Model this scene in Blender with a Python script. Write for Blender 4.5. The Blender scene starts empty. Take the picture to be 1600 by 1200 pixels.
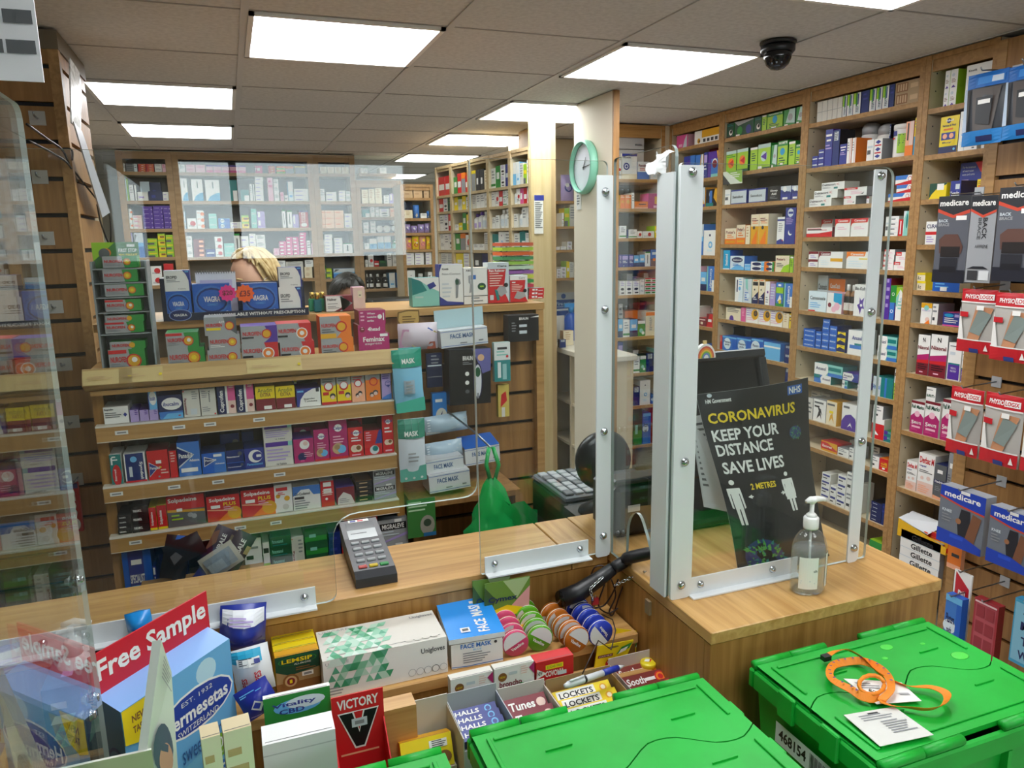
import bpy, math, random, re
from mathutils import Vector, Matrix
random.seed(7)
SC = bpy.context.scene
COL = SC.collection
# ------------------------------------------------------------------ camera
CZ = 1.62
FPX, YAW, PITCH, ROLL = 1162.77, 0.3558, 0.19114, -0.018087
_f = Vector((math.sin(YAW)*math.cos(PITCH), math.cos(YAW)*math.cos(PITCH), -math.sin(PITCH)))
_r0 = Vector((math.cos(YAW), -math.sin(YAW), 0)); _u0 = _r0.cross(_f)
_r = _r0*math.cos(ROLL) + _u0*math.sin(ROLL); _u = _u0*math.cos(ROLL) - _r0*math.sin(ROLL)
EYE = Vector((0, 0, CZ))
cd = bpy.data.cameras.new('camera'); cam = bpy.data.objects.new('camera', cd); COL.objects.link(cam)
cd.sensor_width = 36.0; cd.lens = FPX/1600*36.0; cd.clip_start = 0.02; cd.clip_end = 60
cam.matrix_world = Matrix(((_r.x, _u.x, -_f.x, 0), (_r.y, _u.y, -_f.y, 0), (_r.z, _u.z, -_f.z, CZ), (0, 0, 0, 1)))
SC.camera = cam
# ------------------------------------------------------------------ world (daylight outside the shop window) and exposure
wd = bpy.data.worlds.new('daylight'); SC.world = wd; wd.use_nodes = True
_bg = wd.node_tree.nodes['Background']
_bg.inputs[0].default_value = (0.86, 0.93, 1.0, 1); _bg.inputs[1].default_value = 6.5
LED_POWER = 14.0
SC.view_settings.view_transform = 'Standard'; SC.view_settings.look = 'None'
SC.view_settings.gamma = 1.0; SC.view_settings.use_curve_mapping = False
SC.view_settings.exposure = 0.0
SC.cycles.max_bounces = 10; SC.cycles.diffuse_bounces = 4; SC.cycles.glossy_bounces = 4
SC.cycles.transparent_max_bounces = 24; SC.cycles.transmission_bounces = 6
SC.cycles.use_denoising = True; SC.cycles.caustics_reflective = False; SC.cycles.caustics_refractive = False
SC.cycles.sample_clamp_indirect = 4.0

# ------------------------------------------------------------------ pixel -> place (a ray of the photograph met with a real plane)
def ray(x, y): return _r*((x-800)/FPX) - _u*((y-600)/FPX) + _f
def at_z(x, y, z): d = ray(x, y); return EYE + d*((z-CZ)/d.z)
def at_y(x, y, Y): d = ray(x, y); return EYE + d*(Y/d.y)
def at_x(x, y, X): d = ray(x, y); return EYE + d*(X/d.x)
def pix(p):
    q = Vector(p)-EYE; k = q.dot(_f); return 800+FPX*q.dot(_r)/k, 600-FPX*q.dot(_u)/k

# ------------------------------------------------------------------ materials
def lin(c):
    c /= 255.0
    return c/12.92 if c <= 0.04045 else ((c+0.055)/1.055)**2.4
def rgb(h): return (lin(int(h[0:2], 16)), lin(int(h[2:4], 16)), lin(int(h[4:6], 16)), 1)
PAL = dict(W='f1f0ec', w='d9d6cd', g='8d9094', S='a4a6a8', D='35363a', K='15151a', N='1c2658', B='1c5fc0', b='6bb8ea', C='1aa0d0',
           T='177f7d', t='8ccfc4', G='2c8f3a', l='9fce2c', Y='f0d51c', O='ef7f22', R='cf2229', M='7c1c2c', P='dd5796', p='efb9cb',
           V='55309a', v='b39fd6', A='b3246c', o='875a30', c='ecdfc0', k='c9a77c', y='e2a81f', u='2f3b8f', x='5c5f62', i='e9c9bd',
           d='1d4e3a', e='f4b08a', f='3b78c8', h='cfd8de', q='a98c62', n='0f2a6e', m='b9d6cf', s='f6c9a6', a='dcebf2', j='6c3a2a')
_mats = {}
def nodes_of(name):
    m = bpy.data.materials.new(name); m.use_nodes = True
    return m, m.node_tree.nodes, m.node_tree.links, m.node_tree.nodes['Principled BSDF']
def C(code, rough=0.4, metal=0.0):
    """Printed card / plastic in one colour; a code of the palette or a hex colour."""
    key = (code, rough, metal)
    if key in _mats: return _mats[key]
    h = PAL.get(code, code)
    m, N, L, P = nodes_of('colour_'+h)
    P.inputs['Base Color'].default_value = rgb(h); P.inputs['Roughness'].default_value = rough; P.inputs['Metallic'].default_value = metal
    _mats[key] = m; return m
def wood(name, a, b, axis='x', scale=1.0, rough=0.45):
    if name in _mats: return _mats[name]
    m, N, L, P = nodes_of(name)
    tc = N.new('ShaderNodeTexCoord'); mp = N.new('ShaderNodeMapping')
    s = {'x': (1.2, 22, 22), 'y': (22, 1.2, 22), 'z': (22, 22, 1.2)}[axis]
    mp.inputs['Scale'].default_value = [v*scale for v in s]
    nz = N.new('ShaderNodeTexNoise'); nz.inputs['Scale'].default_value = 3.2; nz.inputs['Detail'].default_value = 5; nz.inputs['Distortion'].default_value = 0.6
    cr = N.new('ShaderNodeValToRGB'); cr.color_ramp.elements[0].position = 0.32; cr.color_ramp.elements[1].position = 0.68
    cr.color_ramp.elements[0].color = rgb(a); cr.color_ramp.elements[1].color = rgb(b)
    L.new(tc.outputs['Object'], mp.inputs[0]); L.new(mp.outputs[0], nz.inputs['Vector']); L.new(nz.outputs[0], cr.inputs[0]); L.new(cr.outputs[0], P.inputs['Base Color'])
    P.inputs['Roughness'].default_value = rough
    _mats[name] = m; return m
def noisy(name, a, b, scale=20, rough=0.7, bump=0.0, lo=0.35, hi=0.65):
    if name in _mats: return _mats[name]
    m, N, L, P = nodes_of(name)
    tc = N.new('ShaderNodeTexCoord'); nz = N.new('ShaderNodeTexNoise'); nz.inputs['Scale'].default_value = scale; nz.inputs['Detail'].default_value = 4
    cr = N.new('ShaderNodeValToRGB'); cr.color_ramp.elements[0].position = lo; cr.color_ramp.elements[1].position = hi
    cr.color_ramp.elements[0].color = rgb(a); cr.color_ramp.elements[1].color = rgb(b)
    L.new(tc.outputs['Object'], nz.inputs['Vector']); L.new(nz.outputs[0], cr.inputs[0]); L.new(cr.outputs[0], P.inputs['Base Color'])
    P.inputs['Roughness'].default_value = rough
    if bump:
        bp = N.new('ShaderNodeBump'); bp.inputs['Strength'].default_value = bump; bp.inputs['Distance'].default_value = 0.01
        L.new(nz.outputs[0], bp.inputs['Height']); L.new(bp.outputs[0], P.inputs['Normal'])
    _mats[name] = m; return m
def clear(name, tint=(0.93, 0.96, 0.95), ior=1.49, rough=0.0, boost=1.0, haze=0.0):
    """Clear plastic sheet: straight-through transparency plus a mirror-like Fresnel reflection, the same from both sides."""
    if name in _mats: return _mats[name]
    m = bpy.data.materials.new(name); m.use_nodes = True; N = m.node_tree.nodes; L = m.node_tree.links; N.clear()
    out = N.new('ShaderNodeOutputMaterial'); tr = N.new('ShaderNodeBsdfTransparent'); tr.inputs[0].default_value = (*tint, 1)
    gl = N.new('ShaderNodeBsdfGlossy'); gl.inputs['Roughness'].default_value = rough; gl.inputs[0].default_value = (1, 1, 1, 1)
    ge = N.new('ShaderNodeNewGeometry'); mi = N.new('ShaderNodeMix'); mi.data_type = 'FLOAT'
    mi.inputs[2].default_value = ior; mi.inputs[3].default_value = 1/ior
    fr = N.new('ShaderNodeFresnel'); L.new(ge.outputs['Backfacing'], mi.inputs[0]); L.new(mi.outputs[0], fr.inputs['IOR'])
    mu = N.new('ShaderNodeMath'); mu.operation = 'MULTIPLY'; mu.inputs[1].default_value = boost; mu.use_clamp = True; L.new(fr.outputs[0], mu.inputs[0])
    mx = N.new('ShaderNodeMixShader'); L.new(mu.outputs[0], mx.inputs[0]); L.new(tr.outputs[0], mx.inputs[1]); L.new(gl.outputs[0], mx.inputs[2])
    last = mx
    if haze:
        df = N.new('ShaderNodeBsdfDiffuse'); df.inputs[0].default_value = (0.85, 0.87, 0.88, 1)
        m2 = N.new('ShaderNodeMixShader'); m2.inputs[0].default_value = haze; L.new(mx.outputs[0], m2.inputs[1]); L.new(df.outputs[0], m2.inputs[2]); last = m2
    L.new(last.outputs[0], out.inputs[0]); _mats[name] = m; return m
def emit(name, col, strength):
    if name in _mats: return _mats[name]
    m, N, L, P = nodes_of(name)
    P.inputs['Base Color'].default_value = (*col, 1); P.inputs['Emission Color'].default_value = (*col, 1); P.inputs['Emission Strength'].default_value = strength
    _mats[name] = m; return m
PERSPEX = clear('perspex')
FILM = clear('clear_film', (0.95, 0.97, 0.97), 1.4, 0.08, 1.0, 0.05)
EDGE = C('dfe9e6', 0.25); CHROME = C('c8ccd0', 0.18, 1.0); STEEL = C('9aa0a6', 0.3, 1.0); WHITEMET = C('e3e8ea', 0.35)
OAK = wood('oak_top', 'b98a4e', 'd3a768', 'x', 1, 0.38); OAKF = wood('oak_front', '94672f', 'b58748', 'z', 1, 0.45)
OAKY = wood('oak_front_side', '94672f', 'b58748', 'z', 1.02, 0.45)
SLAT = wood('slatwall_board', '8a6236', 'a87c48', 'z', 0.7, 0.5); SHELFW = wood('shelf_oak', '9a7243', 'b68d58', 'y', 0.8, 0.5)
SHELFX = wood('shelf_oak_across', 'a87c44', 'c69a5e', 'x', 0.8, 0.45); MAPLE = noisy('maple_panel', 'cdbb9a', 'd8c8aa', 6, 0.5)
DKBACK = C('6f675c', 0.7)

# ------------------------------------------------------------------ mesh building
_txt = {}
def text_geo(s, bold=True):
    """Outline of the lettering s as a flat mesh scaled to the unit square."""
    k = (s, bold)
    if k in _txt: return _txt[k]
    cu = bpy.data.curves.new('t', 'FONT'); cu.body = s; cu.size = 1; cu.resolution_u = 2 if len(s) < 16 else 1
    cu.offset = 0.026 if bold else 0.0
    ob = bpy.data.objects.new('t', cu); COL.objects.link(ob)
    dg = bpy.context.evaluated_depsgraph_get(); ev = ob.evaluated_get(dg); me = ev.to_mesh()
    vs = [v.co.copy() for v in me.vertices]; fs = [tuple(p.vertices) for p in me.polygons]; ev.to_mesh_clear()
    bpy.data.objects.remove(ob); bpy.data.curves.remove(cu)
    if not vs: vs = [Vector((0, 0, 0))]
    x0 = min(v.x for v in vs); x1 = max(v.x for v in vs); y0 = min(v.y for v in vs); y1 = max(v.y for v in vs)
    r = ([((v.x-x0)/max(1e-6, x1-x0), (v.y-y0)/max(1e-6, y1-y0)) for v in vs], fs, (x1-x0)/max(1e-6, y1-y0))
    _txt[k] = r; return r

class MB:
    """Collects shapes and links them as ONE mesh object."""
    def __init__(s): s.v = []; s.f = []; s.m = []; s.sm = []; s.M = Matrix()
    def add(s, vs, fs, mat, smooth=False):
        o = len(s.v); s.v += [tuple(s.M @ Vector(p)) for p in vs]
        s.f += [tuple(o+i for i in f) for f in fs]; s.m += [mat]*len(fs); s.sm += [smooth]*len(fs)
    def box(s, a, b, mat, sides=None, bev=0.0):
        x0, y0, z0 = a; x1, y1, z1 = b
        if bev:
            e = min(bev, abs(x1-x0)*.3, abs(y1-y0)*.3, abs(z1-z0)*.3); V = []; F = []
            for ix, sx in ((x0, 1), (x1, -1)):
                for iy, sy in ((y0, 1), (y1, -1)):
                    for iz, sz in ((z0, 1), (z1, -1)):
                        V += [(ix, iy+sy*e, iz+sz*e), (ix+sx*e, iy, iz+sz*e), (ix+sx*e, iy+sy*e, iz)]
            def q(i, j, k, c): return ((i*2+j)*2+k)*3+c
            F += [(q(0,0,0,0), q(0,0,1,0), q(0,1,1,0), q(0,1,0,0)), (q(1,0,0,0), q(1,1,0,0), q(1,1,1,0), q(1,0,1,0)),
                  (q(0,0,0,1), q(1,0,0,1), q(1,0,1,1), q(0,0,1,1)), (q(0,1,0,1), q(0,1,1,1), q(1,1,1,1), q(1,1,0,1)),
                  (q(0,0,0,2), q(0,1,0,2), q(1,1,0,2), q(1,0,0,2)), (q(0,0,1,2), q(1,0,1,2), q(1,1,1,2), q(0,1,1,2))]
            for i in (0, 1):
                for j in (0, 1):
                    F.append((q(i,j,0,0), q(i,j,0,1), q(i,j,1,1), q(i,j,1,0))); F.append((q(i,0,j,0), q(i,0,j,2), q(i,1,j,2), q(i,1,j,0)))
                    F.append((q(0,i,j,1), q(0,i,j,2), q(1,i,j,2), q(1,i,j,1)))
                    for k in (0, 1): F.append((q(i,j,k,0), q(i,j,k,1), q(i,j,k,2)))
            s.add(V, F, mat); return
        V = [(x0,y0,z0),(x1,y0,z0),(x1,y1,z0),(x0,y1,z0),(x0,y0,z1),(x1,y0,z1),(x1,y1,z1),(x0,y1,z1)]
        s.add(V, [(0,3,2,1),(4,5,6,7)], mat); s.add(V, [(0,1,5,4),(2,3,7,6)], mat); s.add(V, [(1,2,6,5),(3,0,4,7)], sides or mat)
    def poly(s, pts, mat): s.add(pts, [tuple(range(len(pts)))], mat)
    def prism(s, pts, d, mat, side=None):
        """pts: outline in the xz plane (x, z) at y=0, thickened to y=d."""
        n = len(pts); V = [(p[0], 0, p[1]) for p in pts]+[(p[0], d, p[1]) for p in pts]
        s.add(V, [tuple(range(n)), tuple(range(2*n-1, n-1, -1))], mat)
        s.add(V, [(i, n+i, n+(i+1) % n, (i+1) % n) for i in range(n)], side or mat)
    def lathe(s, prof, mat, n=16, c=(0, 0, 0), smooth=True, sx=1.0, sy=1.0):
        V = []; F = []
        for r, z in prof:
            for k in range(n):
                a = 2*math.pi*k/n; V.append((c[0]+r*sx*math.cos(a), c[1]+r*sy*math.sin(a), c[2]+z))
        for i in range(len(prof)-1):
            for k in range(n): F.append((i*n+k, i*n+(k+1) % n, (i+1)*n+(k+1) % n, (i+1)*n+k))
        F.append(tuple(range(n-1, -1, -1))); F.append(tuple((len(prof)-1)*n+k for k in range(n)))
        s.add(V, F, mat, smooth)
    def tube(s, pts, r, mat, n=8, rs=None):
        pts = [Vector(p) for p in pts]; V = []; F = []; up = Vector((0, 0, 1)); pv = None
        for i, p in enumerate(pts):
            t = (pts[min(i+1, len(pts)-1)]-pts[max(i-1, 0)]).normalized()
            if pv is None: a = t.cross(up); a = a if a.length > 1e-3 else t.cross(Vector((1, 0, 0)))
            else: a = pv - t*pv.dot(t)
            a.normalize(); pv = a; b = t.cross(a); rr = rs[i] if rs else r
            V += [p+(a*math.cos(2*math.pi*k/n)+b*math.sin(2*math.pi*k/n))*rr for k in range(n)]
        for i in range(len(pts)-1):
            for k in range(n): F.append((i*n+k, i*n+(k+1) % n, (i+1)*n+(k+1) % n, (i+1)*n+k))
        F.append(tuple(range(n-1, -1, -1))); F.append(tuple((len(pts)-1)*n+k for k in range(n)))
        s.add(V, F, mat, True)
    def grid(s, P, mat, smooth=True, close=False):
        """P: rows of points -> surface."""
        r = len(P); c = len(P[0]); V = [p for row in P for p in row]; F = []
        for i in range(r-1):
            for j in range(c if close else c-1): F.append((i*c+j, i*c+(j+1) % c, (i+1)*c+(j+1) % c, (i+1)*c+j))
        s.add(V, F, mat, smooth)
    def print_on(s, ops, O, U, V, N, w, h, fn=None):
        """Printed artwork on a face: O corner, U/V unit axes, N outward; each op lies a hair above the one below."""
        O = Vector(O); lv = 0.0; lstep = min(.00022, .0045/max(1, len(ops)))
        def P(a, b):
            p = O+U*(a*w)+V*(b*h)+N*(0.0004+lv*lstep)
            return fn(a, b, 0.0004+lv*lstep) if fn else p
        for op in ops:
            t = op.split(); k = t[0]; lv += 1
            if k == 'r': a, b, c2, d = map(float, t[1:5]); s.poly([P(a,b),P(c2,b),P(c2,d),P(a,d)], C(t[5]))
            elif k == 'c' or k == 'e':
                a, b, r = map(float, t[1:4]); mn = min(w, h); rx = r*mn/w; ry = r*mn/h
                if k == 'e': ry = float(t[4])
                if k == 'e': rx = r
                s.poly([P(a+rx*math.cos(i*math.pi/8), b+ry*math.sin(i*math.pi/8)) for i in range(16)], C(t[-1]))
            elif k == 'p': q = list(map(float, t[1:-1])); s.poly([P(q[i], q[i+1]) for i in range(0, len(q), 2)], C(t[-1]))
            elif k in 'tTDn':
                a, b, c2, d = map(float, t[2:6]); vs, fs, ar = text_geo(t[1].replace('_', ' '), k != 'n')
                if k in 'tn': pts = [P(a+(c2-a)*x, b+(d-b)*y) for x, y in vs]
                elif k == 'T': pts = [P(c2-(c2-a)*y, b+(d-b)*x) for x, y in vs]
                else: pts = [P(a+(c2-a)*y, d-(d-b)*x) for x, y in vs]
                s.add(pts, fs, C(t[6]))
            elif k == 'l':       # faint unreadable small print: x0 y0 x1 step n colour
                a, b, c2, st = map(float, t[1:5]); n = int(t[5])
                for i in range(n):
                    y = b-i*st; e = a+(c2-a)*(0.7+0.3*((i*7) % 4)/3); s.poly([P(a,y),P(e,y),P(e,y+st*.42),P(a,y+st*.42)], C(t[6]))
    def build(s, name, parent=None, auto=True):
        me = bpy.data.meshes.new(name); me.from_pydata(s.v, [], s.f)
        ms = []
        for m in s.m:
            if m not in ms: ms.append(m)
        for m in ms: me.materials.append(m)
        ix = {m: i for i, m in enumerate(ms)}
        me.polygons.foreach_set('material_index', [ix[m] for m in s.m]); me.polygons.foreach_set('use_smooth', s.sm); me.update()
        o = bpy.data.objects.new(name, me); COL.objects.link(o)
        if parent is not None: o.parent = parent
        return o
def tag(o, label, cat, group=None, kind=None):
    o['label'] = label; o['category'] = cat
    if group: o['group'] = group
    if kind: o['kind'] = kind
    return o
def thing(name, label, cat, loc=(0, 0, 0), group=None, rz=0.0):
    o = bpy.data.objects.new(name, None); COL.objects.link(o); o.location = loc; o.rotation_euler = (0, 0, rz); o.empty_display_size = 0.05
    return tag(o, label, cat, group)
def struct(o): o['kind'] = 'structure'; return o
def Rz(a): return Matrix.Rotation(a, 4, 'Z')
def T(x, y, z): return Matrix.Translation((x, y, z))
ORD = ['first','second','third','fourth','fifth','sixth','seventh','eighth','ninth','tenth','eleventh','twelfth','thirteenth','fourteenth','fifteenth',
       'sixteenth','seventeenth','eighteenth','nineteenth','twentieth','twenty-first','twenty-second','twenty-third','twenty-fourth','twenty-fifth']

# ------------------------------------------------------------------ printed packs
DES = {}
def designs(txt):
    for ln in txt.strip().splitlines():
        ln = ln.strip()
        if not ln or ln[0] == '#': continue
        a = ln.split('|'); nm = a[0].strip(); look = a[1].strip(); bs = a[2].split()
        DES[nm] = dict(look=look, base=bs[0], side=bs[1] if len(bs) > 1 else bs[0], shape=bs[2] if len(bs) > 2 else 'box', ops=[o.strip() for o in a[3].split(';') if o.strip()] if len(a) > 3 else [])
def pack(name, w, h, d, des):
    """One product with its front face at y=0, left edge x=0, base z=0 (local)."""
    D = DES[des]; mb = MB(); X = Vector((1,0,0)); Z = Vector((0,0,1)); N = Vector((0,-1,0)); sh = D['shape']
    if sh == 'box':
        b, sd = C(D['base']), C(D['side']); V = [(0,0,0),(w,0,0),(w,d,0),(0,d,0),(0,0,h),(w,0,h),(w,d,h),(0,d,h)]
        mb.add(V, [(0,1,5,4),(2,3,7,6)], b); mb.add(V, [(1,2,6,5),(3,0,4,7),(0,3,2,1),(4,5,6,7)], sd)
        e = .0006; mb.poly([(w*.04, d*.10, h+.0003), (w*.96, d*.10, h+.0003), (w*.96, d*.10+.0012, h+.0003), (w*.04, d*.10+.0012, h+.0003)], C('x'))
        mb.print_on(D['ops'], (0,0,0), X, Z, N, w, h)
        return mb.build(name)
    r = w/2
    if sh in ('bottle', 'tub', 'spray'):
        b = C(D['base'], .25); sd = C(D['side'], .3)
        d2 = min(1.0, d/w)
        if sh == 'bottle': prof = [(r*.92,0),(r,h*.03),(r,h*.62),(r*.9,h*.70),(r*.45,h*.78),(r*.42,h*.82)]; cp = [(r*.5,h*.80),(r*.5,h*.98),(r*.42,h)]
        elif sh == 'tub': prof = [(r*.95,0),(r,h*.03),(r,h*.86)]; cp = [(r*1.04,h*.85),(r*1.04,h*.98),(r*.98,h)]
        else: prof = [(r*.94,0),(r,h*.03),(r,h*.66),(r*.9,h*.72)]; cp = [(r*.92,h*.70),(r*.95,h*.86),(r*.8,h*.95),(r*.45,h)]
        mb.lathe(prof, b, 16, (r, r, 0))
        def fn(a, c2, e, d2=1.0):
            t = -math.pi/2+(a-.5)*2.2; return Vector((r+(r+e)*math.cos(t), r+(r+e)*math.sin(t), c2*h))
        ops = []
        for o in D['ops']:
            t = o.split()
            if t[0] == 'r':
                a, c2 = float(t[1]), float(t[3])
                for i in range(6): ops.append('r %f %s %f %s %s' % (a+(c2-a)*i/6, t[2], a+(c2-a)*(i+1)/6, t[4], t[5]))
            else: ops.append(o)
        mb.print_on(ops, (0,0,0), X, Z, N, w, h, fn)
        o = mb.build(name); c = MB(); c.lathe(cp, sd, 16, (r, r, 0)); c.build('cap', o); return o
    if sh == 'bag':      # sealed pouch, fuller in the middle
        b = C(D['base'], .3); rows = 7; cols = 7; P0 = []; P1 = []
        for i in range(rows):
            for_row0 = []; for_row1 = []
            for j in range(cols):
                a, c2 = j/(cols-1), i/(rows-1); q = (math.sin(a*math.pi)*math.sin(c2*math.pi))**.6*d*.5
                wob = .012*w*math.sin(i*2.3+j)
                for_row0.append((a*w+wob*.5, d*.5-q-.0004, c2*h)); for_row1.append((a*w+wob*.5, d*.5+q+.0004, c2*h))
            P0.append(for_row0); P1.append(for_row1)
        mb.grid(P0, b); mb.grid([list(reversed(r_)) for r_ in P1], b)
        def fn(a, c2, e):
            q = (max(0, math.sin(a*math.pi)*math.sin(c2*math.pi)))**.6*d*.5; return Vector((a*w, d*.5-q-.0012-e*2, c2*h))
        ops = []
        for o in D['ops']:
            t = o.split()
            if t[0] == 'r':
                a, b0, c2, d0 = map(float, t[1:5])
                for i in range(4):
                    for j in range(4): ops.append('r %f %f %f %f %s' % (a+(c2-a)*i/4, b0+(d0-b0)*j/4, a+(c2-a)*(i+1)/4, b0+(d0-b0)*(j+1)/4, t[5]))
            else: ops.append(o)
        mb.print_on(ops, (0,0,0), X, Z, N, w, h, fn); return mb.build(name)
    if sh == 'tube':     # tube standing on its cap, crimped flat end up
        b = C(D['base'], .3)
        rows = []
        for z, rx, ry in ((.10,.36,.36),(.14,.44,.40),(.45,.47,.28),(.8,.5,.12),(.93,.5,.03),(1,.5,.02)):
            rows.append([(w*.5+rx*w*math.cos(k*math.pi/8), d*.4+ry*w*math.sin(k*math.pi/8), z*h) for k in range(16)])
        mb.grid(rows, b, True, True); mb.poly(rows[-1], b)
        mb.print_on(D['ops'], (0, -.004, 0), X, Z, N, w, h); o = mb.build(name)
        c = MB(); c.lathe([(w*.33,0),(w*.33,h*.1),(w*.3,h*.11)], C(D['side'], .3), 14, (w*.5, d*.4, 0)); c.build('cap', o); return o
    if sh == 'roll':     # roll lying with its end to the front
        c2 = MB(); n = 18; b = C(D['base'], .6); rr = min(w, h)/2
        for r_, y, mt in ((rr, 0, b),):
            V = [(w/2+r_*math.cos(2*math.pi*k/n), 0, h/2+r_*math.sin(2*math.pi*k/n)) for k in range(n)]+[(w/2+r_*math.cos(2*math.pi*k/n), d, h/2+r_*math.sin(2*math.pi*k/n)) for k in range(n)]
            c2.add(V, [tuple(range(n)), tuple(range(2*n-1, n-1, -1))], mt); c2.add(V, [(i, n+i, n+(i+1) % n, (i+1) % n) for i in range(n)], mt, True)
        for q in (.82, .6, .38): c2.print_on(['c .5 .5 %f %s' % (q/2, 'w' if q != .6 else D['base'])], (0, (1-q)*-.002, 0), X, Z, N, w, h)
        return c2.build(name)

class Plane:
    """A vertical shelf front: through p (x, y), running along azimuth direction u (left to right as seen)."""
    def __init__(s, p, u): s.p = Vector((p[0], p[1], 0)); s.u = Vector((u[0], u[1], 0)).normalized(); s.n = Vector((-s.u.y, s.u.x, 0))
    def hit(s, x, y, inset=0.0):
        d = ray(x, y); t = (s.p+s.n*inset-EYE).dot(s.n)/d.dot(s.n); return EYE+d*t
    def zat(s, x, y): return s.hit(x, y).z
    def col(s, x, z, inset):
        """the point of the plane at height z seen in picture column x"""
        y = 500
        for _ in range(5):
            q = s.hit(x, y, inset); y = pix((q.x, q.y, z))[1]
        return s.hit(x, y, inset)
    def uc(s, q): return (q-s.p).dot(s.u)
_rows = {}
SEEN = {}
def level(i, n):
    if n == 1: return ''
    if n == 2: return ('lower', 'upper')[i]
    if i == 0: return 'bottom'
    if i == n-1: return 'top'
    if n == 3: return 'middle'
    return ORD[i]+' up'
def row(pl, z, crop, txt, shelf, group, name='medicine_carton', cat='box', depth=0.085, inset=0.012, hmax=None, umin=None, umax=None):
    """A shelf of packs. Each entry: x0 x1 ytop design[*n] in the coordinates of a crop (ox, oy, scale) of the photograph;
    '+' stands on the pack before it, '~' stands behind the front row."""
    ox, oy, sc = crop; piles = []; prev = start = bprev = -1e9
    for it in txt.split(';'):
        it = it.strip()
        if not it: continue
        mode = it[0] if it[0] in '+~' else ''; t = it.lstrip('+~').split()
        x0, x1, yt = [float(v) for v in t[:3]]; des, _, n = t[3].partition('*'); n = int(n or 1)
        x0 = ox+x0/sc; x1 = ox+x1/sc; yt = oy+yt/sc; ins = inset+(depth+.006 if mode == '~' else 0)
        zb = z+.0012
        if mode == '+': zb = piles[-1]['boxes'][-1][3]
        a = pl.uc(pl.col(x0, zb, ins)); b = pl.uc(pl.col(x1, zb, ins)); top = pl.hit((x0+x1)/2, yt, ins).z
        if umin is not None: a = max(a, umin+.002)
        if umax is not None: b = min(b, umax-.002)
        if mode == '+': a = max(a, start); b = max(b, a+.008); prev = max(prev, b)
        if mode == '':
            start = prev+.0006
            if a < start: a = start
            start = max(start, a-.02)
            if b-a < .008: b = a+.008
            prev = b
        if mode == '~':
            a = max(a+.001, bprev+.0006); b = max(b, a+.008); bprev = b
            if umax is not None and b > umax: continue
        if top-zb < .012: top = zb+.012
        if hmax is not None and top > z+hmax: top = z+hmax
        if top-zb < .008: continue
        bx = []
        for k in range(n): bx.append((a+random.uniform(0, .0012)*k, b-a-.0012, zb+(top-zb)*k/n, zb+(top-zb)*(k+1)/n-.0003, ins, des))
        if mode == '+': piles[-1]['boxes'] += bx
        else: piles.append(dict(x=a, boxes=bx, back=mode == '~'))
    key = shelf
    if key in _rows and piles:
        pass
    _rows.setdefault(key, dict(pl=pl, group=group, name=name, cat=cat, depth=depth, piles=[]))['piles'] += piles
def finish_rows():
    for shelf, R in _rows.items():
        pl = R['pl']
        for back in (False, True):
            P = sorted([p for p in R['piles'] if p['back'] == back], key=lambda p: p['x'])
            for i, p in enumerate(P):
                m = len(p['boxes'])
                for k, (a, w, z0, z1, ins, des) in enumerate(p['boxes']):
                    D = DES[des]; lv = level(k, m)
                    if len(P) == 1: pos = 'alone'
                    else: pos = (ORD[i] if i < len(P)-1 else 'last') if i else 'first'
                    if back: where = ('%s, %s pile behind' % (lv, pos) if lv else '%s behind' % pos)
                    elif lv: where = '%s, %s pile' % (lv, pos)
                    else: where = pos+(' from left' if pos not in ('alone',) and i < len(P)-1 else '')
                    if pos == 'last' and not lv: where = 'rightmost'
                    if pos == 'last' and back and not lv: where = 'rightmost behind'
                    if len(lab0 := D['look'].split()) + len(where.split()) + len(shelf.split()) > 16: where = where.replace(' from left', '')
                    lab = '%s, %s, %s' % (D['look'], where, shelf)
                    dd = (min(R['depth'], .075) if back else R['depth']) if D['shape'] in ('box', 'roll') else (min(R['depth'], .05) if D['shape'] == 'bag' else w)
                    nm = {'box': R['name'], 'bottle': 'lotion_bottle', 'spray': 'spray_bottle', 'tub': 'plastic_tub', 'bag': 'plastic_pouch', 'tube': 'cream_tube', 'roll': 'bandage_roll'}[D['shape']]
                    ct = {'box': R['cat'], 'bottle': 'bottle', 'spray': 'bottle', 'tub': 'tub', 'bag': 'bag', 'tube': 'tube', 'roll': 'roll'}[D['shape']]
                    o = pack(nm, w, z1-z0, dd, des); q = pl.p+pl.u*a+pl.n*ins
                    o.location = (q.x, q.y, z0); o.rotation_euler = (0, 0, math.atan2(pl.u.y, pl.u.x))
                    tag(o, lab, ct, R['group'])
# ------------------------------------------------------------------ room shell
K = 0.943
CH = CZ+0.70*K                      # ceiling height
WX = 2.70*K                         # front of the shelving along the right wall
CT = CZ-0.65                        # counter top
XT = [0.107*K+0.65*K*i for i in range(-4, 6)]; YT = [(2.57+0.595*i)*K for i in range(-11, 12)]
CEILM = noisy('ceiling_tile', 'c8c7c4', 'd6d5d2', 60, 0.9, 0.1)
x0, x1, y0, y1 = XT[0]-.3, WX+.45, -3.4, 8.6
mb = MB(); mb.box((x0, y0, CH+.0045), (x1, y1, CH+.06), CEILM); struct(mb.build('ceiling'))
mb = MB()
for x in XT: mb.box((x-.011, y0, CH), (x+.011, y1, CH+.0044), C('c9c8c6', .5))
for y in YT:
    if y < y1: mb.box((x0, y-.005, CH+.003), (x1, y+.005, CH+.0043), C('9b9895', .6))
struct(mb.build('trim_1'))
mb = MB(); mb.box((x0, y0, -.08), (x1, y1, 0), noisy('floor_vinyl', 'a9a6a0', 'bab7b1', 14, .5)); struct(mb.build('floor'))
WALLM = noisy('wall_paint', 'd8d2c4', 'e2dccf', 4, .8)
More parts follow.
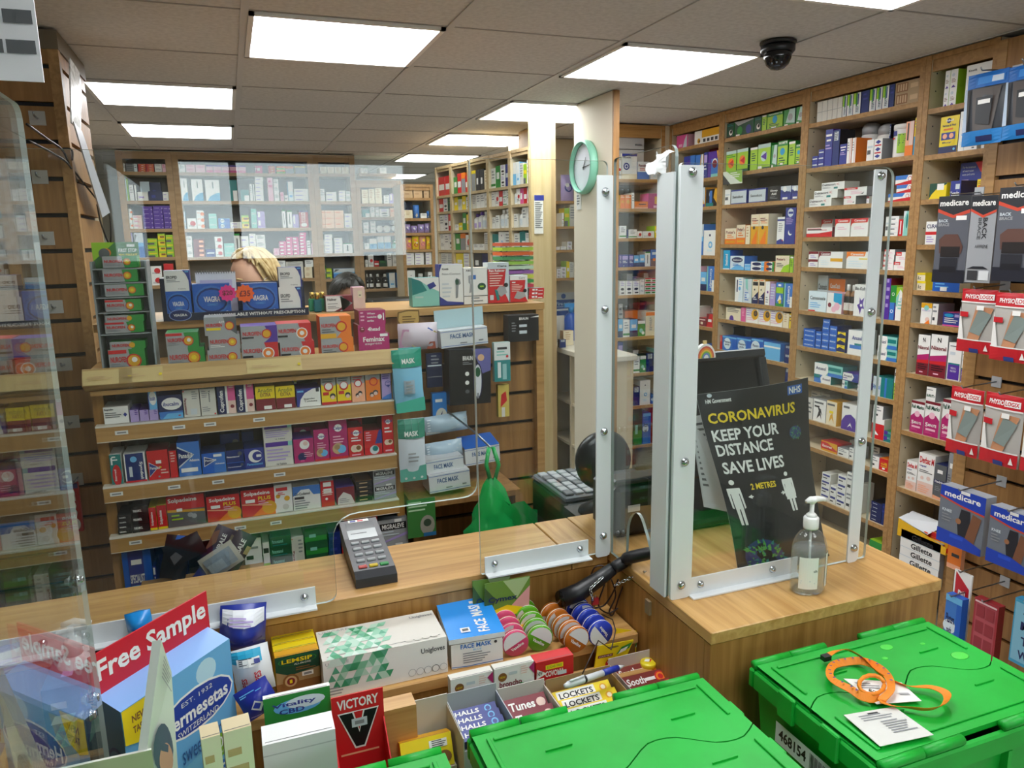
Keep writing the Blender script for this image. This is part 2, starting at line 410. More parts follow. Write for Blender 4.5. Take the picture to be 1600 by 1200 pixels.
for nm, a, b in (('wall_right', (x1-.04, y0, 0), (x1+.06, y1, CH+.01)), ('wall_left', (x0-.06, y0, 0), (x0+.04, y1, CH+.01)), ('wall_back', (x0, y1-.04, 0), (x1, y1+.06, CH+.01))):
    mb = MB(); mb.box(a, b, WALLM); struct(mb.build(nm))
# shop front behind the camera: a window high in the wall
mb = MB(); FY = -3.3
for a, b in (((x0, FY, 0), (-.32, FY+.1, CH)), ((-.32, FY, 0), (1.36, FY+.1, 1.48)), ((-.32, FY, 2.24), (1.36, FY+.1, CH)), ((1.36, FY, 0), (x1, FY+.1, CH))):
    mb.box(a, b, WALLM)
struct(mb.build('wall_front'))
mb = MB(); fr = C('6d6f72', .4)
for a, b in (((-.32, FY+.02, 1.48), (-.28, FY+.08, 2.24)), ((1.32, FY+.02, 1.48), (1.36, FY+.08, 2.24)), ((.05, FY+.02, 1.48), (.10, FY+.08, 2.24)), ((-.32, FY+.02, 1.48), (1.36, FY+.08, 1.52)), ((-.32, FY+.02, 2.20), (1.36, FY+.08, 2.24))): mb.box(a, b, fr)
mb.box((-.28, FY+.045, 1.52), (1.32, FY+.05, 2.20), PERSPEX); struct(mb.build('window_1'))


# ------------------------------------------------------------------ ceiling lights, the lamps of the room
LEDM = emit('led_diffuser', (0.965, 0.985, 1.0), LED_POWER)
spots = [(4, 0, 'above the counter, nearest of the left lights'), (3, 2, 'left of the tee, middle of the left lights'), (3, 4, 'nearest the far shelves on the left'), (6, 0, 'beside the dome camera'),
         (6, 2, 'second from the dome camera'), (6, 4, 'third from the dome camera'), (6, 6, 'fourth from the dome camera'), (6, 9, 'over the far end of the back room'),
         (6, -2, 'over the shop floor near the till'), (4, -3, 'over the shop floor near the counter'), (6, -5, 'over the shop floor by the door'), (4, -6, 'over the shop floor by the window')]
for i, j, wh in spots:
    xa, xb = XT[i], XT[i+1]; ya, yb = YT[j+11], YT[j+12]; q = .016
    t = thing('ceiling_light', 'square white LED ceiling panel '+wh, 'light', ((xa+xb)/2, (ya+yb)/2, CH), 'LED ceiling panels')
    t_ = Matrix.Translation(-t.location); f = MB(); f.M = t_; w_ = C('e9e7e2', .4)
    for a, b in (((xa+.011, ya+.007), (xb-.011, ya+q+.007)), ((xa+.011, yb-q-.007), (xb-.011, yb-.007)), ((xa+.011, ya+.007), (xa+q+.011, yb-.007)), ((xb-q-.011, ya+.007), (xb-.011, yb-.007))):
        f.box((a[0], a[1], CH-.006), (b[0], b[1], CH+.0044), w_)
    f.build('frame', t); f = MB(); f.M = t_; f.box((xa+q+.011, ya+q+.007, CH-.001), (xb-q-.011, yb-q-.007, CH+.004), LEDM); f.build('diffuser', t)

# dome camera
p = at_z(1216, 66, CH); t = thing('dome_camera', 'black dome security camera hanging from the ceiling beside the right light', 'camera', p)
b = MB(); blk = C('1b1d22', .35); b.lathe([(.052,-.012),(.062,-.006),(.062,0)], blk, 24); b.lathe([(.05,-.04),(.058,-.03),(.058,-.012)], blk, 24); b.build('housing', t)
b = MB(); b.lathe([(.004,-.098),(.022,-.094),(.038,-.08),(.046,-.06),(.048,-.04)], C('0c0d10', .12), 24, (-.006, -.008, .004)); d = b.build('dome', t)
b = MB(); b.lathe([(.012,-.092),(.014,-.088)], C('3a3f4a', .2), 12, (-.018, -.022, .006))
for k in range(8): b.lathe([(.003,-.0905),(.003,-.085)], C('7d8794', .3), 6, (-.018+.022*math.cos(k*.785), -.022+.022*math.sin(k*.785), .012))
b.build('lens', d)

# ------------------------------------------------------------------ pillar with the clock
def kb(a, b, m, nm): mb = MB(); mb.box(a, b, m); return mb
PX, PYN, PYF = 1.8*K, 3.379*K, 3.812*K
mb = MB(); mb.box((PX, PYN, 0), (PX+.032, PYF, CH), C('e3d9c4', .7)); struct(mb.build('wall_pillar'))
mb = MB(); mb.box((PX+.001, PYN-.012, 0), (PX+.031, PYN, CH), SLAT); struct(mb.build('trim_2'))
c = at_x(916.5, 261.5, PX); t = thing('wall_clock', 'round mint green wall clock hanging on the cream pillar', 'clock', (PX, c.y, c.z))
R = .128; b = MB(); prof = [(R*.86,.0),(R*1.0,.0),(R*1.02,.012),(R*.98,.036),(R*.92,.040),(R*.90,.030),(R*.88,.018)]
b.M = Matrix.Rotation(-math.pi/2, 4, 'Y'); mint = C('8fd0b6', .35); V = []; n = 40
for r_, z_ in prof: V.append([(r_*math.cos(2*math.pi*k/n), r_*math.sin(2*math.pi*k/n), z_) for k in range(n)])
b.grid(V, mint, True, True); b.build('rim', t)
b = MB(); b.M = Matrix.Rotation(-math.pi/2, 4, 'Y'); b.lathe([(R*.885,.004),(R*.885,.014)], C('e4e9f0', .5), 40, smooth=False)
for k in range(12):
    a = k*math.pi/6; b.poly([(R*.78*math.cos(a)+dx, R*.78*math.sin(a)+dy, .0146) for dx, dy in ((-.003,-.003),(.003,-.003),(.003,.003),(-.003,.003))], C('b9c2cc'))
face = b.build('dial', t)
b = MB()
for ang, ln, wd in ((62, .052, .004), (5, .078, .003)):      # hands seen from -X: z up, +y to the left
    a = math.radians(ang); d_ = Vector((0, -math.sin(math.radians(90-ang)), math.sin(a))); s_ = Vector((0, d_.z, -d_.y))
    o_ = Vector((-.017, 0, 0)); b.add([o_-s_*wd-d_*.012, o_+s_*wd-d_*.012, o_+s_*wd*.5+d_*ln, o_-s_*wd*.5+d_*ln], [(0,1,2,3)], C('3a3d40'))
b.build('hands', t)
# notice under the clock
q = at_x(906, 310, PX); mb = MB(); mb.print_on(['r 0 0 1 1 W','r .1 .62 .5 .95 D','r .12 .15 .4 .6 h','l .1 .5 .8 .1 4 x'], (PX-.004, q.y+.03, q.z-.055), Vector((0,-1,0)), Vector((0,0,1)), Vector((-1,0,0)), .05, .13)
mb.box((PX-.004, q.y-.02, q.z-.055), (PX-.0005, q.y+.03, q.z+.075), C('W')); tag(mb.build('notice'), 'small white notice stuck to the cream pillar under the clock', 'notice')

# ------------------------------------------------------------------ slatwall pillar on the left
SX, SY = -.47*K*1.0, 2.946*K
def slat_panel(mb, origin, u, width, z0, z1, pitch=.112, groove=.014, thick=.02, n=None):
    """horizontal boards with dark grooves; u along, n outward"""
    z = z0; n = n or Vector((u.y, -u.x, 0)); O = Vector(origin)
    while z < z1-.01:
        zt = min(z+pitch-groove, z1)
        q = [O, O+u*width]
        V = [q[0]+Vector((0,0,z)), q[1]+Vector((0,0,z)), q[1]+Vector((0,0,zt)), q[0]+Vector((0,0,zt))]; W = [v-n*thick for v in V]
        mb.add(V+W, [(0,1,2,3),(7,6,5,4),(0,4,5,1),(3,2,6,7),(1,5,6,2),(0,3,7,4)], SLAT); z += pitch
    V = [O-n*thick+Vector((0,0,z0)), O+u*width-n*thick+Vector((0,0,z0)), O+u*width-n*thick+Vector((0,0,z1)), O-n*thick+Vector((0,0,z1))]
    mb.add(V, [(0,1,2,3)], C('17151c', .6))
t = thing('slatwall_column', 'brown slatwall column reaching from floor to ceiling at the left', 'shelving', (SX, SY, 0))
def loc_(t): return Matrix.Translation(-t.location)
mb = MB(); mb.M = loc_(t); slat_panel(mb, (SX-1.1, SY+.0, 0), Vector((1,0,0)), 1.075, .05, CH-.05, n=Vector((0,-1,0))); mb.build('slat_panel', t)
mb = MB(); mb.M = loc_(t); slat_panel(mb, (SX, SY+.03, 0), Vector((0,1,0)), .45, .05, CH-.05, n=Vector((1,0,0))); mb.build('slat_panel', t)
mb = MB(); mb.M = loc_(t); mb.box((SX-.026, SY-.004, 0), (SX+.004, SY+.03, CH-.02), SHELFW); mb.build('corner_post', t)
mb = MB(); mb.M = loc_(t); mb.box((SX-1.1, SY+.024, 0), (SX-.024, SY+.47, CH-.06), DKBACK); mb.box((SX-1.1, SY-.006, CH-.06), (SX+.006, SY+.48, CH-.004), C('6e6250', .6)); mb.build('core', t)
for (px, py) in ((58, 180), (62, 272), (72, 368), (86, 475), (100, 565), (112, 655), (118, 745)):      # brackets left in the slots
    q = at_y(px, py, SY); t2 = thing('slatwall_hook_bracket', '', 'bracket', (q.x, SY, q.z), 'empty brackets on the left slatwall')
    b = MB(); b.box((-.022, -.004, -.03), (.022, 0, .012), C('b7b6b1', .4)); b.build('plate', t2); b = MB(); b.tube([(0,-.003,-.01),(0,-.045,-.008),(0,-.052,.002)], .003, STEEL); b.build('hook', t2)
    t2['label'] = 'small grey slatwall bracket, %s from top of left column' % ORD[[180,272,368,475,565,655,745].index(py)]

# ------------------------------------------------------------------ shelving along the right wall
PR = Plane((WX, 0), (0, -1)); NR = Vector((1, 0, 0))
def yR(px, py): return at_x(px, py, WX).y
def zR(px, py): return at_x(px, py, WX).z
def shelving(label, pl, ua, ub, zs, depth, ztop, zbot=0.0, holes=True, th=.018, st=.022, pelmet=True, group=None, wood_=None, name='shelving_unit', back=None, inner=None):
    """Bookcase with side panels, back and one board per height in zs (top surfaces); front at the plane pl between u=ua and ub."""
    q = pl.p+pl.u*ua; t = thing(name, label, 'shelving', (q.x, q.y, zbot), group, math.atan2(pl.u.y, pl.u.x)); w = ub-ua; H = ztop-zbot
    wd = wood_ or SHELFW; inn = inner or MAPLE
    for s in (0, 1):
        b = MB(); xa = 0 if s == 0 else w-st; b.box((xa, 0, 0), (xa+st, depth, H), inn); b.box((xa-.0004, -.003, 0), (xa+st+.0004, .0005, H), wd)
        if holes:
            xs = st+.0005 if s == 0 else w-st-.0005
            k = .1
            while k < H-.05:
                for y in (.03, depth-.05): b.poly([(xs, y+.0035*math.cos(i*1.05), k+.0035*math.sin(i*1.05)) for i in (range(6) if s == 0 else range(6, 0, -1))], C('D'))
                k += .032*2
        b.build('side_panel', t)
    b = MB(); b.box((st, depth-.012, 0), (w-st, depth, H), back or C('857b6c', .7)); b.build('back_panel', t)
    if pelmet: b = MB(); b.box((st, .006, H-pelmet*.06), (w-st, .02, H), wd); b.box((st, .0, H-.018), (w-st, depth, H), wd); b.build('top_rail', t)
    for z in zs:
        b = MB(); b.box((st+.0005, .004, z-zbot-th), (w-st-.0005, depth-.013, z-zbot), inn); b.box((st+.0005, .0, z-zbot-th-.0004), (w-st-.0005, .0042, z-zbot+.0003), wd); b.build('shelf', t)
    return t
RY = [yR(1047, 205), yR(1129.3, 176), yR(1261.5, 140), yR(1449, 90), yR(1566, 52)]
ZR = [sorted(zR(*p) for p in L) for L in (
    [(1058,232.5),(1120,275.6),(1120,321.6),(1117.6,399.6),(1116,456.4),(1114,513),(1112,575)],
    [(1129.4,217.5),(1161,268),(1129.4,320.6),(1127.6,382),(1126,421),(1124,469),(1125,498),(1125,546.5),(1122,610),(1120,665)],
    [(1268.5,193),(1264,263.5),(1262,324),(1256.6,371),(1255.8,417.4),(1253.3,485),(1250.9,541),(1259,594),(1264.7,656),(1276,701.5),(1290,784.5),(1310,860)],
    [(1456,170),(1451,242.5),(1445.6,312),(1440.6,382.5),(1433.8,453.8),(1430.6,505),(1425,584),(1418.8,674.4),(1413,764),(1404,885)])]
RN = ['tall shelving unit in the corner by the white post', 'tall shelving unit rising behind the black monitor', 'wide tall shelving unit behind the sanitiser bottle', 'tall shelving unit beside the right-hand slatwall']
RNs = ['of corner bay', 'behind monitor', 'behind sanitiser', 'beside slatwall']
RU = []
for i in range(4):
    ua, ub = -RY[i]+.001, -RY[i+1]-.001; RU.append((ua, ub))
    shelving(RN[i], PR, ua, ub, ZR[i], .24, CH-.004, group='shelving along the right wall')
def rrow(bay, k, crop, txt, **kw):
    """k: shelf counted from the top, from 0"""
    zs = sorted(ZR[bay], reverse=True); z = zs[k]; hm = (zs[k-1]-.02 if k else CH-.07)-z-.002
    row(PR, z, crop, txt, '%s shelf %s' % (ORD[k], RNs[bay]), 'medicines on the right wall', hmax=hm, umin=RU[bay][0]+.023, umax=RU[bay][1]-.023, **kw)

# corner bay between pillar and right wall, facing the camera
CY = RY[0]+.01
PC = Plane((0, CY), (1, 0)); ZC = sorted(at_y(x, y, CY).z for x, y in ((974,279.7),(988,326),(971,372.6),(968,418),(968,462),(970,528),(966,586),(965,637.6),(965,700)))
CX0, CX1 = 2.14, WX-.03
shelving('shelving unit facing the camera between pillar and corner', PC, CX0, CX1, ZC, .26, CH-.004, wood_=SHELFX, pelmet=1.2)
mb = MB(); mb.box((WX-.028, CY-.002, 0), (WX+.2, CY+.03, CH-.004), MAPLE); struct(mb.build('trim_3'))
def crow(k, crop, txt): 
    zs = sorted(ZC, reverse=True); row(PC, zs[k], crop, txt, '%s shelf behind white post' % ORD[k], 'medicines in the corner unit', hmax=(zs[k-1]-.02 if k else CH-.1)-zs[k]-.002, umin=CX0+.023, umax=CX1-.023, depth=.1)
# two cupboard doors above that bay
t = thing('wall_cupboard', 'pale grey overhead cupboard between pillar and corner shelves', 'cupboard', (CX0+.03, CY, CH-.30)); w_ = CX1-CX0-.16
for z0_, z1_ in ((.16, .235), (.03, .155)):
    b = MB(); b.box((0, .02, z0_), (w_, .035, z1_), C('b9b8b4', .5)); d = b.build('door', t)
    if z0_ > .1: b = MB(); b.box((w_-.06, .008, z0_+.02), (w_-.02, .02, z0_+.028), STEEL); b.build('handle', d)
# ------------------------------------------------------------------ unit of painkillers behind the counter
AY = 2.08; PA = Plane((0, AY), (1, 0))
AX0, AX1 = -.352, .428
def zA(px, py): return PA.zat(px, py)
ZA = [zA(150, 577.5)-.014, zA(157, 666.4), zA(168, 761), zA(184, 839), .66]
t = thing('display_shelving', 'oak open shelving of painkillers standing behind the counter at left', 'shelving', (AX0, AY, 0)); L_ = loc_(t)
for xa in (AX0, AX1-.018):
    b = MB(); b.M = L_; b.box((xa, AY+.03, 0), (xa+.018, AY+.262, ZA[0]-.002), SLAT); b.box((xa-.004 if xa < 0 else xa, AY+.028, 0), (xa+.022, AY+.03, ZA[0]-.002), OAKF); b.build('side_panel', t)
b = MB(); b.M = L_; b.box((AX0+.018, AY+.25, 0), (AX1-.018, AY+.262, ZA[0]-.02), C('4a443e', .7)); b.build('back_panel', t)
for i, z in enumerate(ZA):
    b = MB(); b.M = L_; xa, xb = (AX0+.001, AX1-.0185) if i else (AX0-.012, AX1)
    b.box((xa if not i else AX0, AY+.003, z-.016), (xb, AY+.249, z), C('d8cfbe', .5) if i else SHELFX); s = b.build('shelf', t)
    e = MB(); e.M = L_
    if i == 0:
        e.add([(AX0-.012, AY-.030, z-.022), (AX1, AY-.030, z-.022), (AX1, AY-.004, z+.016), (AX0-.012, AY-.004, z+.016), (AX0-.012, AY+.003, z-.040), (AX1, AY+.003, z-.040), (AX1, AY+.003, z+.016), (AX0-.012, AY+.003, z+.016)],
              [(0,1,2,3),(3,2,6,7),(4,5,1,0),(0,3,7,4),(1,5,6,2)], wood('lip_oak', 'b7945c', 'd6b67e', 'x', .6, .35))
        e.box((AX0, AY-.006, z-.052), (AX1-.004, AY+.003, z-.0405), SHELFX)
        for xa, w_ in ((AX0-.01, .11), (AX0+.07, .10), (.02, .14)):     # plastic ticket holders clipped on the lip
            e.add([(xa, AY-.0315, z-.020), (xa+w_, AY-.0315, z-.020), (xa+w_, AY-.006, z+.013), (xa, AY-.006, z+.013)], [(0,1,2,3)], C('dcc48c', .2))
            e.print_on(['c .95 .5 .2 Y','l .1 .6 .6 .25 2 k'], (xa, AY-.0318, z-.012), Vector((1,0,0)), Vector((0,.61,.79)), Vector((0,-.79,.61)), w_, .02)
    else:
        e.box((xa, AY-.006, z-.040), (xb, AY+.0025, z-.002), SHELFX); e.box((xa, AY-.007, z-.003), (xb, AY+.0025, z+.001), C('e9e4d8', .4)); e.box((xa, AY-.0065, z-.042), (xb, AY+.0025, z-.040), C('d9d0be', .4))
        r_ = random.Random(i)
        for k in range(r_.choice((4, 5, 6))):
            x = AX0+.04+k*.12+r_.uniform(-.03, .03)
            if x < AX1-.06: e.print_on(['r 0 .1 1 .9 W','r .15 .35 .85 .65 g'], (x, AY-.0064, z-.026), Vector((1,0,0)), Vector((0,0,1)), Vector((0,-1,0)), .03, .013)
    e.build('ticket_edge', s)
def arow(k, crop, txt, shelf=None, **kw):
    nm = ['top shelf behind the counter', 'second shelf behind the counter', 'third shelf behind the counter', 'fourth shelf behind the counter', 'lowest shelf behind the counter'][k]
    hm = (ZA[k-1]-.042-ZA[k]) if k else None
    row(PA, ZA[k], crop, txt, shelf or nm, 'painkiller packs behind the counter', name='tablet_carton', hmax=hm, umin=AX0+.019 if k else None, umax=None if k in (0, 4) else AX1-.019, **kw)
# tall partition desk whose top carries the displays, slatwall on its face
DY = 2.36; DZ = at_y(500, 490, DY).z; DX1 = at_y(850, 480, DY).x
t = thing('partition_desk', 'tall oak partition desk with slatwall face behind the painkiller shelves', 'desk', (0, DY, 0)); L_ = loc_(t)
b = MB(); b.M = L_; b.box((AX0-.02, DY-.004, DZ-.022), (DX1, DY+.34, DZ), SHELFX); b.build('desk_top', t)
b = MB(); b.M = L_; slat_panel(b, (AX1+.01, DY+.03, 0), Vector((1,0,0)), DX1-AX1-.03, .05, DZ-.03, pitch=.105, n=Vector((0,-1,0))); b.build('slat_panel', t)
b = MB(); b.M = L_; b.box((DX1-.03, DY, 0), (DX1-.002, DY+.33, DZ-.022), SHELFX); b.build('end_panel', t)
b = MB(); b.M = L_; b.box((AX0-.02, DY+.06, 0), (DX1-.031, DY+.09, DZ-.023), C('6b5a44', .6)); b.build('core', t)
PD = Plane((0, DY), (1, 0))
# ------------------------------------------------------------------ dispensary shelving at the back
BY = 6.3*K; PB = Plane((0, BY), (1, 0))
def zB(*p): return PB.zat(*p)
def xB(px, py): return PB.hit(px, py).x
BX = [xB(186, 300), xB(275, 320), xB(494, 340), xB(559, 345), xB(629, 345)]
ZB = [sorted((zB(*p) for p in L), reverse=True) for L in (
    [(250,268.7),(250,313.7),(250,357.5),(250,402),(250,446)],
    [(360,270),(360,314.2),(360,357),(360,401),(440,436)],
    [(520,271),(520,314.5),(520,356.5),(520,396),(520,435.6)],
    [(590,271),(590,318),(590,339),(590,364),(590,389),(590,417),(590,451)])]
BN = ['far left bay', 'far bay behind blond head', 'far narrow bay', 'far bay left of open cabinet']
GREYB = C('8f8b88', .7)
for i in range(4):
    shelving(['far shelving bay at the left end of the back wall', 'wide far shelving bay behind the blond woman', 'narrow far shelving bay behind the bent dark head', 'low far shelving bay left of the open cabinet'][i], PB, BX[i]+.001, BX[i+1]-.001, ZB[i], .25, CH-.005 if i < 3 else CZ+.50*K, group='dispensary shelving',
             holes=False, st=.04 if i < 3 else .03, th=.022, wood_=wood('far_shelf', 'a07c52', 'b8946a', 'x', .5, .5), back=GREYB, pelmet=.9)
def brow(i, k, crop, txt, **kw):
    z = ZB[i][k]; row(PB, z, crop, txt, '%s shelf, %s' % (ORD[k], BN[i]), 'medicines on the back wall', hmax=((ZB[i][k-1]-.024 if k else CH-.09)-z-.002), umin=BX[i]+.041, umax=BX[i+1]-.041, depth=.12, name='stock_carton', **kw)
# open cabinet in front of it
FYc = 5.7*K; PF = Plane((0, FYc), (1, 0)); FX0, FX1 = PF.hit(630, 400).x, PF.hit(680, 400).x
ZF = sorted((PF.zat(*p) for p in ((655,309+29),(655,341),(655,364),(655,390),(655,414),(655,462))), reverse=True)
ZF = sorted((PF.zat(655, y) for y in (309, 341, 364, 390, 414, 462)), reverse=True)
shelving('open oak cabinet of packs at the far corner', PF, FX0, FX1, ZF, .25, PF.zat(655, 288), holes=False, st=.022, wood_=SHELFW, pelmet=.7)
def frow(k, crop, txt, **kw):
    row(PF, ZF[k], crop, txt, '%s shelf of far open cabinet' % ORD[k], 'packs in the far open cabinet', hmax=(ZF[k-1]-.02 if k else ZF[0]+.2)-ZF[k]-.002 if k else .135, umin=FX0+.023, umax=FX1-.023, depth=.1, **kw)
# pigeonhole wall running towards the camera
a_ = math.radians(9); PG = Plane((1.735*K, 4.26*K), (math.sin(a_), -math.cos(a_)))
GB = [PG.uc(PG.hit(x, 300)) for x in (681, 704.5, 732.5, 762.5, 796.5, 828)]
ZG = sorted((PG.zat(800, y) for y in (290, 320, 356, 391.5, 426, 462)), reverse=True)
for i in range(5):
    shelving('narrow pale pigeonhole column, %s from the far cabinet' % ORD[i], PG, GB[i]+.0005, GB[i+1]-.0005, ZG, .17, ZG[0]+.20, holes=False, st=.014, th=.016, group='pigeonhole columns', pelmet=.6, wood_=wood('pale_shelf', 'b59a70', 'cbb48a', 'y', .5, .5), back=C('c9b998', .6))
def grow(i, k, txt):
    a, b = GB[i]+.016, GB[i+1]-.016; z = ZG[k]+.0012; hcap = (ZG[k-1]-ZG[k]-.022) if k else .13; n = 0; e = txt.split(); w = (b-a)/len(e); key = '%s row of %s pigeonhole column' % (ORD[k], ORD[i]); P_ = []
    for j, it in enumerate(e):
        d0, _, h = it.partition('/'); des, _, c_ = d0.partition('*'); c_ = int(c_ or 1); h = min(float(h or .1), hcap)
        bx = [(a+j*w+.001, w-.003, z+h*q/c_, z+h*(q+1)/c_-.0004, .015, des) for q in range(c_)]
        P_.append(dict(x=a+j*w, boxes=bx, back=False))
    _rows[key] = dict(pl=PG, group='packs in the pigeonholes', name='pigeonhole_carton', cat='box', depth=.1, piles=P_)
# end panel of the pigeonhole wall, with a list pinned on it
q = PG.hit(829, 300); mb = MB(); ex0 = q.x+.002; ey = q.y+.0; ex1 = at_y(861, 300, ey).x; mb.box((ex0, ey, 0), (ex1, ey+.03, CH), wood('pine_panel', 'bfa878', 'cdb88c', 'z', .5, .55)); struct(mb.build('wall_end'))
mb = MB(); mb.box((ex1, ey, 0), (ex1+.03, ey+.5, CH), wood('pine_panel_dark', 'a98d62', 'bda27a', 'z', .5, .55)); struct(mb.build('wall_return'))
PE = Plane((0, ey), (1, 0)); a0 = PE.hit(834, 305); a1 = PE.hit(850, 365)
t = tag(kb((a0.x, ey-.006, a1.z), (a1.x-.006, ey-.001, a0.z), C('e9e7e0'), '').build('wall_list'), 'long paper list with dark blue heading pinned on the pine panel', 'paper')
mb = MB(); mb.print_on(['r 0 .86 1.08 1 u'] + ['l .08 .80 .9 .05 14 x'], (a0.x, ey-.0065, a1.z), Vector((1,0,0)), Vector((0,0,1)), Vector((0,-1,0)), a1.x-a0.x-.006, a0.z-a1.z); mb.build('printed_list', t)
# worktop at the right of the back room, drawers and cubbies below, small shelves and a sign above
WKX, WKZ = 1.85, CZ-.65
t = thing('worktop_unit', 'cream worktop with open cubbies under it beyond the clock pillar', 'worktop', (WKX, 3.7, 0)); L_ = loc_(t)
b = MB(); b.M = L_; b.box((WKX, 3.66, WKZ-.035), (2.125, 4.72, WKZ), C('ddd6c6', .35), bev=.006); b.build('worktop', t)
for y in (3.70, 4.03, 4.36, 4.68): b = MB(); b.M = L_; b.box((WKX+.03, y, 0), (2.12, y+.02, WKZ-.036), MAPLE); b.build('divider', t)
for y in (3.72, 4.05, 4.38):
    for z in (.10, .36, .62): b = MB(); b.M = L_; b.box((WKX+.035, y+.001, z), (2.10, y+.309, z+.016), MAPLE); b.build('shelf', t)
b = MB(); b.M = L_; b.box((2.105, 3.72, .05), (2.12, 4.68, WKZ-.04), DKBACK); b.build('back_panel', t)
mb = MB(); mb.box((ex1+.03, 4.76, 0), (2.25, 4.80, CH), MAPLE); struct(mb.build('wall_alcove'))
PH = Plane((0, 4.60), (1, 0)); ZH = [PH.zat(x, y) for x, y in ((872,314),(872,354),(866,391),(871,435))]; hx0 = PH.hit(871, 350).x
for k, z in enumerate(ZH):
    mb = MB(); mb.box((hx0-(.03 if k > 1 else 0), 4.60, z-.016), (2.2, 4.758, z), SHELFX); tag(mb.build('wall_shelf'), 'short wall shelf beyond the pillar, %s from top' % ORD[k], 'shelf', 'short shelves beyond the pillar')
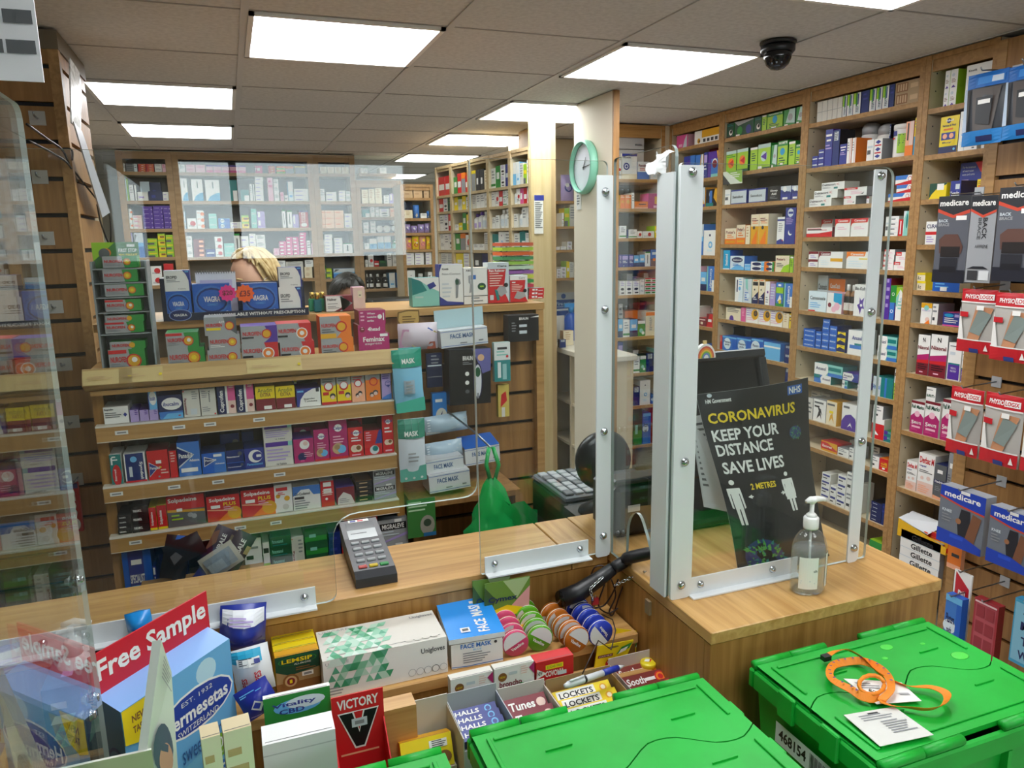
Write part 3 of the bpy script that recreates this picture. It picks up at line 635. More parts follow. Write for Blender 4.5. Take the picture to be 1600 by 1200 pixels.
designs('''
# painkillers behind the counter
nuroG|silver and green painkiller carton|S G|p .62 0 1 0 1 1 .55 1 G;c .70 .5 .30 R;c .70 .5 .25 y;c .70 .5 .12 Y;t NUROFEN .05 .42 .56 .68 R;l .05 .3 .5 .1 2 g
nuroG2|silver and green carton with red band|S G|p .66 0 1 0 1 1 .55 1 G;r 0 .80 .5 .97 R;c .68 .45 .32 R;c .68 .45 .26 y;c .7 .5 .12 W;t NUROFEN .05 .4 .52 .66 R;l .05 .3 .4 .1 2 g
nuroS|plain silver painkiller carton|S x|c .75 .5 .30 R;c .75 .5 .24 y;c .75 .5 .1 Y;t NUROFEN .05 .42 .6 .70 R;l .05 .28 .5 .1 2 W
nuroSy|silver painkiller carton with yellow strip|S D|p .7 .4 1 0 1 1 .6 1 x;r .05 .28 .5 .42 Y;c .78 .5 .24 R;c .78 .5 .19 y;t NUROFEN .05 .46 .55 .66 R;t 4.19 .46 .66 .62 .78 W
nuroV|silver and purple painkiller carton|S V|p .66 1 1 1 1 0 .62 0 .8 .3 V;c .70 .52 .28 R;c .70 .52 .22 y;t NUROFEN .05 .44 .55 .68 R;r .02 .28 .34 .38 D
nuroR|silver and red painkiller carton|S R|p .62 1 1 1 1 0 .8 0 R;c .72 .46 .30 W;c .72 .46 .25 O;c .72 .46 .12 W;t NUROFEN .05 .5 .55 .72 R;r .02 .28 .3 .38 K
nuroO|silver and orange painkiller carton|S O|p .5 .0 1 0 1 1 .62 1 .75 .4 O;r 0 .0 .5 .22 y;c .68 .52 .25 R;c .68 .52 .19 y;t NUROFEN .04 .5 .5 .68 R;l .05 .38 .45 .1 2 x
nuroSmall|thin silver and green carton|S G|r .6 0 1 1 G;c .62 .5 .35 y;t NUROFEN .06 .3 .54 .7 R
ibw|white carton with violet diamond|W w|p .78 .5 .86 .64 .94 .5 .86 .36 u;t Ibuprofen .04 .78 .4 .92 D;l .05 .62 .7 .12 3 x
lilac|small lilac carton|v V|l .55 .9 .9 .15 3 V
ibuB|light blue capsule carton|b u|p 0 0 .1 0 .35 1 0 1 f;r .8 .4 .9 .6 R
ibuN|navy and white painkiller carton|N u|e .56 .52 .42 .34 W;t ibucalm .2 .4 .85 .62 u;r .0 .0 1 .1 f
ibuL|sky blue carton with white oval|b u|p 0 0 .12 0 .12 1 0 1 u;e .56 .5 .42 .30 W;t ibucalm .2 .4 .85 .60 u
wtxt|white carton with small print|w W|l .55 .9 .92 .08 4 g;D Paracetamol .06 .1 .22 .7 M;r .4 .08 .8 .3 h;c .06 .96 .05 R
wtxt2|white carton with upright print|w W|l .1 .9 .5 .07 4 g;D Tablets .55 .5 .66 .95 x;l .1 .3 .6 .07 3 g;c .9 .05 .06 R
cupN|navy and pink ibuprofen carton|P N|r 0 0 .46 1 N;r .46 0 .58 1 W;T Cuprofen .1 .05 .4 .72 W;r .58 0 1 .4 i;c .80 .22 .11 M;l .68 .9 .95 .05 3 W
anad|yellow and maroon painkiller carton|M Y|r 0 .48 1 1 Y;n Anadin .12 .74 .86 .93 d;t EXTRA .24 .56 .78 .72 o;r .4 .04 .8 .18 W
para|violet and white tablet carton|u V|p .1 0 .16 .4 .35 .75 .7 .97 1 1 1 0 W;r .82 .78 .95 1 D;t Ibuprofen .30 .36 .75 .46 D;n Tablets .3 .24 .85 .34 D;r .04 .8 .3 .9 b
nkY|silver and yellow children's syrup carton|S M|p 0 0 1 0 1 .62 .5 .48 0 .66 Y;c .5 .56 .32 R;c .5 .58 .24 W;l .1 .93 .9 .07 4 x;r .1 .3 .5 .4 R;c .75 .26 .2 D;c .75 .22 .14 i;r 0 0 1 .08 R
nkO|silver and orange children's syrup carton|S O|p 0 0 1 0 1 .62 .5 .52 0 .66 e;c .5 .6 .30 R;c .5 .6 .22 W;l .1 .93 .9 .07 4 R;c .42 .22 .16 D;c .62 .28 .17 D;c .42 .18 .11 i;c .62 .24 .12 i
nkO2|tall orange children's syrup carton|O S|r 0 .68 1 1 S;c .55 .62 .3 R;c .55 .62 .22 O;l .1 .97 .9 .05 3 O;c .4 .2 .16 D;c .65 .26 .18 D;c .4 .17 .11 i;c .65 .23 .13 i
caf|lilac carton with blue smiling face|v W|c .68 .52 .32 u;c .68 .52 .26 v;c .60 .56 .05 u;c .76 .56 .05 u;p .52 .48 .84 .48 .7 .38 u;l .1 .9 .9 .07 4 V;p 0 0 1 0 1 .2 .5 .14 0 .06 f
bend|teal carton with red oval|T W|e .52 .30 .4 .36 R;T Stirred .3 .1 .48 .5 W;l .2 .9 .7 .1 2 W;r .1 .66 .25 .9 W
syndol|dark blue carton with upright white lettering|n W|r 0 0 .06 1 W;r .92 0 1 1 W;D Syndol .68 .1 .86 .7 W;c .45 .8 .16 b;r .2 .2 .35 .55 h;r 0 0 1 .06 R
panR|red painkiller carton with blue shield|R M|p .04 .1 .06 .62 .5 .42 h;p .06 .14 .08 .58 .46 .42 u;t Panadol .1 .36 .55 .46 W;c .6 .42 .05 Y;r .4 .55 .66 .66 W;l .6 .3 .95 .1 2 i;c .5 .1 .05 g
redslim|thin red carton|R M|l .2 .9 .8 .1 4 i
panB|bright blue painkiller carton with shield|f B|p 0 .25 0 .9 .75 .62 h;p 0 .3 0 .85 .68 .62 n;t Panadol .05 .54 .64 .68 W;t Advance .5 .42 .95 .5 W;r .1 .12 .85 .24 W
panB2|blue carton with small shield|B n|r 0 0 .5 1 B;r .5 0 1 1 f;p .08 .35 .1 .85 .62 .65 W;p .11 .40 .13 .80 .56 .65 n;t Panadol .14 .6 .6 .7 W;r .5 .8 .85 .93 W;t Advance .55 .42 .95 .5 W
paraN|dark navy tablet carton|n K|t Paracetamol .05 .42 .75 .55 W;c .8 .7 .16 x;r 0 .0 1 .05 B
paraC|blue carton with white crescent|u n|c .55 .6 .36 W;c .65 .6 .26 u;t Paracetamol .1 .16 .9 .28 b;r .6 .55 .85 .68 W
wpur|white and lilac tablet carton|w W|r .05 .75 .9 .92 V;r .85 .75 1 .92 t;l .08 .6 .9 .13 4 v;t 16_Tablets .4 .02 .75 .1 x
calV|purple children's medicine carton|V A|r 0 0 1 1 A;c .5 .78 .22 W;t Calpol .22 .72 .8 .82 u;c .45 .26 .32 k;c .65 .24 .24 b;c .4 .3 .16 q;l .2 .55 .8 .07 3 p;r 0 0 1 .06 R
calVs|purple carton with baby picture|A V|c .55 .75 .25 W;c .6 .8 .12 i;c .4 .25 .22 N;r .3 .05 .5 .12 P;l .5 .4 .95 .08 3 p
calR|red children's medicine carton|R M|c .55 .80 .22 W;t Calpol .2 .76 .9 .86 u;l .2 .62 .85 .09 2 W;c .4 .28 .26 c;c .65 .28 .26 c;c .4 .30 .16 i;c .66 .3 .16 o;r .2 .05 .8 .09 p
calR2|red carton with blue picture|R M|c .55 .2 .26 h;c .6 .25 .16 T;p .6 .45 1 .45 1 1 .85 1 u;l .1 .9 .4 .1 4 p
blk|long black carton|K D|r .1 .3 .75 .62 K;t PARAMOL .12 .34 .62 .64 W
solS|slim red and yellow carton|R Y|r 0 0 1 .1 Y;T Solpadeine .2 .2 .6 .8 W
solG|red and grey capsule carton|x R|r 0 .55 1 1 R;t Solpadeine .04 .76 .8 .94 W;p 0 .5 1 .42 1 .5 0 .58 y;c .6 .35 .08 S;c .7 .3 .08 S;l .1 .35 .4 .12 2 l;r .25 .5 .4 .6 W
solP|red and orange carton with yellow glow|R M|p .3 0 1 0 1 .45 .6 .3 O;c .82 .28 .25 y;t Solpadeine .08 .74 .86 .92 W;t PLUS .5 .58 .88 .72 Y;p 0 .46 .9 .34 .9 .38 0 .5 e;r .12 .52 .4 .64 W;l .5 .52 .8 .08 2 p
solW|white carton with orange pictures|W w|r .1 .78 .75 .9 R;c .2 .6 .13 y;c .7 .5 .16 y;c .6 .2 .18 w;l .2 .7 .6 .06 2 R;r .1 .0 1 .02 g
cocod|white carton with blue top|W w|p 0 .6 0 1 1 1 1 .6 .75 .6 .6 .85 .3 .85 .1 .65 f;t Co-Codamol .05 .62 .62 .74 D;r .05 .46 .4 .56 D;l .05 .36 .6 .1 4 g
redw|red and white carton|R W|r .2 .5 .8 .95 W;r 0 .7 1 .78 R;c .4 .3 .1 W;l .1 .6 .9 .08 3 i
purw|plum and white carton|M V|p .05 0 .1 .4 .4 .72 .8 .5 1 0 w;l .15 .3 .7 .1 3 g
blkbr|thin black and bronze carton|K o|r .2 .35 .7 .6 k
migr|grey migraine carton with black band|S x|r .05 .56 .95 .84 K;t MIGRALEVE .12 .60 .88 .80 W;p 0 0 1 .3 1 .42 0 .06 v;r .55 .86 .8 .98 W;l .05 .46 .7 .12 2 h
teal5|dark teal flat carton|d T|t Paracetamol .08 .35 .6 .7 t;r .1 .1 .8 .2 T
tealm|deep green flat carton|G d|r 0 .4 1 1 d;r .2 .3 .5 .55 t
navyf|navy flat carton|n u|r .1 .4 .7 .65 u
redf|red flat carton|R D|r .2 .3 .55 .8 W;c .4 .55 .25 S;r .6 .2 .9 .4 W
spec|large blue support box|B n|r .2 .0 .72 1 u;t SPECIALIST .22 .44 .72 .58 W;l .24 .36 .7 .1 2 b;r .3 .74 .66 .82 W;l .2 .98 .72 .02 1 b
night|blue cold remedy box|u n|r .05 .8 .7 .97 W;t Night .2 .46 .8 .62 W;t Nurse .15 .26 .8 .42 W;r .3 .7 .6 .75 W
femi|magenta period pain carton|A M|t Feminax .15 .62 .85 .86 W;n express .2 .44 .75 .56 W;r .7 .85 .95 .98 W;c .2 .1 .16 P;c .6 .1 .18 P
fhead|magenta headache stick carton|A M|t 4head .35 .3 .8 .75 W;c .15 .5 .3 M;l .12 .7 .2 .2 2 p
fem3|magenta shaker card carton|A M|t When .3 .72 .6 .86 W;t headaches .3 .48 .66 .62 W;t strike .3 .22 .55 .36 W;c .78 .55 .16 W;r .9 .3 .94 .8 W;l .05 .8 .2 .25 3 p
# dispensary desk
erop|white carton with violet swoosh|W u|p .72 1 1 1 1 0 .94 0 .94 .5 .85 .8 u;t EROPID .08 .6 .5 .74 D;l .08 .52 .6 .08 2 g;n 4_tablets .5 .08 .8 .15 x;r .82 .9 .96 .96 b
viag|deep blue carton with glowing oval|B n|e .5 .5 .46 .44 f;e .5 .5 .42 .38 n;e .5 .5 .38 .32 B;t VIAGRA .28 .45 .72 .62 W;n CONNECT .36 .34 .64 .41 b;c .88 .12 .05 W
ther1|white thermometer carton with blue corner|W u|p 0 .22 .3 .1 1 .06 1 0 0 0 u;p 0 1 .0 .8 .12 1 u;t Kinetik .12 .86 .4 .91 D;n Non-Contact .12 .74 .9 .79 x;p .66 .6 .72 .66 .86 .62 .9 .52 .8 .48 .76 .18 .66 .16 .68 .4 g;e .74 .56 .08 .07 d;l .1 .5 .5 .1 4 h
ther2|cream thermometer carton with green oval|W c|t A&D .1 .9 .35 .95 D;p .2 .78 .28 .8 .3 .55 .36 .55 .34 .34 .22 .3 .26 .55 .2 .6 S;r .3 .68 .52 .8 f;e .76 .48 .18 .1 d;r .68 .46 .84 .5 l;r 0 .22 1 .235 D;l .3 .15 .8 .08 2 g
pain1|red pain reliever carton|R h|r 0 .84 1 1 h;p .86 .84 1 .84 1 0 .75 .3 h;t Pain_Reliever .06 .77 .8 .83 W;t Care .45 .89 .9 .94 D;l .08 .72 .7 .06 6 i;p .35 .3 .55 .42 .8 .4 .9 .25 .6 .15 S;p .3 .35 .45 .3 .55 .08 .42 .06 T;c .85 .44 .1 K;r .08 .08 .25 .2 h
pain2|short red pain reliever carton|R h|r 0 .82 1 1 W;p .88 .82 1 .82 1 0 .8 .3 h;r .1 .72 .3 .76 W;n Care .5 .87 .85 .94 D;l .08 .64 .7 .06 5 i;p .2 .15 .4 .4 .8 .36 .9 .2 .5 .1 S;c .84 .42 .1 K
mint|green and white boxed monitor|t T|p 0 .4 0 1 .3 .95 .55 .55 T;p 0 1 1 1 1 .5 .6 .7 .3 .9 W;p .55 .75 .8 .85 .9 .7 .65 .58 u;r .1 .3 .4 .36 m
radox|white and plum hair carton|W M|p 1 1 1 0 .3 0 .9 .5 .6 1 M;p .4 1 1 .5 .5 .0 .6 .0 .95 .5 .55 1 h;t Nailner .06 .7 .4 .86 D;l .06 .48 .6 .08 1 x;l .06 .3 .5 .1 2 g
blush|blush pink perfume carton|i p|r .4 .55 .75 .85 c;r .5 .64 .66 .68 x
# right wall
nicD|dark green patch carton|d G|c .6 .35 .25 W;c .65 .4 .16 K;l .1 .9 .9 .1 2 T;r 0 0 1 .1 K
nicB|green carton with silver swoosh|d G|p 0 1 .2 .7 1 .95 1 1 S;c .75 .35 .3 u;c .3 .35 .3 G;r .1 .02 .3 .12 W
nicL|lime stop-smoking carton|l G|p 0 1 1 1 1 .8 0 .8 G;t NICORETTE .1 .88 .95 .97 W;c .5 .58 .24 C;l .15 .3 .8 .1 3 d;r .0 0 1 .06 G;r .3 .05 .6 .12 W
nicM|green patch carton with silver|G d|p .2 .2 1 .1 1 1 .5 1 m;c .6 .5 .22 S;r .1 .0 .4 .1 W
nicO|lime carton with orange burst|l d|r 0 .86 1 1 m;c .5 .45 .3 O;p .3 .45 .7 .6 .7 .3 R;l .1 .8 .9 .08 2 G;r 0 0 1 .1 G
nicR|lime carton with red burst|l d|r 0 .86 1 1 m;c .5 .5 .28 O;p .3 .5 .7 .66 .7 .34 R;r 0 0 1 .12 d
nicP|pale lime carton with purple burst|l G|r 0 .84 1 1 m;c .5 .5 .26 m;p .25 .5 .7 .66 .7 .34 V;r .05 .02 .35 .12 W;r .4 0 1 .06 d
limeS|slim lime carton|l G|r 0 .9 1 1 W;l .2 .7 .8 .1 4 d
senok|white and blue sachet carton|h u|r 0 .9 1 1 u;t Senokot .1 .4 .8 .6 x;r 0 0 1 .06 u
nytK|black sleep aid carton|K D|t Sleep .2 .6 .8 .76 W;t Aid .3 .4 .7 .56 W;l .2 .25 .8 .1 2 g
nytB|blue and white sleep aid carton|h u|p 0 .0 1 .0 1 .55 0 .75 u;c .4 .78 .2 W;t Nytol .1 .4 .9 .65 N;r .2 .06 .7 .2 W
potO|small cream and orange herbal carton|c O|r 0 0 1 .34 O;t Potter's .1 .66 .9 .86 M;l .2 .55 .8 .12 2 O;r .1 .1 .9 .2 y
potT|tall yellow herbal carton|y c|r 0 .6 1 1 c;l .1 .84 .9 .06 2 M;c .4 .55 .14 D;p .2 .1 .8 .5 .8 .0 .2 .0 O;l .2 .74 .9 .05 2 O
nasal|white and blue nasal carton|W u|r .0 .85 1 .92 u;l .2 .75 .8 .07 5 g;p 0 0 1 0 1 .1 .6 .2 0 .12 u;c .8 .14 .08 R
moon|indigo night carton|u V|c .5 .86 .28 h;r .3 .83 .75 .89 u;l .1 .7 .8 .05 4 v;c .55 .32 .2 W;c .63 .36 .2 u
pinkb|coral pink carton|P R|l .1 .8 .9 .12 4 i
bluC|slim blue carton|C B|T Seabond .3 .2 .7 .8 W;r 0 0 1 .06 a
seab|pale blue carton with navy oval|a f|e .5 .72 .4 .2 N;t Seabond .2 .66 .8 .78 W;p 0 0 .5 .4 1 .2 1 0 b;l .2 .4 .8 .1 2 f
seaw|flat white carton with navy oval|W b|e .45 .5 .35 .36 N;r .8 .1 1 .9 b
orgr|flat white and orange carton|W O|r 0 0 .45 1 O;r .8 0 1 1 G;e .5 .5 .3 .3 N
potG|pale lime herbal carton|c l|p .4 0 1 0 1 .5 .6 .35 l;t Potter's .1 .7 .7 .86 M;l .1 .5 .6 .1 3 x
whB|white carton with blue streaks|W a|r .2 .4 .35 .9 N;p .4 0 1 0 1 .7 .6 .4 a;c .6 .55 .16 b;l .5 .9 .9 .1 3 b
whT|white carton with teal streaks|h m|p .2 1 .5 1 .6 .5 .3 .6 t;l .2 .4 .8 .1 4 f;c .6 .3 .2 a
ylK|cream and black carton|c y|r .1 .75 .9 .9 D;p 0 0 1 0 1 .52 .0 .2 N;c .4 .58 .1 D;l .2 .25 .8 .08 2 W;r .2 .94 .8 .97 O
whP|white carton with pink disc|W p|c .6 .55 .24 p;c .6 .55 .15 V;l .2 .3 .8 .1 3 g
greyb|grey-lilac carton|v g|l .1 .8 .9 .12 5 h
bluG|blue and green toothpaste carton|f G|r 0 .55 1 .8 l;r 0 0 1 .12 G;p .2 .2 .8 .3 .6 .5 W;c .6 .2 .2 Y;r .3 .85 .7 .93 W
caned|blue carton with upright lettering|f u|r 0 0 .12 1 t;D Corsodyl .3 .15 .6 .9 W;r .6 .0 1 .45 W
purc|cream carton with purple half disc|c w|c .4 .1 .28 V;r .2 .0 .7 .03 V;l .1 .9 .9 .12 3 x
pinks|slim pink carton|P p|l .2 .9 .8 .1 6 p
sun|white carton with yellow sun disc|W c|c .72 .58 .36 y;c .78 .66 .20 D;c .78 .66 .10 o;l .05 .9 .5 .14 4 v;l .05 .3 .7 .12 2 p
cream|small cream carton|c k|l .2 .85 .7 .15 4 k
yel|small yellow carton|Y y|l .1 .7 .9 .2 2 o;r 0 .8 1 .9 W
blub|blue dressing carton with pale disc|f B|c .35 .5 .4 a;t Plasters .1 .55 .62 .7 N;t pads .2 .35 .5 .5 N;r .7 0 1 1 B;r .0 .9 1 1 b
bluw|flat sky blue carton|b f|r 0 .7 1 .8 W
whpk|white carton of pumps with gold seal|w W|r .1 .7 .5 .95 h;c .35 .35 .3 y;c .4 .3 .16 D
yelpk|yellow and black carton of vials|y W|r 0 0 1 .45 W;r .0 .0 .3 1 W;c .18 .25 .2 y;c .2 .22 .1 K;r .36 .1 .46 .34 D;r .52 .1 .62 .34 D;r .68 .1 .78 .34 D;r .84 .1 .94 .34 D
pinkpk|rose pink carton|P p|p .55 0 .9 0 .9 1 .7 .6 h;r .2 .1 .5 .3 p
bluV|blue and violet tampon carton|u f|c .5 .5 .4 V;l .2 .4 .9 .12 3 h;r .6 0 1 1 f
bluY|blue and yellow carton|f y|p .7 1 1 1 1 .0 .8 0 .55 .5 y;p .78 1 1 1 1 .1 .7 .5 h;r 0 0 .3 .5 u;r 0 0 1 .15 u
purB|purple carton with blue front|V f|r .3 .0 1 .7 f;c .6 .55 .22 W;c .6 .5 .2 M;r .3 0 1 .12 t;p .75 1 1 1 1 .3 y
blkY|black and yellow condom carton|K y|p .7 1 1 1 1 0 .6 .5 y;c .35 .7 .14 S;r .0 .0 .6 .2 T;r .3 .2 .5 .9 f
whblu|white carton fading to blue|h f|r 0 0 1 .45 f;r 0 .45 1 .6 b;p .0 .6 .3 .9 .1 .95 x
whC|white face care carton|W a|c .55 .42 .16 b;c .55 .42 .08 W;c .5 .8 .06 N;r .3 .15 .7 .24 a
whs|small white carton|W w|r .1 .3 .6 .5 x;r .1 .6 .9 .7 h
wh|plain white carton|W w|l .15 .8 .85 .16 3 g
whg|white carton with green stripe|W w|r 0 .1 1 .22 G;l .2 .8 .8 .15 3 g
whr|white carton with red spot|W w|c .6 .5 .3 R;l .1 .3 .9 .1 2 g
whd|white carton with dark eye picture|W w|e .5 .42 .3 .09 K;r .3 .1 .8 .2 D;l .2 .9 .8 .12 3 v
mar|maroon dressing carton|M R|r .3 .2 .6 .5 c;r .1 .7 .9 .85 i
redb|red first-aid carton|R M|r .2 .4 .7 .6 W;p 0 .0 .4 1 0 1 M
grw|flat green and red banded carton|W w|r 0 .75 1 1 R;r .1 .15 .9 .55 G
grn|green carton with white disc|G d|r 0 .8 1 1 W;c .45 .35 .26 t;c .7 .2 .2 W
orw|tall cream carton with orange band|c w|r 0 .82 1 .96 O;l .35 .7 .6 .08 7 g
netf|tall white carton with blue target|W c|r 0 .9 1 1 u;t Kinetik .1 .82 .6 .88 D;c .3 .5 .2 u;c .3 .5 .13 W;c .3 .5 .07 u;r 0 0 1 .2 c
dent|white and blue carton with red lettering|W f|r 0 0 1 .42 f;t Fixodent .1 .7 .9 .86 M;l .2 .6 .8 .1 2 R
ora|amber carton|O y|c .5 .5 .3 y;l .1 .9 .9 .1 2 c
orbox|orange carton with dark script|O e|r .3 .52 .85 .66 D;r 0 0 1 .2 e
mag|magenta and gold carton|A P|r .6 .3 .95 .8 y;r .5 .05 .8 .2 p
tea|teal carton|T t|l .2 .8 .8 .1 4 t
pur|violet carton with white text|u V|r .1 .6 .9 .9 v;l .15 .45 .8 .12 2 W;c .3 .1 .06 W
blw|pale blue and navy carton|b N|r 0 0 1 .35 N;r .2 .5 .8 .7 W
blor|dark blue carton with orange foot|f u|r 0 0 1 .45 j;c .5 .4 .2 O;r .2 .7 .8 .85 a
wht|slim white upright carton|W w|r .4 .2 .55 .8 D;r 0 .92 1 1 G
whstk|plain white boxed vials|w W|r 0 .47 1 .49 g
grnB|white carton with green and blue end|W u|r 0 .5 .35 1 l;r .35 .4 .55 1 G;r .3 .05 .9 .4 h;r .6 .45 .75 .95 u;l .4 .34 .8 .07 4 D
navy|deep navy carton|n K|l .2 .8 .8 .2 2 u
brn|brown carton of vials|q o|r .05 .1 .5 .9 o;r .1 .2 .16 .8 k;r .2 .2 .26 .8 k;r .3 .2 .36 .8 k;r .4 .2 .46 .8 k;r .6 .3 .9 .7 k
purs|small violet carton|u V|r .1 .4 .9 .6 h
purs2|tall violet carton|u V|r .1 .81 .9 .87 W;r .2 .68 .8 .73 W;l .1 .55 .9 .08 2 v
navyb|navy carton with barcode|n K|r .2 .7 .8 .95 h;l .25 .92 .75 .05 5 D
whst|slim white carton with brown stripe|W O|r .6 0 .85 1 i;l .1 .8 .5 .1 4 g
spray|silver-capped white spray bottle|W S spray|r .1 .45 .9 .6 u;r .25 .49 .75 .56 W;c .5 .2 .3 l
tub|white powder tub|W W tub|r 0 .66 .5 .8 u;r .05 .56 .4 .6 R;r .55 .12 .95 .7 l;l .6 .65 .9 .06 6 d
whred|white carton with blue and red lozenges|W g|p .5 .95 .85 .85 .5 .75 .15 .85 u;r .1 .66 .9 .72 R;p .5 .6 .85 .5 .5 .4 .15 .5 u;r .1 .3 .9 .36 R;p .5 .26 .85 .17 .5 .08 .15 .17 u
yelP|orange-yellow foot care carton|e O|r 0 0 1 .3 O;r .2 .45 .38 .95 D;r .5 .3 1 1 i
yelC|yellow and cyan carton|Y C|r 0 0 1 .5 C;r .3 .5 1 .62 y;l .2 .9 .8 .08 3 T
dakt|white carton with black lettering|W w|t Daktacort .03 .55 .62 .85 D;n HC .66 .55 .78 .85 R;r .55 .1 .72 .35 T;l .05 .35 .4 .12 2 g
wred|white carton with red corner|W g|r 0 .75 .6 1 R;t Canesten .12 .8 .5 .95 W;l .3 .5 .8 .14 3 p;p .75 .2 .9 .4 .85 .15 x
redw2|white carton with red wave|W M|p 0 0 1 0 1 .6 .5 .4 0 .38 R;l .03 .85 .8 .14 2 R;r .05 .72 .6 .84 x
cane|white cream carton with rust corner|W w|p 0 1 0 .55 .08 .72 .2 .76 .95 .76 1 1 O;p 0 1 0 .58 .08 .74 .2 .78 .95 .78 1 1 R;t Canesten .2 .82 .85 .95 W;l .2 .5 .8 .1 2 p
canY|white cream carton with gold bar|W w|p 0 1 0 .6 .06 .74 .15 .76 .5 .76 .5 1 M;t Canesten .1 .8 .48 .94 W;r .5 .4 1 .6 y;l .1 .4 .45 .12 3 a
canO|white cream carton with orange corner|W w|p 0 1 0 .55 .08 .72 .2 .74 .85 .74 .9 1 O;t Canesten .2 .78 .8 .93 W;r .6 .55 1 .62 Y;l .1 .4 .8 .14 3 a
canl|white and plum cream carton|W w|p 0 .6 0 1 1 1 1 .7 .2 .7 M;l .2 .4 .8 .2 2 v
canr|flat white carton with red tab|W g|r 0 .62 .5 1 R;t Canesten .08 .68 .44 .92 W;l .3 .4 .9 .14 2 p
sudo|white and blue carton with red swoosh|W R|p 0 .55 .6 .55 .7 1 0 1 f;p 0 0 1 0 1 .45 .6 .35 0 .1 R;c .8 .6 .26 R;c .8 .6 .2 W
redn|slim red carton|R M|r .4 .1 .65 .9 W
aqua|aqua and white carton|a t|p .1 0 .9 0 .9 1 .5 1 .1 .7 t;e .6 .6 .16 .3 T;r 0 0 .1 1 W
maro|dark red carton|M R|l .2 .8 .8 .2 2 R
cano|pale blue cystitis carton|a h|t Canesoasis .08 .58 .94 .76 x;r 0 0 .4 .06 R;l .1 .4 .7 .1 3 b
cano2|white carton with rust lid|W w|r 0 .6 1 1 O;t CanesOasis .1 .7 .7 .85 W;r .2 .25 .9 .35 b
blpk|white carton with blue splash|W p|p .45 1 1 1 1 .45 .7 .5 .45 .6 C;c .2 .4 .12 M;c .5 .2 .16 p;c .7 .35 .2 p
btlK|brown capsule bottle with white lid|o W bottle|r 0 .4 1 .62 K;r 0 .15 1 .4 w;l .2 .34 .8 .06 3 R
biok|white carton with purple flower|W w|t Bio-Kult .05 .82 .95 .93 D;p .6 .05 .7 .25 .95 .25 .8 .4 .9 .6 .65 .5 .5 .6 .5 .4 .3 .35 .5 .2 V;c .66 .35 .1 W
purV|plum and white carton|V M|r .3 .4 .7 .46 W;p 0 1 .2 1 .9 .5 .2 0 0 0 V;l .5 .9 .9 .2 4 v
blb|blue carton with white disc|f V|c .5 .5 .3 W;c .5 .5 .2 f
grg|green carton with white disc|G l|c .5 .5 .24 W;c .5 .5 .16 G
lim|white and lime leaf carton|W w|p 0 1 1 1 1 .75 .5 .95 0 .7 l;p 0 .7 .4 .85 .2 .4 0 .45 t;c .7 .65 .2 h;l .3 .55 .9 .1 3 t
ban|small royal blue carton|B n|e .5 .5 .44 .28 f;t Buttercup .14 .38 .86 .62 W
yelk|small yellow and navy carton|Y n|r 0 .1 1 .5 N;p 0 .5 .4 .8 1 .5 N;l .4 .9 .9 .2 1 o
anuW|white carton with curved top|W h|p 0 0 1 0 1 .35 0 .5 W;t Anusol .3 .62 1 .78 u;r .15 .25 1 .4 f;r .5 .4 1 .48 T
anuG|green and white ointment carton|t T|p 0 0 0 1 .45 1 .5 .75 .5 .3 .42 0 W;t Anusol .05 .4 .42 .7 N;r .5 .5 .95 .8 T;r .5 0 1 .3 f
anuB|blue and white ointment carton|f T|p .45 0 1 0 1 1 .5 1 .38 .6 W;t Anusol .5 .4 .95 .7 N;r 0 .6 .35 1 T
anuP|purple and white ointment carton|u V|p 0 .1 0 1 .6 1 .75 .6 .6 .1 W;t Anusol .05 .5 .6 .8 N;r .0 .3 .3 .4 V
anuT|white and teal ointment carton|h T|r .4 0 1 1 T;t Anusol .0 .35 .38 .6 f;r .6 .0 .7 1 f
teal4|small turquoise carton|t T|r .2 .4 .7 .6 W;r 0 .85 1 1 T
limA|slim lime and white carton|l W|r 0 .55 1 1 W;r .1 .77 .9 .88 D;l .2 .4 .8 .12 3 d
limA2|slim lime gel carton|l W|r 0 .75 1 1 W;l .2 .4 .8 .12 3 d
gr|grey-white flat carton|w g|l .1 .7 .8 .2 3 x
covo|white carton with dark figure|W S|p .3 .1 .45 .5 .35 .65 .6 .6 .75 .3 .6 .45 .7 .1 .55 .3 D;r .08 .82 .8 .9 x;r .1 .64 .5 .72 D
covY|yellow-tinted carton with figure|c y|p .3 .1 .4 .4 .6 .5 .8 .1 .55 .3 y;r .08 .82 .8 .9 x;r .3 .5 .7 .6 Y
pur2|white carton with plum dome|W w|p 0 0 1 0 1 .3 .9 .5 .6 .62 .25 .55 0 .3 V;p .4 .1 .6 .3 .75 .1 .6 .2 W;r .1 .82 .5 .9 x
redW|red and white carton with figure|R w|r 0 .75 1 1 W;p .1 .1 .3 .4 .6 .2 .35 .2 W
whx|white carton with grey print|W g|r .1 .2 .5 .35 D;l .1 .8 .8 .2 2 g
grn2|teal and violet flat carton|T G|r 0 .3 .4 1 V;l .4 .8 .9 .2 2 t
exor|orange carton with red label|y R|r 0 .2 1 .9 R;p .4 .9 1 .9 1 .3 y;t Exorex .1 .4 .7 .65 W
redo|red and gold carton|R O|r .2 .3 .9 .7 y;l .2 .6 .8 .2 2 R;r .4 .1 .7 .25 W
yel2|yellow and white carton|y W|r 0 .6 1 1 W;r 0 0 1 .15 c;c .5 .35 .2 O
fab|white carton with dark blue print|W w|r .1 .55 .9 .8 u;r .1 .2 .6 .35 D
drk|dark flat carton with silver print|N K|r .15 .45 .55 .58 h
# bay beside the slatwall
yelW|white carton with yellow side|W l|c .4 .7 .2 h;l .2 .45 .8 .08 3 o;p .2 .0 .5 .15 .8 0 V
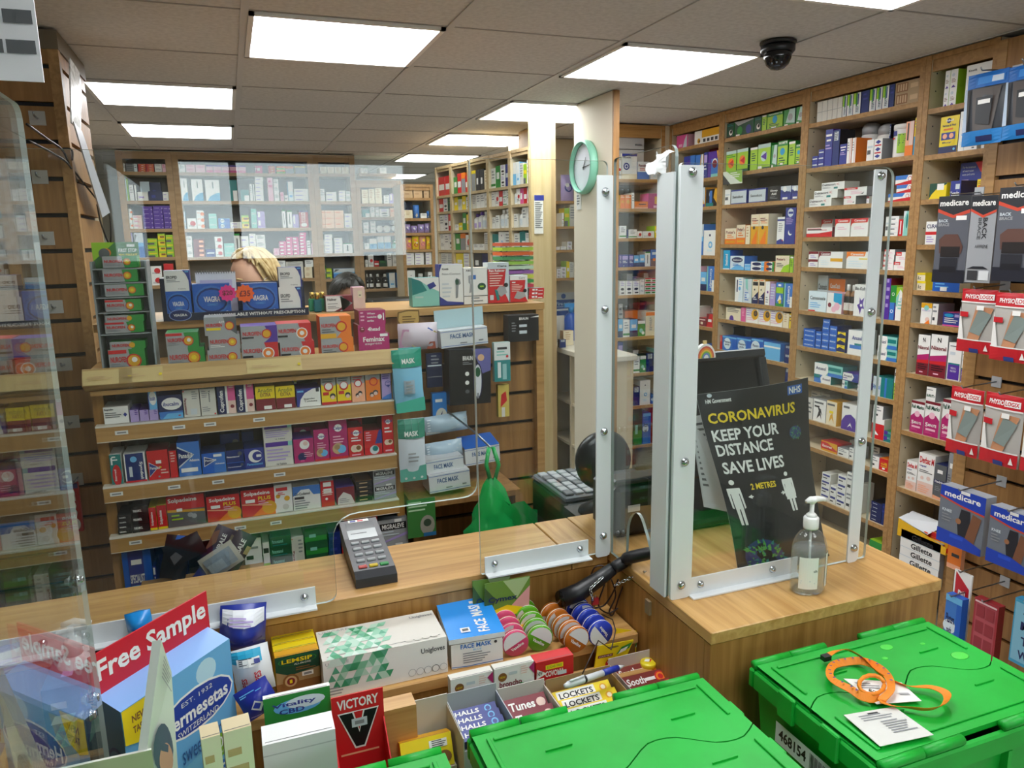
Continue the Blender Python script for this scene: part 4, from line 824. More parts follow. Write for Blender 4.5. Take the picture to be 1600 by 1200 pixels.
therm|white thermometer carton|W g|t Kinetik .08 .82 .4 .88 D;n THERMOMETER .08 .66 .9 .71 x;p .62 .4 .7 .46 .85 .4 .8 .3 .76 .12 .66 .12 T
freez|yellow and navy wart carton|Y n|c .45 .88 .12 N;t Scholl .3 .86 .7 .91 W;t Verruca_&_Wart .12 .72 .85 .78 N;r .2 .62 .7 .67 O;r .1 .36 .85 .56 u;c .3 .46 .12 e;c .65 .46 .12 e;r .1 .22 .8 .34 Y;t Buy .2 .25 .7 .31 N;r 0 0 1 .18 N;c .85 .09 .06 b
flat|flat white carton|W w|r .6 .3 .8 .6 x
grnY|green and yellow sachet carton|d Y|p 0 0 1 0 1 .9 .4 .6 .15 .3 Y;r .45 .55 .85 .95 W
bazN|navy carton with white lettering|u N|t bazuka .15 .1 .9 .4 W;r .5 .5 .9 .8 h
purp|large violet carton with red corner|u V|n For_the_treatment .1 .84 .62 .9 h;n of_verrucas .1 .74 .55 .8 h;n warts_and_corns .1 .64 .6 .7 h;l .1 .5 .5 .06 4 v;p .6 1 1 1 1 .75 .85 .7 R;p .5 0 1 0 1 .6 .7 .4 y
yelz|yellow carton with orange print|Y y|r .2 .5 .9 .6 O;l .2 .8 .9 .1 3 o;r 0 .1 .9 .3 W
cura|white carton with red bar|W w|t CURAN .08 .7 .95 .88 N;r 0 .42 1 .56 R;l .1 .3 .6 .1 3 v
yelA|small yellow carton with dark print|c Y|r 0 .75 1 1 Y;t A .12 .15 .3 .6 K;t c .36 .15 .5 .45 K
bluF|flat royal blue carton|B W|l .1 .7 .6 .3 2 b;r .3 .05 .55 .45 W
babyY|white baby carton with yellow top|W g|r 0 .76 1 1 y;c .5 .76 .22 t;n Infacol .15 .6 .85 .7 v;c .65 .2 .2 i;p .4 0 .9 0 .8 .2 O
purB2|purple carton with blue oval|u P|r 0 0 1 .1 P;e .36 .8 .28 .12 C;l .1 .55 .9 .14 3 W;r .7 .7 .95 .9 v
niz|white and crimson shampoo carton|W g|p 0 0 1 0 1 .55 0 .48 A;p 0 0 1 0 1 .4 0 .36 R;r 0 0 1 .3 M;t N .4 .82 .62 .93 K;t Nizoral .06 .64 .94 .73 M;l .15 .25 .9 .05 3 K;r .3 .06 .6 .09 p
selP|white carton with violet panel|W w|r .06 .02 .94 .42 V;r .06 .42 .94 .46 T;l .12 .9 .8 .05 1 x;r .15 .68 .55 .76 h;n MEDICAL .3 .3 .7 .35 W;n TREATMENT .25 .22 .75 .27 W
full|white and magenta lice lotion carton|W w|r 0 .92 1 1 M;t Full_Marks .04 .76 .96 .88 d;p 0 0 1 0 1 .5 .75 .62 .3 .62 0 .5 A;c .5 .6 .2 p;t 5 .1 .26 .28 .38 W;t MINUTE .3 .28 .85 .36 W;r .15 .16 .8 .22 p;l .1 .12 .6 .04 2 P
lice|white carton of combs|W g|r .06 .78 .7 .84 g;t SURE_IT's .06 .3 .9 .5 d
derb|white and pink lotion carton|W w|r 0 0 1 .3 i;t Derbac_M .08 .76 .95 .92 R;t Liquid .1 .66 .5 .72 u;l .1 .58 .9 .04 2 x;c .3 .4 .1 i;c .7 .42 .12 i;l .1 .2 .8 .05 4 e
hed|slate grey head lice carton|x N|r 0 .45 1 .55 N;t Hedrin .1 .47 .8 .54 W;r .25 .75 .7 .85 W;p 0 0 1 0 1 .06 0 .1 e;l .15 .35 .6 .05 3 g
hedG|tall grey head lice carton|g S|p .0 .22 .7 .12 .8 .2 .75 .28 0 .36 N;t Hedrin .02 .22 .6 .29 W;r .3 .7 .75 .8 W;l .1 .55 .6 .05 4 x
hedN|navy and grey head lice carton|N n|r 0 0 1 .5 x;t Hedrin .1 .62 .95 .74 W;r .25 .78 .8 .9 W;p .1 .1 .4 .4 .2 .1 b
# back wall
gryN|small grey-blue flat carton|g a|r .1 .6 .9 .9 D
grs|small grey carton|a g|l .2 .8 .8 .3 2 g
pinkl|pale pink carton|p i|l .2 .8 .8 .2 2 P
limW|pale green tall carton|m l|l .2 .9 .6 .06 8 W
limG|lime green tall carton|l G|r .6 .2 .9 .8 G
whK|white carton with black edge|W K|r .6 0 .75 1 K;l .1 .8 .5 .1 4 g
greyb2|silver grey flat carton|a g|r 0 0 1 .1 x
navyp|navy flat pack|N n|r .2 .3 .5 .6 u
whlong|long white carton|W w|l .1 .5 .9 .2 2 v
whO|white carton with orange disc|W w|c .85 .5 .42 O;l .1 .7 .5 .2 2 g
pinkw|white and rose carton|i p|r .0 .1 .5 .9 W;l .1 .7 .8 .2 2 P
purpl|vivid purple carton|V u|r .1 .3 .6 .42 v;c .88 .3 .16 v
grnYf|green and yellow flat carton|l Y|r 0 .0 .7 .3 x;r .1 .5 .9 .7 Y
yelg|yellow and lime carton|Y l|r .3 .3 .9 .6 o;r 0 .7 1 1 l
pnkV|pink carton with violet top|p V|r 0 .78 1 1 V;r 0 .0 1 .3 P
whA|white carton with blue arc|W w|p .1 0 .3 .22 .7 .36 1 .4 1 0 C;r .5 .6 .58 .9 x
lblu|light blue and white carton|a b|r 0 .5 1 1 W;r .2 .2 .8 .3 b
whor|white carton with orange end|W w|c .8 .4 .3 O;r .1 .5 .5 .7 i
marf|maroon flat carton|M j|r .5 .2 .9 .7 e
whf|white flat carton|W w|r .1 .3 .6 .5 v
tealw|teal carton with white panel|T t|r .4 0 1 .5 W
aquaf|mint carton|t T|r .1 .4 .9 .6 m
redl|salmon carton|e R|l .2 .8 .8 .2 2 W
lils|pale lilac carton|v h|r .1 .3 .4 .9 W
org2|orange-topped carton|g O|r 0 .7 1 1 O
grnr|green and red carton|l R|r 0 .5 1 1 O;r .2 .2 .8 .4 G
gryg|grey-green tub carton|g Y|r 0 .85 1 1 Y
orl|pale orange carton|s e|l .1 .6 .8 .3 1 O
pnk|rose carton|P p|r .1 .3 .6 .7 W
dk|dark green carton|d K|l .1 .8 .8 .2 2 G
lblw|white carton with blue foot|W a|r 0 0 1 .5 b
roll|white bandage roll|W w roll|
btl|dark bottle with white cap|K W bottle|r .1 .1 .9 .35 W;r .4 .5 .6 .55 W
card|brown cardboard carton|k q|l .15 .35 .8 .12 1 o;l .2 .8 .8 .1 1 q
diam|tilted blue and white pouch|f u bag|p .5 .9 .9 .5 .5 .1 .1 .5 u;p .5 .4 .7 .2 .5 .05 .3 .2 W
bagB|blue and silver pouch|v u bag|c .5 .5 .3 u;c .4 .6 .15 W
bagS|yellow and red sweet pouch|Y y bag|c .5 .35 .3 R;c .4 .7 .2 O;c .6 .5 .12 W
bagP|pink and orange sweet pouch|e P bag|c .5 .4 .3 P;c .6 .7 .2 Y
whi|pale carton with lines|w W|l .1 .85 .9 .12 5 g
redc|crimson bottle box|R P|r .1 .3 .9 .6 W
grnc|green carton|G d|r .2 .4 .8 .7 W
yelc|yellow carton|Y l|r .2 .4 .8 .6 W
darkc|dark carton|D K|r .2 .3 .6 .6 W
purc2|plum topped bottle|W V bottle|r .2 .1 .8 .4 v
whb2|white pill bottle|W W bottle|r .1 .1 .9 .5 h;l .2 .4 .8 .1 2 x
''')
# ------------------------------------------------------------------ what stands on the shelves
c1, c2, c3, c4 = (150,420,5.3333), (400,400,5.3333), (140,560,6.1538), (380,560,6.1538)
arow(0, c1, "610 920 655 nuroG; +590 865 530 nuroG2; 940 1215 670 nuroS; +945 1210 550 nuroS; +910 1180 400 nuroSy; 1225 1530 615 nuroR; +1215 1520 475 nuroV")
arow(0, c2, "210 497 712 nuroR; +182 470 560 nuroR; 552 822 682 nuroO; +540 802 500 nuroO; 862 1120 645 femi; +852 1083 572 fhead; +862 1085 452 fem3")
arow(1, c3, "105 390 465 ibw; 397 485 493 lilac; 490 580 493 lilac; 583 670 490 lilac; +412 660 245 ibuL; 680 908 525 ibuB; +668 905 350 ibuN; 915 1075 300 wtxt; 1080 1230 290 wtxt2; 1242 1418 218 cupN; 1425 1595 207 cupN")
arow(1, c4, "130 320 265 anad; 325 510 262 anad; 520 752 285 para; 760 905 140 nkY; 910 1047 122 nkY; 1050 1180 115 nkO; 1185 1328 60 nkO2; 1338 1475 100 caf; ~300 500 180 navyf; ~130 290 190 yelA")
arow(2, c3, "140 332 925 bend; 355 562 910 syndol; 575 780 880 panR; 785 860 885 redslim; 868 1085 800 panB; 1092 1322 905 panB2; 1328 1510 1000 paraN; +1295 1490 880 paraN; ~1270 1460 720 paraN; ~1480 1600 700 navyf")
arow(2, c4, "25 215 860 paraC; 205 490 780 wpur; +192 476 600 wpur; 495 690 770 calVs; 693 838 680 calV; 842 1018 580 calV; 1020 1165 660 calR; 1172 1345 690 calR2; 1348 1500 510 calR; ~500 680 660 calV; ~1020 1160 570 calR")
c5, c6 = (150,740,6.1538), (390,720,6.1538)
arow(3, c5, "170 350 400 blk*4; 355 520 310 blk*3; 527 600 322 solS; 604 698 302 solS; 702 1065 205 solG; 1080 1400 205 solP; 1412 1735 145 solP")
arow(3, c6, "252 425 225 solW; 428 692 235 cocod; 695 825 190 redw; 840 1018 250 purw; 1028 1185 190 blkbr*5; 1200 1470 70 migr*2")
arow(4, c5, "165 588 625 spec; 200 400 930 night; ~600 900 560 navyf")
arow(4, c6, "-20 150 740 whx*2; 160 225 780 limA; 228 430 720 teal5*5; 433 552 725 wtxt; 558 770 640 tealm*4; 775 890 690 navyf*4; 905 1080 650 redf*2; +915 1070 535 redf; 1085 1240 630 redf*2; +1095 1235 515 redf; 1252 1540 555 migr*2")
# ---- right wall
a, b_, c_ = (1000,120,5.3333), (1000,300,6.1538), (1110,440,10.0)
rrow(1, 0, a, "690 780 290 nicD; 785 945 280 nicB; 950 1010 285 nicD; 1015 1052 270 limeS; 1058 1188 235 nicL; 1195 1290 225 nicM; 1298 1366 215 nicM")
rrow(1, 1, a, "715 800 620 nicO; 805 897 600 nicR; 915 975 590 limeS; 978 1083 560 nicP; 1090 1138 570 nicM; 1142 1225 535 nicL; 1235 1288 540 limeS; 1293 1355 560 nicL")
rrow(1, 2, a, "705 752 940 whs; 758 885 940 senok; 905 1045 930 senok; 1062 1166 910 nytK; 1170 1256 910 nytB; 1260 1340 905 nytB")
rrow(1, 3, b_, "815 922 350 potO; 925 1008 315 potO; 1012 1055 320 cream; 1060 1138 215 potT; 1140 1226 210 potT; ~1226 1310 250 potT; 1312 1383 240 nasal; 1386 1485 150 moon; 1488 1530 300 pinkb")
rrow(1, 4, b_, "798 862 560 bluC; 866 1000 615 seab; 1005 1060 690 bluw*2; 1063 1190 670 seaw*2; 1193 1290 670 orgr*2; 1298 1432 612 potG; 1440 1470 620 limeS; 1474 1505 620 whs")
rrow(1, 5, b_, "910 985 820 whB; 990 1068 835 whT; 1074 1135 840 ylK; 1138 1195 840 ylK; 1198 1242 860 whP; 1246 1298 880 greyb; 1302 1372 870 bluG; 1380 1488 880 caned")
rrow(1, 6, c_, "240 470 410 purc; 475 545 400 pinks; 555 745 410 sun; 750 928 430 sun; 933 1122 450 sun; 1130 1222 490 cream; 1228 1312 500 yel")
rrow(1, 7, c_, "148 180 840 redslim; 185 405 860 blub; 412 630 890 blub; 638 820 900 blub; 828 1085 955 bluw; 1150 1285 1000 navyb*2; ~180 350 690 navyb")
rrow(1, 8, (1040,520,6.1538), "1130 1290 120 navyb*3; 470 800 300 blub; 810 1120 300 drk*2"); rrow(1, 9, (1040,520,6.1538), "470 700 650 mar; 720 1100 640 whx*3; 1110 1250 620 tea*2")
rrow(0, 0, a, "305 400 475 pinkpk; +205 450 352 whpk; 455 662 400 yelpk")
rrow(0, 1, a, "362 455 660 bluV; 460 525 650 bluY; 528 560 630 pur; 563 660 620 purB; ~570 640 590 mar")
rrow(0, 2, a, "475 540 925 bluY; 548 655 935 blkY")
d_, e_ = (950,300,8.8889), (950,430,8.8889)
rrow(0, 3, d_, "1218 1318 450 whblu; 1322 1500 530 whC; ~1330 1405 450 tea; ~1410 1500 430 dk")
rrow(0, 4, d_, "1200 1275 1030 pinkw; 1280 1365 1110 blw; 1370 1486 1030 caned"); rrow(0, 5, e_, "1188 1250 430 wh; 1255 1362 590 mar; 1368 1468 540 redb; ~1250 1380 450 whC; ~1384 1465 455 whC")
rrow(0, 6, e_, "1165 1265 1000 grg; 1280 1380 960 blub; 1385 1450 980 pur")
f_, g_ = (960,180,9.2294), (950,560,8.8889)
crow(0, f_, "40 102 650 whr; 106 325 555 netf; 330 500 670 dent; 520 640 690 whC")
crow(1, d_, "172 232 40 ora; 236 322 40 ora; 330 365 10 wh; 370 556 130 orbox; 560 722 20 mag; 730 808 20 tea")
crow(2, d_, "160 255 470 whg; 262 280 520 navy; 285 402 520 whg; 406 472 545 whr; 478 642 545 whr; 648 796 470 yelc")
crow(3, d_, "160 186 870 pur; 190 286 870 pur; 290 355 870 pur; 358 430 880 blw; 435 512 870 blw; 515 586 830 wht; 590 690 800 blor; 694 790 790 blor")
crow(4, e_, "160 240 80 whd; 243 340 80 whd; 343 440 80 whd; 443 502 60 wh*3; 510 596 40 grw*4; 600 692 40 grw*4; 700 770 200 wh; ~260 340 -20 whs; ~350 440 20 lils; ~490 570 -30 whs; ~690 770 -40 grnc")
crow(5, e_, "138 206 610 blw; 209 300 620 whg; 304 410 612 blw; 414 516 630 grn; 520 684 500 orw; 690 765 490 orw; ~140 206 400 wh; ~230 420 490 orbox; ~425 515 510 whC; ~215 455 370 navyp")
crow(6, e_, "135 206 930 pur; 210 345 1115 pur; 350 440 1130 whg; 445 525 1120 grn; 528 632 1080 navyb; ~340 425 1040 whs; ~540 610 1040 blw; 640 740 1020 tea")
crow(7, g_, "142 252 335 whblu; 256 345 400 navyb; 348 440 390 navyb; 440 585 305 whC; 600 700 500 blub")
crow(8, g_, "190 280 750 navyb; 285 340 780 wht; 350 470 700 tealm; 480 590 760 blub; 610 700 650 mar")
h_, i_, j_, k_, m_ = (1240,100,6.6667), (1220,250,6.1538), (1220,420,6.1538), (1220,600,6.1538), (1300,780,10)
rrow(2, 0, h_, "240 292 335 whstk; 294 345 330 whstk; 348 398 285 whstk; 400 450 275 whstk; 452 500 265 whstk; 505 547 268 grnB; 552 612 265 grnB; 616 692 255 grnB; 700 780 270 navy; 785 850 250 grnB; 855 915 232 grnB; 920 985 210 grnB; 990 1042 210 navy; 1050 1320 290 brn; +1058 1342 170 brn")
rrow(2, 1, h_, "190 248 960 purs*2; 252 312 890 purs*3; 316 392 685 purs2; 395 466 690 navyb; 472 545 835 purs2; 548 595 775 whst; 600 640 770 whst; 755 826 790 whs; 830 915 780 whred; 980 1150 630 tub; 1152 1235 600 yelP; 1240 1322 560 yelC; ~640 792 605 spray; ~800 975 625 spray; ~475 540 720 navyb")
rrow(2, 2, i_, "272 485 372 dakt; +318 545 290 dakt; +392 612 212 dakt; 540 720 350 wred; +606 826 262 wred; 795 850 350 canl; 1030 1302 316 sudo; +1110 1302 235 sudo; +1100 1305 145 sudo")
rrow(2, 3, i_, "245 492 650 redw2; 516 662 565 cane; 668 835 560 cane; 1000 1040 545 whs; 1042 1122 540 whs*4; 1126 1166 570 redn; 1170 1228 490 aqua; 1232 1282 500 maro; ~352 492 570 cane")
rrow(2, 4, i_, "262 355 880 canl*2; 360 592 882 canY; 626 832 882 canO; 980 1080 860 canr*4; 1083 1248 980 canr; +1102 1252 885 canr")
rrow(2, 5, j_, "262 434 215 cano; 438 580 232 blpk; 585 640 150 btlK; 644 690 155 btlK; 694 805 150 biok; 962 1035 90 purV; 1016 1084 322 blb; +1040 1106 160 grg; 1090 1222 180 lim; ~330 438 62 cano; ~445 605 95 cano2")
rrow(2, 6, j_, "212 325 575 ban*4; 330 384 600 ban*3; 388 455 480 ban*5; 459 530 548 ban*4; 535 612 605 yelk*3; 638 770 590 anuW; 925 1112 770 anuG; +935 1115 650 anuG; 1117 1197 597 teal4*4")
rrow(2, 7, j_, "318 480 1020 anuB; +322 592 920 anuG; 484 640 1060 anuG; +596 740 1005 anuP; 644 745 1100 anuP; 880 1070 1045 anuT; 1078 1168 965 limA")
rrow(2, 8, k_, "245 303 130 gr; 307 427 150 covo; 431 530 165 covY; 578 722 190 pur2; 868 985 330 redW; +885 980 205 whx; 975 1130 460 grn2*2; ~240 370 60 whi; ~380 460 90 whi")
rrow(2, 9, k_, "385 540 560 exor; 544 652 620 whx; 655 702 612 whx; 858 942 690 whx; 924 1026 715 redo; 1030 1108 755 yel2; ~655 700 540 whs; ~870 945 600 whx")
rrow(2, 10, k_, "380 462 850 fab*4; 466 526 975 fab*2; 530 612 870 fab*4; 616 692 845 whx*2; 694 740 960 fab*2"); rrow(2, 10, m_, "590 760 40 drk*5; 764 815 60 navy; 820 938 218 whx; 520 585 170 yelc")
rrow(2, 11, m_, "560 760 650 grg; 770 900 600 navy")
n_, o_, q_, r_, s_, t_ = (1400,30,8), (1400,180,8), (1400,320,8), (1400,430,8), (1400,580,8), (1380,700,7.2727)
rrow(3, 0, n_, "585 650 580 yelW*2; 652 745 572 yelW*2; 850 1222 290 therm; 1228 1385 320 therm")
rrow(3, 1, o_, "528 762 15 freez; 768 842 -40 whC; 846 1010 375 flat; 1060 1280 370 flat")
rrow(3, 2, o_, "410 625 850 grnY; 670 802 820 bazN; 1000 1240 790 yelz; ~770 1085 590 purp; ~1100 1240 640 yelz")
rrow(3, 3, q_, "358 542 208 cura; 560 700 240 whx")
rrow(3, 4, q_, "258 365 950 yelA; +258 365 850 yelA; 452 790 960 bluF")
rrow(3, 5, r_, "300 438 345 babyY; 442 515 355 whx; 578 790 468 purB2")
rrow(3, 6, r_, "246 394 740 niz; 402 612 740 niz; 625 790 842 selP; 800 1035 960 selP")
rrow(3, 7, s_, "168 332 368 full; 338 525 375 full; +312 490 192 lice; 548 700 345 full; ~720 900 350 full")
rrow(3, 8, t_, "246 368 140 derb; 373 556 60 derb; 550 692 182 hed; 700 868 60 hedG; 866 975 142 hedN")
# ---- tablet tower at the left of the painkillers
TW = (0,300,4); tx0, tx1 = PA.hit(157, 560).x, PA.hit(244, 560).x; tz = ZA[0]+.001
t = thing('tower_display', 'grey acrylic tower display of green-ended cartons at left end', 'display stand', (tx0, AY+.01, tz)); zt = PA.zat(195, 408)
b = MB(); gA = C('8f9698', .3)
H_ = zt-tz
for xa in (0, tx1-tx0-.004): b.box((xa, .0, 0), (xa+.004, .09, H_), gA)
b.build('side_panel', t); b = MB(); b.box((.004, .086, 0), (tx1-tx0-.004, .09, H_), C('6c7375', .3)); b.build('back_panel', t)
tz_s = [PA.zat(195, 300+y/4) for y in (477, 567, 657, 752, 888)]
for z in tz_s: b = MB(); b.box((.0045, .004, z-tz-.003), (tx1-tx0-.0045, .085, z-tz), gA); b.build('shelf', t)
b = MB(); hx = PA.hit(157, 400).x-tx0; w_ = PA.hit(232, 400).x-PA.hit(157, 400).x; hz = PA.zat(195, 378)-tz
b.box((0, .06, H_-.02), (w_, .064, hz), C('3f7d3c')); b.print_on(['p 0 .3 .5 1 0 1 l','p .75 0 1 0 1 .5 Y','c .3 .62 .16 O','e .25 .58 .12 .2 x','t FIRST_STOP .56 .62 .96 .76 W','t TO_TREAT .56 .42 .96 .56 Y','t COLD_&_FLU .56 .22 .96 .36 Y','r .75 .82 .92 .92 W'], (0, .06, H_-.02), Vector((1,0,0)), Vector((0,0,1)), Vector((0,-1,0)), w_, hz-H_+.02)
b.build('header_card', t)
for i, (z, it) in enumerate(zip(tz_s+[tz+.001], ("645 865 400 nuroG", "648 868 482 nuroG", "660 905 575 nuroG", "662 890 670 nuroG2", "660 905 810 nuroG2; +660 905 768 nuroSmall", "690 920 980 nuroG2; +690 915 932 nuroSmall"))):
    row(PA, z+.0005, TW, it, '%s tier of tower display' % ORD[i], 'cartons in the tower display', name='tablet_carton', depth=.06, inset=.016, umin=tx0+.004, umax=tx1-.004)
# ---- back wall
u_, v_, w5, x_, y_ = (160,225,8), (340,225,8), (150,200,5.3333), (420,340,7.2727), (520,240,8)
brow(0, 0, u_, "205 290 220 wh; 300 395 130 gryN*4; 398 442 250 grs; 450 548 120 redo*4; 552 650 80 redo*5; 660 748 230 wh*2; 752 850 240 pinkl")
brow(0, 1, u_, "205 268 420 limW; 272 345 440 limG; 350 440 510 whK; 446 580 600 whf; 584 760 590 navyp; 762 860 600 whf*2; ~490 610 470 greyb2; ~614 750 480 navyp")
brow(0, 2, u_, "235 388 810 whO*3; 392 508 890 pinkw*3; 520 648 780 purpl*5; 652 775 770 purpl*6; 780 890 770 purpl*5")
brow(0, 3, w5, "225 268 860 lils; 280 325 950 wh; 330 412 860 whblu; 440 522 920 grnYf*3; 530 590 880 yelg*4; 595 668 890 grnYf*3")
brow(0, 4, w5, "300 420 1110 wh*2; 470 560 1150 whr*2; 580 660 1130 redo")
brow(1, 0, u_, "930 1040 230 wh; 1048 1165 230 pinkl*2; 1170 1290 240 pinkl")
brow(1, 0, v_, "-140 -52 215 pnkV; -47 52 215 pnkV; 57 153 215 pnkV; 158 256 215 pnkV; 262 358 215 pnkV; +355 465 110 pinkl; 365 462 215 pnk; 468 565 215 pnk; 640 722 240 redo*3; 740 846 220 grnr*2; 850 952 250 org2; 970 1100 200 gryg")
brow(1, 1, u_, "938 1080 430 whA; 1130 1270 440 whA; 1300 1480 450 whA"); brow(1, 1, v_, "165 258 450 tealw; 300 400 570 tealw; 412 470 500 whK; 480 582 410 whf*6; 640 708 420 pinkl; 715 776 440 wh*3; 790 835 600 pinkl; 840 888 640 whs; 892 955 470 lblu; 960 1140 560 whf*3")
brow(1, 2, u_, "985 1048 840 lblu*3; 1068 1186 930 whr; 1190 1282 830 whor*3; 1340 1442 870 aquaf*2"); brow(1, 2, v_, "15 160 930 blub*2; 165 302 975 whf*2; 310 400 890 yelg*2; 430 500 810 aquaf*2; 505 602 840 lils*2; 820 860 820 wht; 880 942 830 wht; 946 1022 880 lils; 1030 1142 830 redl")
brow(1, 3, w5, "725 812 900 wh*3; 820 912 925 marf*4; 920 998 1010 purs; 1002 1066 905 whr*3; 1075 1160 960 aquaf*2; 1165 1212 880 wht; 1215 1282 900 whf*3; 1288 1342 880 whf*4; 1346 1420 890 wh*3")
brow(1, 3, x_, "60 122 350 pinkl*2; 128 205 270 pnk*4; 210 278 220 pnk*5; 283 352 220 pnk*5; 360 432 170 pnk*7; 440 482 260 wh; 490 532 290 pinkl*4")
brow(1, 4, x_, "80 200 490 wh*3; 205 400 500 whi*2; 410 500 560 cream*2; +415 520 482 wh")
brow(2, 0, v_, "1285 1370 250 cream; 1375 1460 250 cream; 1465 1550 250 cream; 1555 1650 270 cream")
brow(2, 1, v_, "1285 1345 560 wh; 1360 1490 600 whf*2; 1520 1600 580 whf*3; 1610 1700 590 wh*2")
brow(2, 2, v_, "1250 1352 830 orl*3; 1355 1466 830 orl*3; 1470 1585 830 orl*3; 1592 1690 870 whf*3")
brow(2, 3, x_, "560 632 250 wh*3; 640 728 190 whf*6; 750 842 230 whf*5; 850 955 290 wht")
brow(2, 4, x_, "540 600 545 grnc; 605 722 578 grnYf*2; 740 980 578 whblu")
brow(3, 0, y_, "350 390 130 wht; 395 440 130 wht; 590 672 145 wh")
brow(3, 1, y_, "365 450 450 cream; 455 530 440 cream; 535 620 430 cream; 640 710 520 wh*3; 712 830 500 lils")
brow(3, 2, y_, "362 465 700 tealw; 475 530 650 wh; 538 580 670 wh*2; 585 712 690 whd; 720 838 680 orl")
brow(3, 3, y_, "375 452 860 wh*2; 475 542 845 wh*3; 548 632 890 roll; 636 722 890 roll; 740 845 885 roll; +748 850 800 roll")
brow(3, 4, x_, "1085 1142 290 wh; 1150 1232 240 lblw; 1240 1312 205 lblw; 1316 1392 210 lblw; 1405 1510 300 aquaf; +1410 1505 255 grnc")
brow(3, 5, x_, "1090 1130 480 wh; 1135 1196 420 whr; 1200 1256 490 redc; 1260 1345 485 dk; 1350 1402 400 wh; 1410 1492 410 wh*2")
brow(3, 6, x_, "1100 1140 640 btl; 1145 1200 640 btl; 1220 1280 640 btl; 1300 1362 640 btl; 1375 1440 628 lblu; 1462 1530 628 lblu")
frow(0, y_, "885 1002 425 card; 1012 1122 425 card; 1138 1250 425 card"); frow(1, y_, "900 1000 705 cream; 1015 1095 640 diam; 1100 1178 745 wh; 1185 1262 715 diam; ~905 1000 600 navyp")
frow(2, y_, "910 985 880 bagB; 990 1070 900 bagB; 1075 1155 880 bagB; 1160 1255 870 bagB"); frow(3, y_, "915 1000 1050 bagP; 1005 1090 1030 bagS; 1095 1175 1030 bagP; 1180 1260 1030 bagS")
frow(4, (400,200,4), "935 990 775 whf*4; 995 1050 775 whf*4; 1062 1130 775 whf*4"); frow(5, (400,200,4), "935 1000 890 whC; 1010 1070 910 btl; 1080 1130 900 wh")
for i, k, tx in ((0,0,"redc/.13 redc/.15"),(1,0,"grnc/.11 redc/.13 org2/.14 redc/.11"),(2,0,"gryg/.13 darkc/.15 darkc/.16 cream/.12"),(3,0,"whg/.12 grnc/.14 whd*2/.16 purs/.18"),(4,0,"lblw/.13 lblu/.14 whi/.12 grnYf/.11 wh/.13"),
                 (0,1,"redc/.1 whd/.13 dk/.12"),(1,1,"yelc/.15 whi/.07 yelc/.14 whd*2/.08"),(2,1,"whi/.15 wh/.15 wh/.16 wh*3/.17"),(3,1,"wh/.1 whr/.12 redc/.09 whg*2/.15 wh/.14"),(4,1,"whb2/.12 whr/.13 pnk/.14 redc/.14 whr/.12"),
                 (0,2,"wh/.13 whd/.14 redc/.13"),(1,2,"wh/.04 yelc/.05 grnc/.14 yelc/.1"),(2,2,"purc2/.1 purc2/.13 whb2/.11 purc2/.12"),(3,2,"wh/.07 wh/.08 whb2/.14 whb2/.15 wh/.12"),(4,2,"wh/.08 whb2/.1 wh/.13 whC/.12"),
                 (0,3,"wh*2/.13 wh/.16 whd/.12"),(1,3,"grnc/.11 org2/.12 whr/.1"),(2,3,"wh/.04 wh/.04 whi/.11"),(3,3,"tealw/.1 whC/.12 wh/.12"),(4,3,"whg/.1 tealw/.11 wh*2/.1"),
                 (0,4,"whi/.13 whi/.14"),(1,4,"yelc/.11 whf*5/.14"),(2,4,"darkc/.15 navyp/.17"),(3,4,"wh/.1 whi/.12"),(4,4,"wh/.1 whd*2/.12")): grow(i, k, tx)
P_ = (820,400,11.4286)
row(PH, ZH[1], (700,220,8), "1425 1450 900 whr; 1455 1520 840 grnYf; 1525 1600 800 whi", 'second short shelf beyond pillar', 'packs beyond the pillar', depth=.09)
row(PH, ZH[0], (700,220,8), "1430 1590 420 bagB", 'highest short shelf beyond pillar', 'packs beyond the pillar')
row(PH, ZH[3], P_, "570 640 230 whd*3; 645 740 200 whd*3; 745 800 95 yelc; 805 880 110 whi", 'lowest short shelf beyond pillar', 'packs beyond the pillar', depth=.09)
row(PH, ZH[2], (680,330,8), "1490 1560 450 whf*2; 1570 1640 440 whf*2; 1650 1710 380 whd*2", 'third short shelf beyond pillar', 'packs beyond the pillar', depth=.09)
# ---- on the partition desk: row of display packs
cd_ = (600,200,4.0)
def drow(crop, txt, shelf='partition desk', **kw): row(PD, DZ+.0008, crop, txt, shelf, 'packs on the partition desk', hmax=None, **kw)
drow((420,340,7.2727), "655 960 888 radox; 968 1105 790 blush", inset=.03, depth=.05)
drow(cd_, "180 350 935 mint; 352 500 850 ther1; 502 650 872 ther2; 652 785 840 pain1; 790 900 920 pain2", inset=.05, depth=.075)
